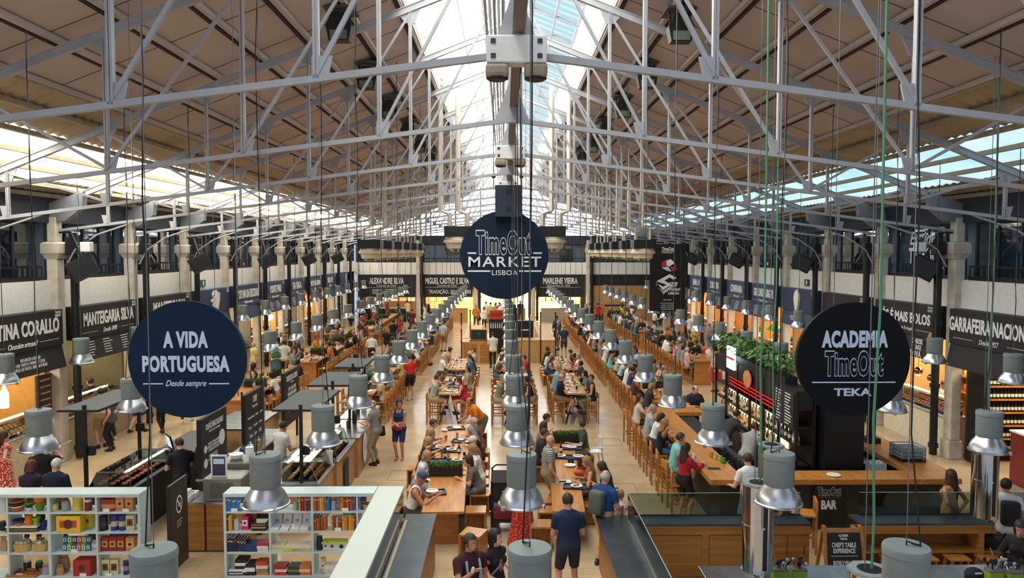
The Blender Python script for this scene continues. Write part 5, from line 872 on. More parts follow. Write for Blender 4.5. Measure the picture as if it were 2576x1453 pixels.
# ---- stalls behind the signs ----------------------------------------------------------
WARM=[('FFC070',3.2),('FFE2B0',2.4),('FFD9A0',2.6)]
def stall(s,k,wallc,light,ctr,label,cnt=True):
    y0=15.8+3.95*(k+1)+.2; y1=y0+3.5; sd='left' if s<0 else 'right'
    struct('wall_stall_%s'%sd,MB().box(s*12.25,y1,0,s*15.4,y1+.1,3.2),mat('stall_wall_'+wallc,wallc,.7,var=.05))
    struct('wall_stall_back_%s'%sd,MB().box(s*14.6,y0-.1,0,s*14.7,y1,3.2),mat('stall_wall_'+wallc))
    l=bpy.data.lights.new('stall_lamp','AREA'); l.shape='RECTANGLE'; l.size=1.2; l.size_y=2.4; l.energy=light; l.color=(1,.85,.64); o=bpy.data.objects.new('stall_lamp',l); COL.objects.link(o); o.location=(s*13.4,(y0+y1)/2,3.15)
    if cnt:
        t=thing('stall_counter','%s stall counter, %s bay along the %s wall'%(label,nth(k+1),sd),'counter',(s*12.35,(y0+y1)/2,0)); MB().box(-.3,-1.65,0,.3,1.65,1.0).build('body',ctr,t); MB().box(-.33,-1.68,1.0,.33,1.68,1.04).build('worktop',STEEL,t)
        gcase('lit glass food case on the %s stall counter, %s bay of the %s wall'%(label,nth(k+1),sd),s*12.35,(y0+y1)/2,1.04,.5,3.0,.4,3,-s)
    # shelving behind, with jars
    t=thing('stall_shelf','back shelf unit of the %s bay along the %s wall'%(nth(k+1),sd),'shelf',(s*14.4,(y0+y1)/2,0)); 
    for z in (1.2,1.7,2.2): MB().box(-.15,-1.5,z-.03,.15,1.5,z).build('shelf_board',PWD,t)
    for y in (-1.5,1.5): MB().box(-.15,y-.03,0,.15,y+.03,2.3).build('upright',PWD,t)
    for z in (1.2,1.7):
        for i in range(5): c=rnd.choice(['C8A050','E8E0D0','6A8A4A','A8482A','2A2A2A','D8C8A0']); h=rnd.uniform(.15,.3); tag(MB().lathe([(.07,0),(.08,.02),(.08,h*.8),(.05,h)],n=10).build('store_jar',gm(c),None,40),'%s jar, %s on the %s back shelf of the %s %s bay'%({'C8A050':'golden','E8E0D0':'cream','6A8A4A':'green','A8482A':'rust','2A2A2A':'black','D8C8A0':'tan'}[c],nth(i).replace('nearest','first'),'upper' if z>1.5 else 'lower',nth(k+1),sd),'jar',group='stall jars').location=(s*14.4,(y0+y1)/2-1.2+.6*i,z)
CT=mat('pale_stone_counter','B8A88E',.6)
for s,k,wc,e,c,lb in [(-1,-1,'B8863E',70,mat('cream_counter','D8CCB4',.5),'cream'),(-1,0,'6E6848',45,CT,'pale stone'),(-1,1,'A89A7A',60,CT,'grey stone'),(-1,2,'7A6A52',50,WF,'wood'),(-1,3,'8A7C6A',60,CT,'grey'),(-1,4,'C8A868',70,WF,'warm wood'),(-1,5,'8A8A8A',40,CT,'steel grey'),(-1,6,'C89A50',70,WF,'amber wood'),(-1,7,'C8A070',60,WF,'light wood'),(-1,8,'A8B8B0',50,CT,'pale green'),
  (1,0,'C89A5A',90,mat('cream_counter'),'cream cake'),(1,1,'B8884A',70,WF,'wood'),(1,2,'A87A4A',60,WF,'brown wood'),(1,3,'C88A3E',80,WF,'orange wood'),(1,4,'B8742E',70,WF,'red wood'),(1,5,'C88A48',80,WF,'honey wood'),(1,6,'D0913A',90,WF,'bright wood'),(1,7,'A87A4A',50,WF,'dark wood'),(1,8,'8A7A5A',50,WF,'plain')]: stall(s,k,wc,e,c,lb)
for i,(y,z) in enumerate([(17.2,1.75),(18.2,1.75),(16.4,1.75)]):
    t=thing('bottle_lamp','glowing bottle shaped lamp over the cream stall counter, %s of three'%nth(i),'lamp',(-12.45,y,z),0,'bottle lamps'); MB().lathe([(.09,0),(.1,.03),(.1,.35),(.035,.52),(.03,.68)],n=16).build('shade',glow('amber_bottle','FFD27A',2.6),t); MB().tube([(0,0,.68),(0,0,1.45)],.006,5).build('cord',CABLE,t)
t=thing('stall_notice','dark notice board with pale lines on the pillar of the first left stall','sign',(-12.15,19.3,1.9)); MB().box(-.02,-.35,-.65,.02,.35,.5).build('board',BROWN,t)
for i in range(6): text('CHOCOLATE QUENTE',.45,.05,t,LET,fr((.024,0,.35-.17*i),(0,1,0)),'notice_text')
for s,y,z,nm in ((-1,38.5,2.2,'warm globe lamp in the two word stall'),(-1,46.2,2.3,'white globe lamp in the bistro stall'),(-1,37.9,2.2,'second warm globe lamp in the two word stall'),(1,49,2.3,'small globe lamp beside the hanging banner')): tag(MB().ell((0,0,0),(.17,.17,.17),16,10).tube([(0,0,.16),(0,0,3.22-z)],.006,5).build('globe_lamp',glow('globe_glow','FFE0A8',5),None,60),nm,'lamp').location=(s*12.3,y,z)
for i,y in enumerate((41.5,42.4)): t=thing('dome_lamp','red dome pendant lamp in the right wall stall, %s of two'%nth(i),'lamp',(12.4,y,2.3)); MB().lathe([(.3,0),(.28,.12),(.12,.3),(.04,.36)],n=20).build('shade',mat('lamp_red','B81E1E',.25),t,40); MB().tube([(0,0,.36),(0,0,.9)],.008,5).build('cord',CABLE,t)
for i,y in enumerate((33.0,33.6,34.2)): t=thing('dome_lamp','green dome pendant lamp in the right wall stall, %s of three'%nth(i),'lamp',(12.4,y,1.95)); MB().lathe([(.26,0),(.24,.08),(.1,.2),(.04,.26)],n=20).build('shade',mat('lamp_green','3A9A4A',.3),t,40); MB().tube([(0,0,.26),(0,0,1.2)],.008,5).build('cord',CABLE,t)
for i,(y,z) in enumerate(((21.9,1.95),(21.2,1.85))): t=thing('mirror_globe_lamp','mirrored globe pendant with warm bulb at the cake stall, %s of two'%nth(i),'lamp',(12.3,y,z)); MB().ell((0,0,.08),(.13,.13,.12),16,10).build('shade',mat('copper_mirror','B07A4A',.1,1),t,60); MB().ell((0,0,-.02),(.06,.06,.06)).build('bulb',glow('warm_bulb','FFB050',14),t,60); MB().tube([(0,0,.2),(0,0,3.22-z)],.006,5).build('cord',CABLE,t)
# wine shop in the nearest right bay
t=thing('folding_shutter','tall black folded shop door at the wine shop','door',(12.3,19.1,0)); MB().box(-.05,-.35,0,.05,.35,2.4).build('leaf',BLACK,t); MB().tube([(-.08,-.25,.9),(-.08,-.25,1.3)],.015,6).build('handle',STEEL,t)
struct('wall_wine_shop',MB().box(12.3,19.5,0,15.4,19.6,3.2).box(14.9,15.9,0,15,19.5,3.2),mat('shop_brown','4A3A28',.7))
wl=0
for nm,x0,x1,y0,y1 in (('wine shelf on the far wall of the wine shop',12.5,14.5,19.2,19.48),('wine shelf along the back of the wine shop',14.6,14.88,16.2,19.1)):
    t=thing('wine_shelf',nm,'shelf'); zs=[.3,.65,1.0,1.35,1.7,2.05]
    for z in zs: MB().box(x0,y0,z-.03,x1,y1,z).build('shelf_board',PW,t)
    for a in (0,1): MB().box(x0 if a==0 else x1-.03,y0 if a==0 else y1-.03,0,x0+.03 if a==0 else x1,y0+.03 if a==0 else y1,2.4).build('upright',BLACK,t)
    for li,z in enumerate(zs):
        n=20 if y1-y0<.5 else 14
        for i in range(n):
            x,y=(x0+.06+(x1-x0-.12)*i/(n-1),y0+.1) if n==20 else (x0+.1,y0+.1+(y1-y0-.2)*i/(n-1)); wl+=1
            place('wine%d'%(i%2),lambda:fbot(['1A1214','1C2418'][i%2],.3,'EDE8DA'),(x,y,z),0,'dark wine bottle, %s on shelf %s of the %s'%(nth(i).replace('nearest','first'),['one','two','three','four','five','six'][li],nm.split(' of the')[0].replace('along the back','at the back')),'bottle','wine shop bottles')
l=bpy.data.lights.new('shop_lamp','AREA'); l.size=1.5; l.energy=60; l.color=(1,.85,.6); o=bpy.data.objects.new('shop_lamp',l); COL.objects.link(o); o.location=(13.4,17.8,3.1)
t=thing('red_cabinet','dark red cabinet with two white papers at the right edge','cabinet',(12.75,17.1,0)); MB().box(-.6,-.5,0,.6,.5,1.25,.01).build('body',mat('cabinet_red','7A1418',.4),t); MB().box(-.62,-.52,1.25,.62,.52,1.29).build('top',PORC,t)
for z in (.75,1.02): MB().box(-.45,-.508,z-.1,-.1,-.5,z+.1).build('paper_notice',PORC,t)
tag(MB().box(-.25,-.02,0,.25,.02,.75).build('poster_board',gm('E0B8A8')),'pink poster board standing on the red cabinet','poster').location=(12.6,17.1,1.29)
# end wall: counters, lit openings, hoarding, portrait panel
for i,(x0,x1,c,e) in enumerate([(-12,-7.3,'6A4A38',60),(-6.7,-2.7,'C8A068',140),(-2.1,1.9,'E0C898',320),(2.5,6.3,'E0C890',200)]):
    struct('wall_end_bay',MB().box(x0,YB+2.6,0,x1,YB+2.7,2.4),mat('end_bay_'+c,c,.7))
    l=bpy.data.lights.new('end_bay_lamp','AREA'); l.shape='RECTANGLE'; l.size=x1-x0-.5; l.size_y=1; l.energy=e; l.color=(1,.84,.6); o=bpy.data.objects.new('end_bay_lamp',l); COL.objects.link(o); o.location=((x0+x1)/2,YB+1.2,2.3)
    kcounter('end wall stall counter, %s bay from the left corner'%nth(i).replace('nearest','first'),x0+.3,x1-.3,YB-.6,YB,[BLK2,LW,LW,mat('grey_counter','A89C8A',.6)][i],1.1)
    for j in range(6): tag(MB().box(-.3,-.03,0,.3,.03,.32)  .build('menu_sign',gm(['E8C890','D8B070','F0E0C0'][j%3])),'%s pale menu sign from the left in end bay %s'%(nth(j).replace('nearest','first'),['one','two','three','four'][i]),'sign',group='end bay menu signs').location=(x0+.6+j*(x1-x0-1.2)/5,YB+2.575,1.45)
t=thing('plywood_hoarding','tall plywood hoarding with grey lettering in the right end bay','hoarding',((6.8+12)/2,YB-.1,0)); MB().box(-2.6,-.05,0,2.6,.05,2.87).build('sheet',PLY,t); text('LOADING...',3.0,.5,t,mat('hoard_grey','C0B6A2',.6),fr((0,-.055,1.85),(1,0,0)),bold=.02); MB().box(-1.5,-.06,1.18,1.6,-.055,1.36).build('progress_bar',mat('hoard_grey'),t); MB().box(-1.46,-.064,1.2,.15,-.06,1.34).build('progress_fill',BLK2,t)
t=thing('portrait_picture','lit panel with an orange face and black hair in the right centre bay','panel',(5.3,YB+2.57,1.35)); MB().ell((0,0,0),(.32,.03,.42),20,10).build('face',gm('E0A050'),t,60); MB().ell((0,.02,.25),(.48,.03,.36),20,10).build('hair',BLACK,t,60)
# floor hatch outlines and wall details
for i,(x,y) in enumerate([(-2.6,18.3),(-5.5,31),(2.9,21.5),(2.6,17.2),(-2.9,15.4)]):
    f=MB()
    for a,b in (((-.4,-.4),(.4,-.4)),((.4,-.4),(.4,.4)),((.4,.4),(-.4,.4)),((-.4,.4),(-.4,-.4))): f.bar((*a,.001),(*b,.001),.012,.003)
    tag(f.build('floor_hatch',mat('hatch_line','7A6A52',.6)),'square hatch outline in the stone floor, %s from the camera'%nth(i),'hatch',group='floor hatches').location=(x,y,.002)
for i,(s,y,z,c) in enumerate([(-1,29.4,4.35,'1E6A44'),(1,29.6,4.35,'22352C'),(-1,43.42,2.9,'B02A20'),(1,47.37,2.6,'B02A20')]): t=thing('safety_sign','%s safety sign on the %s wall%s'%('green' if i<2 else 'red','left' if s<0 else 'right',' band' if i<2 else ' beside a downpipe'),'sign',(s*12.06 if i<2 else s*11.5,y,z)); MB().box(-.02,-.22,-.13,.02,.22,.13).build('plate',gm(c),t); MB().box(-.024,-.05,-.08,.024,.06,.08).build('pictogram',LET,t)
text('Estúdio',1.5,.4,tag(thing('window_lettering','white outlined lettering on the mezzanine glass of the second right bay','lettering',(12.36,21.9,5.75))),LET,fr((0,0,.25),(0,-1,0)),shear=.3,bold=.02); text('TimeOut',1.6,.5,bpy.data.objects['window_lettering'],LET,fr((0,0,-.28),(0,-1,0)),bold=.03,sp=1.1); tag(bpy.data.objects['window_lettering'],'white lettering on the mezzanine glass of the second right bay','lettering')
# ---- people ------------------------------------------------------------------
SKINS=['D9A184','C98D6C','E2B496','B97B58','8A5A3E']
def skin(i): return mat('skin_%d'%i,SKINS[i],.55,var=.04,scale=14)
EYEW=mat('eye_white','E8E4DE',.3,var=0); EYED=mat('eye_dark','1E1612',.3,var=0); LIP=mat('lip','A85A50',.5,var=0)
def remesh(mb,vox,smooth=3):
    me=bpy.data.meshes.new('raw'); me.from_pydata(mb.v,[],mb.f)
    bm=bmesh.new(); bm.from_mesh(me); bmesh.ops.recalc_face_normals(bm,faces=bm.faces); bm.to_mesh(me); bm.free()
    o=bpy.data.objects.new('raw',me); m=o.modifiers.new('r','REMESH'); m.mode='VOXEL'; m.voxel_size=vox
    s=o.modifiers.new('s','SMOOTH'); s.iterations=smooth; s.factor=.5
    r=evaluated(o); bpy.data.objects.remove(o); bpy.data.meshes.remove(me); return r
def ik(a,b,l1,l2,pole):
    d=b-a; L_=min(d.length,(l1+l2)*.995); d=d.normalized(); b=a+d*L_
    x=(l1*l1-l2*l2+L_*L_)/(2*L_); h=math.sqrt(max(l1*l1-x*x,1e-6)); p=(pole-d*pole.dot(d)).normalized(); return a+d*x+p*h,b
def cone_(mb,a,b,r0,r1,n=12):
    "capsule with rounded ends"
    d=(b-a).normalized(); pts=[];rs=[]
    for t in (-.95,-.6,0): pts.append(a+d*r0*t); rs.append(max(r0*math.sqrt(1-t*t),.004))
    for t in (0,.6,.95): pts.append(b+d*r1*t); rs.append(max(r1*math.sqrt(1-t*t),.004))
    mb.tube(pts,rs,n)
class Body: pass
BODIES={}
def body(kind='stand',fem=False,lean=0,hands=((-.24,.06,.84),(.24,.06,.84)),feet=None,head=(0,0),seat=.74,twist=0,vox=.02,fat=1.0,H=1.0,key=None,roll=0,curl=.5):
    """one continuous figure facing +Y, origin on the floor under the pelvis; hands: targets left(+X... -X) and right; head=(pitch down, yaw)"""
    k=key or (kind,fem,round(lean,2),tuple(hands[0]),tuple(hands[1]),feet,head,seat,twist,vox,fat,roll)
    if k in BODIES: return BODIES[k]
    B=Body(); mb=MB(); S_=.94 if fem else 1.0; fat_=fat
    hip=V((0,0,.93*S_)) if kind=='stand' else V((0,0,seat+.1))
    rx=M.Rotation(-lean,3,'X'); rz=M.Rotation(twist,3,'Z'); ry=M.Rotation(roll,3,'Y'); T3=ry@rz@rx
    P=lambda x,y,z: hip+T3@V((x,y,z))*S_
    shw=.155 if fem else .185; hw=.092 if fem else .085
    # torso: rings along the spine
    prof=[(-.10,.10,.09,0),(-.06,.165 if fem else .155,.118,0),(.0,.18 if fem else .165,.125,.005),(.1,.15 if fem else .155,.11,.005),(.2,.125 if fem else .15,.098,.0),(.3,.14 if fem else .168,.108,.005),(.38,.155 if fem else .182,.115,.008),(.45,.16 if fem else .19,.1,.0),(.5,.12 if fem else .14,.075,-.005),(.535,.06,.055,-.01)]
    vs=[];fs=[];n=18
    for z,a,b,yo in prof:
        ff=fat_ if z<.35 else 1+(fat_-1)*.4
        for i in range(n): c,s=math.cos(2*PI*i/n),math.sin(2*PI*i/n); vs.append(P(a*ff*c,b*ff*s*(1.0)+yo+(.03*(fat_-1)*3 if s>0 and z<.3 else 0),z))
    m=len(prof)
    for i in range(m-1):
        for j in range(n): fs.append((i*n+j,i*n+(j+1)%n,(i+1)*n+(j+1)%n,(i+1)*n+j))
    fs+=[tuple(range(n))[::-1],tuple((m-1)*n+j for j in range(n))]; mb.add(vs,fs)
    if fem:
        for s in (-1,1): mb.ell(P(s*.072,.085,.34),(.062,.055,.06),12,8,T3)
    for s in (-1,1): mb.ell(P(s*.08,-.04,-.03),(.085,.085,.1),12,8)         # seat
    neck=P(0,-.01,.5); bones=[]; bones.append(('torso',P(0,0,-.05),P(0,0,.45)))
    hp,hy=head; RH=rz@M.Rotation(hy,3,'Z')@M.Rotation(-hp,3,'X')@(M.Rotation(-lean*.35,3,'X')); hb=P(0,-.005,.56); hc=hb+RH@V((0,.018,.105))
    cone_(mb,P(0,-.012,.47),hb+RH@V((0,.0,.05)),.057*S_,.052*S_)
    bones.append(('neck',P(0,-.01,.51),hb)); bones.append(('head',hb+RH@V((0,.01,.06)),hb+RH@V((0,.015,.17))))
    mb.ell(hc+RH@V((0,-.012,.025)),(.076,.094,.095),16,12,RH); mb.ell(hc+RH@V((0,.03,-.045)),(.056,.062,.066),14,10,RH); mb.ell(hc+RH@V((0,.062,-.082)),(.028,.026,.022),10,6,RH)
    mb.add([hc+RH@V(p) for p in ((-.006,.085,.02),(.006,.085,.02),(.018,.09,-.03),(-.018,.09,-.03),(0,.118,-.026),(0,.07,-.02))],[(0,3,4),(0,4,1),(1,4,2),(2,4,3),(0,1,5),(1,2,5),(2,3,5),(3,0,5)])
    for s in (-1,1): mb.ell(hc+RH@V((s*.077,-.012,-.005)),(.012,.022,.032),8,6,RH)
    # arms
    hnd=[]
    for s,tg in zip((-1,1),hands):
        sh=P(s*shw,0,.43); tgt=V(tg)
        la,lf=.29*S_,.255*S_; el,wr=ik(sh,tgt,la,lf,V((s*.5,-.6,-.75)))
        mb.ell(sh,(.055*S_,.055*S_,.055*S_),12,8); cone_(mb,sh,el,.05*S_*(1 if fem else 1.08),.04*S_); cone_(mb,el,wr,.041*S_,.027*S_)
        d=(wr-el).normalized(); bones.append(('ua%d'%s,sh,el)); bones.append(('fa%d'%s,el,wr))
        side=V((s,0,0)); side=(side-d*side.dot(d)); side=side.normalized() if side.length>.1 else V((0,1,0)); nrm=d.cross(side).normalized()
        if nrm.z<0: nrm=-nrm
        cx=wr+d*.05*S_; MX=M((side,d,nrm)).transposed(); mb.ell(cx,(.04*S_,.052*S_,.018*S_),12,8,MX); bones.append(('hand%d'%s,wr+d*.01,wr+d*.1)); hnd.append((wr,d,side,nrm,s,MX))
    # legs
    ft=feet or (((.1,.02),(-.1,-.02)) if kind=='stand' else ((.12,.38),(-.12,.34)))
    fz=.085 if kind=='stand' or seat<.6 else .38; B.feet=[]
    for s,f in zip((1,-1),ft):
        hj=P(s*hw,0,-.04) if kind=='stand' else hip+V((s*hw*1.1,.02,-.02)); zz=f[2] if len(f)>2 else fz; an=V((f[0],f[1],zz))
        kn,an=ik(hj,an,.435*S_,.42*S_,V((s*.12,1,.15)))
        cone_(mb,hj,kn,.086*S_*(.5+.5*fat_),.056*S_); cone_(mb,kn,an,.054*S_,.036*S_); mb.ell(kn*.6+an*.4-V((0,.018,0)),(.05*S_,.055*S_,.1*S_),12,8,(an-kn).to_track_quat('Z','Y').to_matrix())
        fd=V((s*.12,1,-.0)).normalized(); he=an+V((0,-.03,-.045)); cone_(mb,he,an+fd*.14+V((0,0,-.055)),.036,.028); bones.append(('th%d'%s,hj,kn)); bones.append(('sh%d'%s,kn,an)); bones.append(('ft%d'%s,he,an+fd*.15+V((0,0,-.05)))); B.feet.append(an)
    me=remesh(mb,vox)
    # which bone each vertex belongs to
    vsn=[v.co.copy() for v in me.vertices]; lab=[]; rad={'torso':.12,'neck':.05,'head':.09,'hand-1':.03,'hand1':.03}
    for p in vsn:
        best=None
        for nme,a,b in bones:
            ab=b-a; t=max(0,min(1,(p-a).dot(ab)/ab.length_squared)); d=(p-a-ab*t).length-rad.get(nme,.05 if nme[:2]!='th' else .07)
            if best is None or d<best[0]: best=(d,nme,t)
        lab.append(best[1:])
    # fingers, thumb, eyes, brows, mouth added to the same mesh
    ex=MB()
    for wr,d,side,nrm,s,MX in hnd:
        for j in range(4):
            o=wr+d*.088*S_+side*((j-1.5)*.0185*S_); ln=(.066,.074,.07,.055)[j]*S_; a1=o+d*ln*.5-nrm*ln*curl*.18; a2=a1+(d*.8-nrm*curl*1.1).normalized()*ln*.55; ex.tube([o-d*.03,o,a1,a2,a2+(a2-a1)*.12],[.0095,.0092,.0088,.0072,.003],6)
        o=wr+d*.03*S_-side*.034*S_; a1=o-side*.022+d*.028-nrm*.006; ex.tube([wr+d*.02,o,a1,a1+d*.026+side*.004-nrm*.008],[.012,.0115,.010,.006],6)
    nb=len(ex.f); 
    ex.cur=1
    for s in (-1,1): ex.ell(hc+RH@V((s*.031,.078,.012)),(.0125,.0085,.0062),8,6,RH)
    ex.cur=2
    for s in (-1,1): ex.ell(hc+RH@V((s*.031,.0835,.012)),(.0062,.0048,.0056),8,5,RH); ex.bar(hc+RH@V((s*.016,.086,.034)),hc+RH@V((s*.046,.076,.034)),.006,.007)
    ex.cur=3; ex.ell(hc+RH@V((0,.089,-.052)),(.022,.008,.0065),10,5,RH)
    bm=bmesh.new(); bm.from_mesh(me); n0=len(bm.verts)
    vv=[bm.verts.new(p) for p in ex.v]
    for f,mi in zip(ex.f,ex.mi):
        try: q=bm.faces.new([vv[i] for i in f]); q.material_index=mi
        except ValueError: pass
    for f in bm.faces: f.smooth=True
    out=bpy.data.meshes.new('person_body'); bm.to_mesh(out); bm.free()
    for x in (skin(0),EYEW,EYED,LIP): out.materials.append(x)
    B.me=out; B.src=me; B.lab=lab; B.RH=RH; B.hc=hc; B.hip=hip; B.P=P; B.T3=T3; B.fem=fem; B.kind=kind; B.S=S_; B.cl={}; B.hands=hnd; B.seat=seat; BODIES[k]=B; return B
def sel(B,cond,off,key,thick=True,zmin=None):
    "garment: the skin surface where cond holds, pushed outwards"
    if key in B.cl: return B.cl[key]
    me=B.src; lab=B.lab; ok=[cond(lab[v.index][0],lab[v.index][1],v.co) for v in me.vertices]
    idx={};vs=[];fs=[]
    for p in me.polygons:
        if all(ok[i] for i in p.vertices):
            q=[]
            for i in p.vertices:
                if i not in idx: idx[i]=len(vs); v=me.vertices[i]; vs.append(v.co+v.normal*off)
                q.append(idx[i])
            fs.append(q)
    r=bpy.data.meshes.new('garment'); r.from_pydata(vs,[],fs)
    for p in r.polygons: p.use_smooth=True
    r.materials.append(WHT); B.cl[key]=r; return r
def top_mesh(B,sl):
    cut={'none':-1,'cap':.2,'short':.62,'long':2}[sl]
    def c(n,t,p):
        if n=='torso': return True
        if n[:2]=='ua': return t<cut if cut>0 else False
        if n[:2]=='fa': return cut>1 and t<.95
        if n[:2]=='th': return t<.12
        return n=='neck' and t<.05 and sl!='none'
    if sl=='none':
        nk=B.P(0,0,.44)
        c0=c; c=lambda n,t,p:c0(n,t,p) and not(n=='torso' and (B.T3.transposed()@(p-B.hip)).z/B.S>.45-.0 and abs((B.T3.transposed()@(p-B.hip)).x)>.02 and abs(abs((B.T3.transposed()@(p-B.hip)).x)-.09)>.035)
    return sel(B,c,.016,'top'+sl)
def bot_mesh(B,kind):
    def c(n,t,p):
        q=(B.T3.transposed()@(p-B.hip)).z
        if n=='torso': return q<.1
        if n[:2]=='th': return True if kind!='shorts' else t<.85
        if n[:2]=='sh' : return kind=='trousers' and t<.93
        return False
    return sel(B,c,.011 if kind=='trousers' else .018,'bot'+kind)
def shoe_mesh(B,s): return sel(B,lambda n,t,p:n=='ft%d'%s or (n=='sh%d'%s and t>.93),.008,'shoe%d'%s)
def skirt_mesh(B,ln,flare):
    k='skirt%.2f'%ln
    if k in B.cl: return B.cl[k]
    b=MB(); z=B.hip.z
    if B.kind=='stand': b.lathe([(.15,z+.12),(.185,z+.0),(.2+flare*.3,z-ln*.5),(.2+flare,z-ln),(.19+flare,z-ln),(.17,z-.05)],n=20,sy=.78)
    else:
        n=18; vs=[]
        for y,w_,h,zo in ((-.13,.16,.1,.1),(-.1,.19,.13,.05),(.05,.2,.12,.02),(.25,.18,.1,.0),(.3+ln*.3,.17,.09,-.02)): vs+=[(w_*math.cos(2*PI*i/n),y,z-.02+zo+h*math.sin(2*PI*i/n)) for i in range(n)]
        b.add(vs,[(i*n+j,i*n+(j+1)%n,(i+1)*n+(j+1)%n,(i+1)*n+j) for i in range(4) for j in range(n)])
    B.cl[k]=b.mesh('skirt',WHT,70); return B.cl[k]
HAIRM={}
def hair_mesh(st):
    if st in HAIRM: return HAIRM[st]
    b=MB(); 
    def shell(r,c,cut):
        n,m=20,14; vs=[];fs=[];keep={}
        for i in range(m+1):
            t=PI*i/m
            for k in range(n):
                a=2*PI*k/n; d=V((math.sin(t)*math.cos(a),math.sin(t)*math.sin(a),math.cos(t))); w_=1+.06*noise.noise(d*4+V((3,1,2)))
                vs.append(V((d.x*r[0]*w_,d.y*r[1]*w_,d.z*r[2]*w_))+V(c))
        for i in range(m):
            for k in range(n):
                f=(i*n+k,(i+1)*n+k,(i+1)*n+(k+1)%n,i*n+(k+1)%n); q=sum((vs[j] for j in f),V())/4
                if cut(q): fs.append(f)
        b.add(vs,fs)
    top=lambda q: q.z>.055 or q.y<.01+(q.z-.0)*.3
    if st=='short': shell((.087,.104,.104),(0,-.016,.028),lambda q:(q.z>.07 or q.y<.02) and q.z>-.045+max(0,q.y)*1.2)
    elif st=='thin': shell((.083,.1,.098),(0,-.018,.024),lambda q:(q.z<.075 and q.y<.01) and q.z>-.05)
    else:
        shell((.092,.108,.108),(0,-.018,.028),lambda q:(q.z>.065 or q.y<.03) and q.z>-.08)
        if st=='long':
            n=14;vs=[]
            for z,w_,d,y in ((.03,.09,.09,-.03),(-.06,.1,.07,-.05),(-.15,.105,.055,-.07),(-.24,.095,.045,-.085),(-.31,.06,.03,-.09)): vs+=[(w_*math.cos(2*PI*i/n)*(1+.1*math.sin(i*3)),y+d*math.sin(2*PI*i/n)*(1 if math.sin(2*PI*i/n)<0 else .35),z) for i in range(n)]
            b.add(vs,[(i*n+j,i*n+(j+1)%n,(i+1)*n+(j+1)%n,(i+1)*n+j) for i in range(4) for j in range(n)]+[tuple(4*n+j for j in range(n))])
        elif st=='bob':
            n=14;vs=[]
            for z,w_,d,y in ((.03,.092,.095,-.03),(-.05,.1,.085,-.035),(-.12,.095,.06,-.04)): vs+=[(w_*math.cos(2*PI*i/n),y+d*math.sin(2*PI*i/n)*(1 if math.sin(2*PI*i/n)<0 else .4),z) for i in range(n)]
            b.add(vs,[(i*n+j,i*n+(j+1)%n,(i+1)*n+(j+1)%n,(i+1)*n+j) for i in range(2) for j in range(n)])
        elif st=='bun': b.ell((0,-.1,.09),(.045,.045,.042),12,8)
        elif st=='pony': b.tube([(0,-.11,.05),(0,-.16,.03),(0,-.17,-.06),(0,-.15,-.16)],[.03,.034,.028,.006],10)
    HAIRM[st]=b.mesh('hair',BLACK,60); return HAIRM[st]
HC={'black':'1A1512','brown':'3E2A1C','fair':'A88556','grey':'9A958E','white':'D8D4CC','auburn':'5E2E1A'}
def cloth(c,pat=None,c2=None):
    nm='cloth_%s%s%s'%(c,pat or '',c2 or '')
    if nm in MATS: return MATS[nm]
    m=mat(nm,c,.85,var=.08,scale=16,bump=.15)
    if pat:
        nt=m.node_tree; N=nt.nodes.new; L=nt.links; tc=N('ShaderNodeTexCoord'); r=N('ShaderNodeValToRGB'); b=nt.nodes['Principled BSDF']
        if pat=='stripe': t=N('ShaderNodeTexWave'); t.bands_direction='Z'; t.inputs['Scale'].default_value=9
        else: t=N('ShaderNodeTexVoronoi' if pat=='floral' else 'ShaderNodeTexChecker'); t.inputs['Scale'].default_value=24 if pat=='floral' else 44
        L.new(tc.outputs['Object'],t.inputs[0 if pat!='check' else 0]); L.new(t.outputs['Fac' if pat in('stripe','check') else 'Distance'],r.inputs[0]); e=r.color_ramp.elements; e[0].color=lin(c2); e[1].color=lin(c); e[0].position=.35; e[1].position=.5
        L.new(r.outputs[0],b.inputs['Base Color'])
    return m
def omat(o,i,m): o.material_slots[i].link='OBJECT'; o.material_slots[i].material=m
CNAME={'E8E6E2':'white','1C1E22':'black','2A3A5A':'navy','B02A2A':'red','8A8E92':'grey','4A6A8A':'blue','C8B088':'beige','3A6A4A':'green','D8A8A0':'pink','D07A2A':'orange','3A3A3E':'charcoal','7ABAB8':'teal','6A2A3A':'burgundy','D8C870':'yellow','5A5A3A':'olive','A8C0D0':'light blue','5A4A3A':'brown'}
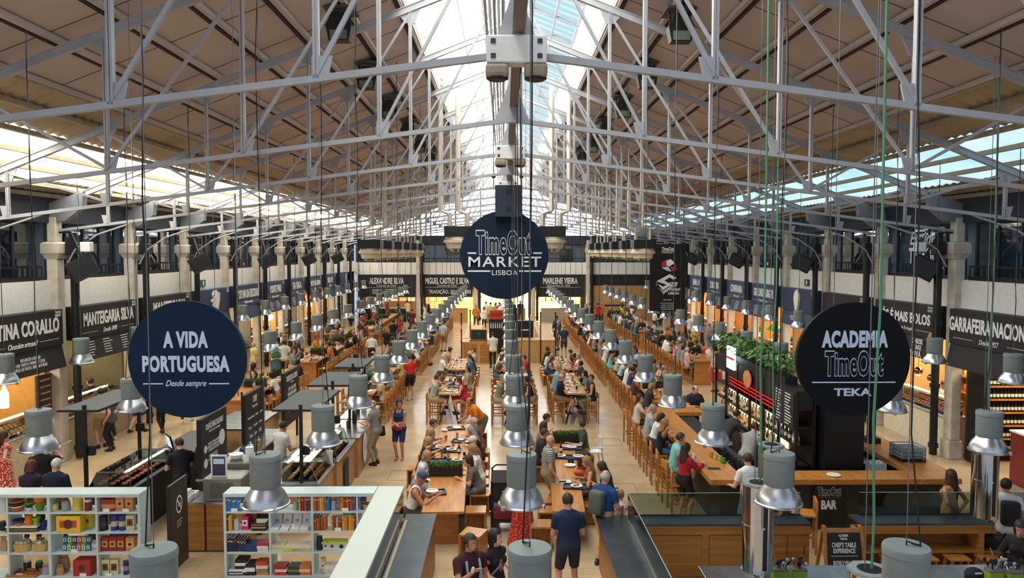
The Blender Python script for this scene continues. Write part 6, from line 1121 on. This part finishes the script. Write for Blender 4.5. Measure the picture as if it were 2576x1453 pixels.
def person(label,loc,rz,B,skin_i=0,top='E8E6E2',sl='short',bot='2A3A5A',bk='trousers',hair='short',hc='brown',shoes='2A2A2C',group=None,sc=1.0,tpat=None,bpat=None,extras=None):
    t=thing('person',label,'person',loc,rz,group); t.scale=(sc,sc,sc)
    o=link('body',B.me,t); omat(o,0,skin(skin_i))
    def add(nm,me,m):
        q=link(nm,me,t); omat(q,0,m); return q
    if top: add('top' if bk!='dress' else 'dress_bodice',top_mesh(B,sl),cloth(top,*(tpat or ())))
    if bk in ('trousers','shorts'): add(bk,bot_mesh(B,bk),cloth(bot,*(bpat or ())))
    elif bk in ('skirt','dress'): add('skirt',skirt_mesh(B,.5 if bk=='dress' else .42,.06),cloth(bot,*(bpat or ())))
    elif bk=='long_skirt': add('skirt',skirt_mesh(B,.82,.12),cloth(bot,*(bpat or ())))
    if shoes:
        for s in (1,-1): add('shoe',shoe_mesh(B,s),mat('shoe_'+shoes,shoes,.6))
    if hair:
        q=add('hair',hair_mesh(hair),mat('hair_'+hc,HC[hc],.6,var=.2,scale=40)); q.matrix_local=M.Translation(B.hc)@B.RH.to_4x4()
    if extras:
        for nm,mb,m,fr_ in extras:
            q=mb.build(nm,m,t,60); q.matrix_local=M.Translation(B.hc)@B.RH.to_4x4() if fr_=='head' else M.Translation(B.hip)@B.T3.to_4x4() if fr_=='torso' else M.Identity(4)
    return t
# poses ------------------------------------------------------------------------
def SH(v,f,lo=False,vox=.024):
    z=.78 if lo else 1.08; st=.45 if lo else .74; d=st-.74
    P_=[dict(hands=((-.17,.36,z),(.17,.34,z)),lean=.22,head=(.25,0)),dict(hands=((-.1,.3,z+.02),(.1,.2,z+.3)),lean=.25,head=(.1,.25)),dict(hands=((.1,.36,z),(-.12,.33,z+.02)),lean=.32,head=(.3,-.2)),
        dict(hands=((-.12,.28,z-.14),(.12,.3,z-.14)),lean=.05,head=(.05,.5)),dict(hands=((-.2,.38,z),(.15,.34,z+.16)),lean=.15,head=(.0,-.6)),dict(hands=((-.16,.4,z),(.2,.4,z)),lean=.4,head=(.15,.1))][v]
    return body('sit',f,feet=((.12,.3),(-.12,.26)) if not lo else ((.13,.36),(-.12,.3)),seat=st,vox=vox,**P_)
def SS(v,f,vox=.024):
    P_=[dict(),dict(hands=((-.1,.3,1.12),(.08,.3,1.1)),head=(.4,0)),dict(hands=((-.26,.02,.92),(.1,.34,1.2)),head=(.05,.4)),dict(feet=((.1,.2),(-.1,-.2,.12)),hands=((-.24,.2,.9),(.24,-.1,.88)),lean=.05),dict(hands=((-.18,.4,1.0),(.18,.4,1.0)),lean=.25,head=(.3,0))][v]
    return body('stand',f,vox=vox,**P_)
TOPS=['E8E6E2']*5+['1C1E22']*5+['2A3A5A']*3+['8A8E92','8A8E92','B02A2A','4A6A8A','C8B088','3A6A4A','D8A8A0','D07A2A','3A3A3E','7ABAB8','6A2A3A','D8C870','5A5A3A','A8C0D0','5A4A3A','E8E6E2']
BOTS=['2A3A5A','1C1E22','C8B088','4A6A8A','8A8E92','3A3A3E','5A5A3A','1C1E22']
pr=random.Random(11); NUSE={}
def uniq(l):
    NUSE[l]=NUSE.get(l,0)+1; return l
def rperson(where,loc,rz,pose,grp,stand=False,far=False):
    f=pr.random()<.48; B=pose(f); tp=pr.choice(TOPS); h=pr.choice(['long','long','bob','bun','pony'] if f else ['short','short','short','thin']); hc=pr.choice(['black','black','brown','brown','brown','fair','grey','auburn'] if h!='thin' else ['grey','white','brown'])
    bk=pr.choice(['trousers','shorts','trousers','shorts'] if not f else ['trousers','shorts','skirt','dress']); bt=pr.choice(BOTS) if bk!='dress' else tp
    lb='%s in %s %s, %s'%('woman' if f else 'man',CNAME[tp],'dress' if bk=='dress' else 'top',where)
    return person(uniq(lb),loc,rz,B,pr.choice([0,0,0,1,1,2,2,3,4]),tp,pr.choice(['none','cap','short'] if f else ['short','short','short','long']),bt,bk,h,hc,pr.choice(['2A2A2C','E0DEDA','6A4A32']),grp,pr.uniform(.95,1.04))
OCC={'L0':.5,'L1':.58,'L2':.3,'M1':.5,'M2':.68,'M3':.3,'N1':.75,'N2':.72,'N3':.3,'P1':.8,'P2':.45,'F':.9,'G':.85,'H':.8}
for (x,y,rz,h,tk,sd,k) in SEATS:
    if tk not in OCC or pr.random()>OCC[tk]: continue
    v=pr.randrange(6); side=('aisle' if (sd>0)==(TBL[tk][0]<0) else 'outer') if tk not in 'FGH' else ('left' if sd<0 else 'right')
    rperson('%s stool, %s side of the %s'%(nth(k),side,TN[tk]),(x,y,0),rz+pr.uniform(-.15,.15),lambda f:SH(v,f,h<.6,.024 if y<36 else .03),'diners seated at the long tables')
# standing passers-by along the two walkways and at the end wall stalls
def walkers(n,xs,ys,where,facing=None):
    pts=[]
    for i in range(n):
        for _ in range(30):
            x,y=pr.uniform(*xs),pr.uniform(*ys)
            if all((x-a)**2+(y-b)**2>.35 for a,b in pts): break
        pts.append((x,y))
    for i,(x,y) in enumerate(sorted(pts,key=lambda q:q[1])):
        v=pr.randrange(5); rperson('standing %s %s'%(nth(i),where),(x,y,0),pr.choice(facing)+pr.uniform(-.5,.5) if facing else pr.uniform(0,6.28),lambda f:SS(v,f,.024 if y<36 else .03),'people standing in the walkways')
walkers(13,(-11,-9.5),(25,46),'along the left stall walkway',[PI/2,PI/2,0,PI]); walkers(6,(-6.6,-6.0),(30,50),'between the two left table files',[0,PI]); walkers(9,(9.5,11.2),(30,50),'along the right stall walkway',[-PI/2,-PI/2,0,PI])
walkers(7,(-10.5,-5.5),(56.6,58.3),'before the left end wall stalls',[0,0,.5]); walkers(11,(-2.3,2.2),(52,58.2),'before the bright centre bay',[0,0,PI]); walkers(8,(3.5,10),(55,58),'before the right end wall stalls',[0,.3,-.3]); walkers(6,(-1,1.3),(39,46),'inside the central kiosk',[PI,0,PI/2,-PI/2]); walkers(3,(2.85,3.1),(38.5,46),'right of the central kiosk',[0,PI])
# ---- people the photo shows one by one -----------------------------------------
NV=.014
def PH(px,py,z): p=at(px,py,z=z); return (p.x,p.y,0)
straps=lambda c:[('backpack_strap',MB().tube([(s*.1,.135,.12),(s*.105,.15,.3),(s*.1,.1,.44),(s*.09,.02,.47),(s*.1,-.09,.44)],.02,8),mat('strap_'+c,c,.7),'torso') for s in (-1,1)]
def bpack(c): return [('backpack',MB().box(-.14,-.3,.04,.14,-.12,.46,.05),mat('pack_'+c,c,.75),'torso')]+straps(c)
def cap(c,c2=None): return [('cap_crown',MB().lathe([(.1,0),(.105,.03),(.09,.075),(.05,.105),(0,.112)],(0,-.012,.045),20,.9,1.06),mat('cap_'+c,c,.7),'head'),('cap_brim',MB().box(-.06,.06,.05,.06,.17,.06,.004),mat('cap_'+(c2 or c),c2 or c,.7),'head')]
def specs(c='1A1A1C'): return [('eyeglasses',MB().bar((-.055,.098,.012),(.055,.098,.012),.006,.022).bar((-.07,.09,.018),(-.08,-.02,.012),.006).bar((.07,.09,.018),(.08,-.02,.012),.006),mat('specs_'+c,c,.2),'head')]
def beard(hc): return [('beard',MB().ell((0,.045,-.075),(.055,.05,.042),12,8),mat('hair_'+hc,HC[hc]),'head')]
def sbag(c,x=.22): return [('shoulder_bag',MB().box(x-.05,-.12,-.22,x+.07,.16,.05,.03),mat('bag_'+c,c,.6),'torso'),('bag_strap',MB().tube([(x,.02,.04),(.05,.15,.28),(-.08,.05,.47),(-.1,-.06,.44),(.05,-.14,.25),(x,-.02,.04)],.012,6),mat('bag_'+c,c,.6),'torso')]
# foreground pair
person('man in maroon T-shirt with grey backpack straps walking towards the camera',(-.63,10.05,0),PI+.6,body('stand',False,.05,((-.26,.22,1.0),(.16,.36,1.32)),((.1,.12),(-.1,-.14,.1)),(.08,.4),vox=NV),1,'3A1418','short','3A3A3E','trousers','short','brown','2A2A2C',extras=straps('8FA6B8')+[('paper_napkin',MB().ell((.17,.4,1.38),(.032,.012,.045),8,6),PORC,'feet')])
person('short haired woman in black sequinned top with light blue bag',(-.27,10.42,0),PI+.8,body('stand',True,.02,((-.22,.1,1.0),(.2,.2,1.02)),None,(.0,.4),vox=NV),2,'17161A','cap','1C1E22','trousers','bob','black','2A2A2C',extras=sbag('6FA8B8')+[('sequin_panel',MB().ell((0,.125,.27),(.07,.012,.09),10,8),cloth('B05A6A','floral','2A2030'),'torso')])
person('man in navy polo and shorts seen from behind by the steel ledge',(.89,11.51,0),.12,body('stand',False,.04,((-.12,.28,1.06),(.14,.28,1.04)),((.13,.02),(-.13,-.02)),(.35,0),vox=NV,fat=1.08),0,'1C2B4A','short','252C44','shorts','short','brown','3A3A3E',sc=1.03)
person('grey haired man in blue T-shirt with a grey backpack',PH(1518,1183,1.72),-.75,body('stand',False,.08,((-.2,.25,1.0),(.2,.3,1.05)),None,(.15,0),vox=NV,fat=1.1),0,'1F4A86','short','C8B088','shorts','thin','white','2A2A2C',extras=bpack('59635C'))
person('small girl in white top with red hearts beside the blue T-shirt man',PH(1560,1230,1.3),-1.1,body('stand',True,.0,((-.2,.1,.95),(.18,.2,1.0)),None,(.0,.0),vox=NV),2,'ECE8E4','cap','4A6A8A','shorts','bun','fair','E0DEDA',sc=.8,tpat=('floral','C8504A'))
person('bald man in striped grey T-shirt standing at the table right of the aisle',(.8,15.5,0),-PI/2+.15,body('stand',False,.04,((-.24,.1,.9),(.22,.14,.86)),None,(.2,0),vox=NV,fat=1.15),0,'B8B8B4','short','A89878','shorts',None,'grey','2A2A2C',tpat=('stripe','5A5A5A'),extras=specs())
person('woman in red sweater and black shorts standing at the bar corner',(3.62,15.15,0),-.95,body('stand',True,.06,((-.12,.42,1.14),(.14,.42,1.15)),((.1,.0),(-.06,-.1)),(.1,.0),vox=NV),0,'B3202A','long','14151A','shorts','long','brown','D8D4CC',extras=[('phone',MB().box(-.17,.44,1.16,-.09,.455,1.3,.004),mat('phone_white','D8D8DC',.3),'feet')])
person('man in white T-shirt and grey shorts leaning at the near bar counter',(4.6,13.98,0),.25,body('stand',False,.1,((-.24,.3,1.04),(.22,.34,1.06)),((.12,.02),(-.12,-.04)),(.25,0),vox=NV,fat=1.05),0,'E6E4E2','short','8A98A4','shorts','short','brown','E0DEDA')
person('bartender in grey T-shirt bending inside the bar',(5.45,16.75,0),-.9,body('stand',False,.5,((-.2,.5,.95),(.2,.5,.95)),None,(.3,0),vox=.018),0,'9A9A96','short','1C1E22','trousers','short','black')
person('second bartender in dark shirt crouched beside the back bar',(5.4,18.3,0),-1.2,body('stand',False,.6,((-.2,.5,.8),(.2,.5,.8)),None,(.3,0),vox=.02),1,'2A2E2A','short','1C1E22','trousers','short','black')
person('heavy man in navy T-shirt with arms on the far bar counter',(5.45,21.62,0),PI+.1,body('stand',False,.3,((-.25,.35,1.12),(.1,.42,1.12)),None,(.1,.5),vox=.018,fat=1.2),0,'20263A','short','1C1E22','trousers','thin','brown')
person('woman in bright patterned sleeveless top with hands behind her back',PH(2393,1180,1.63),.35,body('stand',True,.0,((-.06,-.16,.95),(.04,-.17,.92)),None,(.0,-.7),vox=NV),1,'C8A83A','none','2A2C36','trousers','long','brown',tpat=('check','B8402A'))
person('man in white T-shirt with black backpack near the red cabinet',PH(2532,1212,1.66),-.25,body('stand',False,.02,((-.25,.06,.86),(.25,.06,.86)),None,(.1,-.2),vox=.018),1,'DCDCDE','short','4A4A4A','trousers','short','black',extras=bpack('15161A'))
person('person in black at the right edge beside the sideboard',PH(2572,1302,1.62),2.4,body('stand',True,.15,((-.2,.3,1.0),(.2,.3,1.05)),None,(.3,0),vox=.018),1,'131418','long','131418','trousers','bob','black')
person('woman in blue playsuit with a pink belt bag standing in the aisle',(-2.95,19.7,0),PI-.1,body('stand',True,.0,((.02,.2,1.02),(.03,.21,1.0)),((.07,.0),(-.08,-.02)),(.0,.55),vox=NV,fat=1.12),1,'232A60','none','232A60','shorts','bun','black','B88A6A',sc=1.0,extras=[('belt_bag',MB().ell((.0,.15,.02),(.13,.05,.06),12,8),mat('bag_pink','B8283E',.6),'torso')])
person('old man in checked shirt with a black shoulder bag at the aisle side counter',(-3.5,19.25,0),PI/2-.35,body('stand',False,.1,((-.18,.34,1.12),(.14,.36,1.08)),None,(.2,0),vox=NV),0,'9A948E','short','A89C80','trousers','thin','grey','2A2422',tpat=('check','7A7470'),extras=sbag('17171A'))
person('woman in red and white floral dress at the left edge',PH(8,1082,1.63),-.6,body('stand',True,.0,((-.2,.12,.9),(.2,.1,.95)),None,(.1,0),vox=.018),2,'C83A2A','cap','C83A2A','dress','long','brown','6A4A32',tpat=('floral','E8D8C8'),bpat=('floral','E8D8C8'))
person('brown haired woman in dark purple seen from behind over the left shelving',PH(75,1160,1.6),.1,SS(1,True,.018),2,'2A2036','short','1C1E22','trousers','bob','auburn')
person('grey haired man in dark navy seen from behind over the left shelving',PH(138,1155,1.7),.0,SS(1,False,.018),0,'1A2236','long','1C1E22','trousers','short','white')
person('person in black with raised arms in front of the cream stall counter',PH(105,1112,1.7),.3,body('stand',False,.0,((-.12,.3,1.5),(.14,.3,1.48)),None,(.1,0),vox=.018),0,'141416','short','141416','trousers','short','black')
person('young staff man in black T-shirt at the lit till',PH(455,1102,1.72),.65,body('stand',False,.15,((-.2,.36,1.02),(.16,.38,1.02)),None,(.35,0),vox=NV),2,'15161A','short','1C1E22','trousers','short','brown')
person('dark haired staff man in black beside the young one at the till',(-6.62,15.75,0),-.9,SS(1,False,.018),1,'17181C','short','1C1E22','trousers','short','black')
person('cook in white T-shirt and blue apron between the kiosk counters',PH(702,1062,1.7),-.6,body('stand',False,.12,((-.15,.33,1.05),(.14,.34,1.05)),None,(.4,0),vox=NV),1,'E6E6E4','short','8FB0CC','long_skirt','short','black')
for nm,px,py,rz,f,tp,bt,bk in [('person in beige shorts waiting at the cheese counter',257,1125,.9,False,'E8E6E2','B09A78','shorts'),('person in dark green trousers with white trainers at the cheese counter',283,1108,1.1,False,'3A3A3E','2E3A30','trousers'),('man in blue shorts with dark trainers in the left walkway',345,1088,-.4,False,'4A6A8A','2F4A6E','shorts'),('woman in black leggings and dark trainers under the round navy sign',410,1088,.9,True,'7ABAB8','15161A','trousers'),('person with white socks by the chalk totems',470,1062,.2,True,'2A3A5A','1C1E22','trousers')]:
    g_=at(px,py,z=0); person(nm,(g_.x,g_.y,0),rz,SS(0 if py>1100 else 3,f,.02),2 if not f else 0,tp,'short',bt,bk,'short' if not f else 'pony','brown','E0DEDA' if 'white' in nm else '232326')
for nm,px,py,z,rz,f,tp in [('cheese stall worker in black with blue gloves',250,915,1.7,1.2,False,'131416'),('dark haired customer in grey at the cheese stall',277,955,1.72,PI/2,False,'5A5A60')]: q=at(px,py,x=-12.85 if 'worker' in nm else -11.2); person(nm,(q.x,min(q.y,22.7) if 'worker' in nm else q.y,0),rz,SS(2,f,.02),0,tp,'short','1C1E22','trousers','short','black')
for nm,px,py,rz,f,v,tp,bt,bk,hr,hc in [('elderly man in yellow polo standing in the left walkway',640,958,2.4,False,0,'D8CF8A','B0A080','trousers','thin','white'),('man in white shirt and navy trousers seen from behind in the left walkway',716,952,.3,False,0,'E8E4DC','1C2030','trousers','short','brown'),('man in green T-shirt at the stalls with grey hair',716,930,1.5,False,2,'4A6A52','3A3A3E','trousers','short','grey'),('woman in black cardigan with long dark hair in the left walkway',700,935,2.0,True,0,'2A2626','1C1E22','trousers','long','black'),('man in vivid red T-shirt and black shorts with his back to the aisle',1005,1006,.5,False,1,'D42A28','1C1E22','shorts','short','brown'),('man in navy T-shirt and beige shorts reading by the middle left table',1085,918,1.2,False,1,'20263A','A8977C','shorts','thin','brown'),('man in pale mint shirt strolling in the centre aisle',1115,884,-.5,False,0,'B8D0C8','A08A64','shorts','short','black'),('waiter with crossed black braces at the kiosk',1240,925,.2,False,1,'E0DACE','17181C','trousers','short','black'),('man in blue polo standing right of the kiosk',1405,880,1.2,False,0,'4A5E78','8A806A','trousers','thin','grey'),('woman in white and red standing by the planted bar',1800,985,.2,True,2,'E4E0DC','B02A2A','skirt','bun','fair'),('man in white T-shirt at the orange right wall stall',1735,862,-1.2,False,2,'E0DCD6','4A4A40','trousers','short','fair')]:
    g_=at(px,py,z=0); person(nm,(g_.x+(.42 if px==1005 else 0),g_.y,0),rz,SS(v,f,.02),0,tp,'short' if not f else 'none',bt,bk,hr,hc,'2A2A2C' if px!=1005 else 'E0DEDA')
person('woman in long red patterned skirt beside the service trolley',(.22,13.9,0),.7,body('stand',True,.05,((-.2,.25,1.0),(.2,.25,1.0)),None,(.2,0),vox=.018),1,'1C1A1C','short','B02420','long_skirt','long','black','A82A2A',bpat=('floral','D8604A'))
person('person in orange T-shirt bending over the far end of the left low table',(-.75,20.55,0),PI/2+.5,body('stand',False,.75,((-.2,.55,.9),(.1,.6,.95)),None,(-.2,.2),vox=.018,fat=1.15),3,'E07A12','short','6A6A4A','shorts','thin','black')
# seated at the two nearest tables and the trestle tables
def SP(nm,x,y,rz,v,f,lo,sk,tp,sl,bt,bk,hr,hc,ex=None,pat=None,seat=True,vox=NV,B=None):
    person(nm,(x,y,0),rz,B or SH(v,f,lo,vox),sk,tp,sl,bt,bk,hr,hc,'2A2A2C',None,1.0,pat,None,ex)
    if seat and lo: cube(x,y-.02,0,'wooden cube stool under the '+nm.split(' at ')[0].split(' with ')[0])
xl,xr=-2.08,-.62
def AX(px,py,s): y=at(px,py,z=1.25).y; return ((-1.38+(13.6+20.6-2*y)*-.5*-.03*-1)+s*.66, y)
tat=body('sit',False,.3,((-.1,.5,.86),(.16,.5,.86)),((.13,.36),(-.12,.3)),(.35,0),.45,vox=NV)
for a in [('tattooed man in white vest and blue cap at the low left table',1043,1192,-1,None,False,3,'E4E2DE','none','4A3A32','shorts',None,'black',cap('2F4A68','D8D8D4'),None,tat),('fair haired woman in white T-shirt at the low left table',1068,1132,-1,2,True,0,'E6E4E2','short','9AA0A8','shorts','bob','fair',None,None,None),('woman in black top with sunglasses on her head at the low left table',1078,1100,-1,1,True,0,'1C1C20','cap','2A3A5A','trousers','bob','fair',None,None,None),('woman in red floral top at the low left table',1062,1078,-1,0,True,0,'A83A34','short','2A3A5A','trousers','bob','fair',None,('floral','E0C8B8'),None),('man in light blue shirt at the low left table',1064,1058,-1,0,False,0,'9FB6C8','short','C8B088','trousers','short','brown',None,None,None),
  ('large woman in grey brown blouse at the low left table',1190,1142,1,5,True,0,'6F665C','short','8A8680','trousers','bob','brown',None,None,None),('blond woman in white blouse at the low left table',1205,1118,1,0,True,0,'E4E0DC','short','C8B088','trousers','bob','fair',None,None,None),('woman in white knitted cap at the low left table',1188,1100,1,1,True,0,'B8584A','short','3A3A3E','trousers',None,'fair',cap('D8D2C8'),None,None),('grey haired woman in black at the low left table',1178,1072,1,2,True,0,'1E1C20','short','2A2A30','trousers','long','grey',None,None,None),('white haired man in striped polo at the low left table',1208,1052,1,0,False,0,'2A2E3A','short','3A3A3E','trousers','thin','white',None,('stripe','B06A5A'),None)]:
    nm,px,py,s,v,f,sk,tp,sl,bt,bk,hr,hc,ex,pat,B=a; y=at(px,py,z=1.27).y; x=-1.38-(y-17.1)*.03+s*.68; SP(nm,x,y,-PI/2*1 if s<0 else PI/2,v,f,True,sk,tp,sl,bt,bk,hr,hc,ex,pat,True,NV,B)
for a in [('man in dark T-shirt with glasses at the low right table',1357,1082,-1,0,False,0,'2A2C32','short','3A3A3E','trousers','short','brown',specs(),None),('brown haired woman in beige at the low right table',1362,1062,-1,1,True,0,'8A7A60','short','3A3A3E','trousers','bob','brown',None,None),('dark haired man in cream at the low right table',1364,1042,-1,2,False,1,'B8A888','short','3A3A3E','trousers','short','black',None,None),
  ('young man in olive shirt at the low right table',1462,1062,1,4,False,2,'3C4A38','short','8A7A5A','shorts','short','brown',None,None),('blond curly woman in rust top at the low right table',1496,1148,1,0,True,0,'B0603A','none','6A5A4A','trousers','long','fair',None,None),('dark long haired woman in olive dress at the low right table',1528,1160,1,2,True,0,'3A3A30','short','3A3A30','dress','long','brown',None,None)]:
    nm,px,py,s,v,f,sk,tp,sl,bt,bk,hr,hc,ex,pat=a; y=at(px,py,z=1.27).y; x=1.22+(y-16.45)*.05+s*.6+(.35 if px==1528 else 0); SP(nm,x,y,-PI/2 if s<0 else PI/2,v,f,True,sk,tp,sl,bt,bk,hr,hc,ex,pat)
for tk,a in [('C',('man in green checked shirt and beige shorts at the left trestle table',-1,0,1,False,0,'7E948A','short','B0A080','shorts','short','brown',specs(),('check','C8D0C8'))),('C',('brunette beside the checked shirt man at the left trestle table',-1,1,0,True,0,'8A7060','short','4A4A50','trousers','long','brown',None,None)),('C',('woman in red dress leaning at the left trestle table',1,0,5,True,0,'A81824','none','A81824','dress','bob','auburn',None,None)),('C',('smiling woman in beige patterned top at the left trestle table',1,2,3,True,0,'B0A48C','short','4A4A50','trousers','bob','brown',None,('floral','8A8070'))),
  ('D',('man in black T-shirt and sunglasses drinking at the right trestle table',-1,0,4,False,0,'17171A','short','8A7050','shorts','thin','grey',specs(),None)),('D',('woman in blue denim shirt at the right trestle table',-1,1,2,True,0,'5E7EA0','short','1C1E22','trousers','long','fair',None,None)),('D',('man with fair hair in light blue at the right trestle table',-1,2,0,False,0,'8AA8C0','short','3A3A3E','trousers','short','fair',None,None)),('D',('thin woman in black vest at the right trestle table',1,0,3,True,1,'17181A','none','7A8A72','trousers','short','black',None,None)),('D',('long haired woman in grey at the right trestle table',1,1,1,True,0,'6A7A88','short','3A3A3E','trousers','long','black',None,None)),('D',('smiling man in dark polo at the right trestle table',1,3,4,False,1,'22263A','short','3A3A3E','trousers','short','black',None,None)),
  ('E',('man in green cap and olive T-shirt at the ridge trestle table',-1,0,1,False,1,'8A8E7A','short','A8A494','shorts',None,'brown',cap('6A9A3A'),None)),('E',('woman in black vest at the ridge trestle table',1,0,0,True,1,'1A1C1E','none','8A9090','shorts','bun','black',None,None)),('E',('man in white shirt farther along the ridge trestle table',1,2,2,False,0,'E0DCD4','short','3A3A3E','trousers','short','grey',None,None))]:
    nm,s,i,v,f,sk,tp,sl,bt,bk,hr,hc,ex,pat=a; st=[q for q in SEATS if q[4]==tk and q[5]==s][i]; SP(nm,st[0],st[1],st[2],v,f,False,sk,tp,sl,bt,bk,hr,hc,ex,pat)
for i,a in [(1,('man in turquoise shirt at the bar counter',0,False,0,'7CC0B8','short','C8B088','trousers','short','brown',None,None)),(3,('long haired blonde in black camisole at the bar counter',1,True,1,'141518','none','4A6A8A','trousers','long','fair',None,None)),(4,('person in white T-shirt at the bar counter',2,True,0,'E4E2E0','short','2A3A5A','shorts','bob','brown',None,None)),(5,('grey haired man in grey polo at the bar counter',0,False,0,'A4A8A6','short','3A4A6A','trousers','short','grey',None,None)),(7,('woman in cream top farther along the bar counter',4,True,0,'D8CEB8','short','3A3A3E','trousers','long','auburn',None,None))]:
    nm,v,f,sk,tp,sl,bt,bk,hr,hc,ex,pat=a; st=[q for q in SEATS if q[4]=='bar'][i]; SP(nm,st[0],st[1],st[2],v,f,False,sk,tp,sl,bt,bk,hr,hc,ex,pat)
for i,(s,y,tp) in enumerate([(-1,17.0,'E8E6E2'),(-1,30,'1C1E22'),(-1,34,'E8E6E2'),(-1,38,'1C1E22'),(-1,42,'E8E6E2'),(1,22,'E8E6E2'),(1,34,'1C1E22'),(1,38,'E8E6E2'),(1,42,'1C1E22')]): person('stall worker in %s behind the counter, %s along the %s wall'%(CNAME[tp],nth(i if s<0 else i-5),'left' if s<0 else 'right'),(s*13.2,y,0),-s*-PI/2 if False else (-PI/2 if s<0 else PI/2),SS(1,i%2==0,.026),i%4,tp,'short','1C1E22','trousers','short' if i%2 else 'bun','black')
for i,(y,tp) in enumerate([(17.2,'A8242A'),(18.4,'2A2C30'),(19.0,'2A3A5A')]): person('figure in %s on the right mezzanine behind the glazing, %s of three'%(CNAME.get(tp,'red' if i==0 else 'dark'),nth(i)),(13.6,y,4.7),PI/2,SS(0,False,.026),1,tp,'short','3A3A3E','trousers','short','black')
bpy.data.scenes.remove(TS)
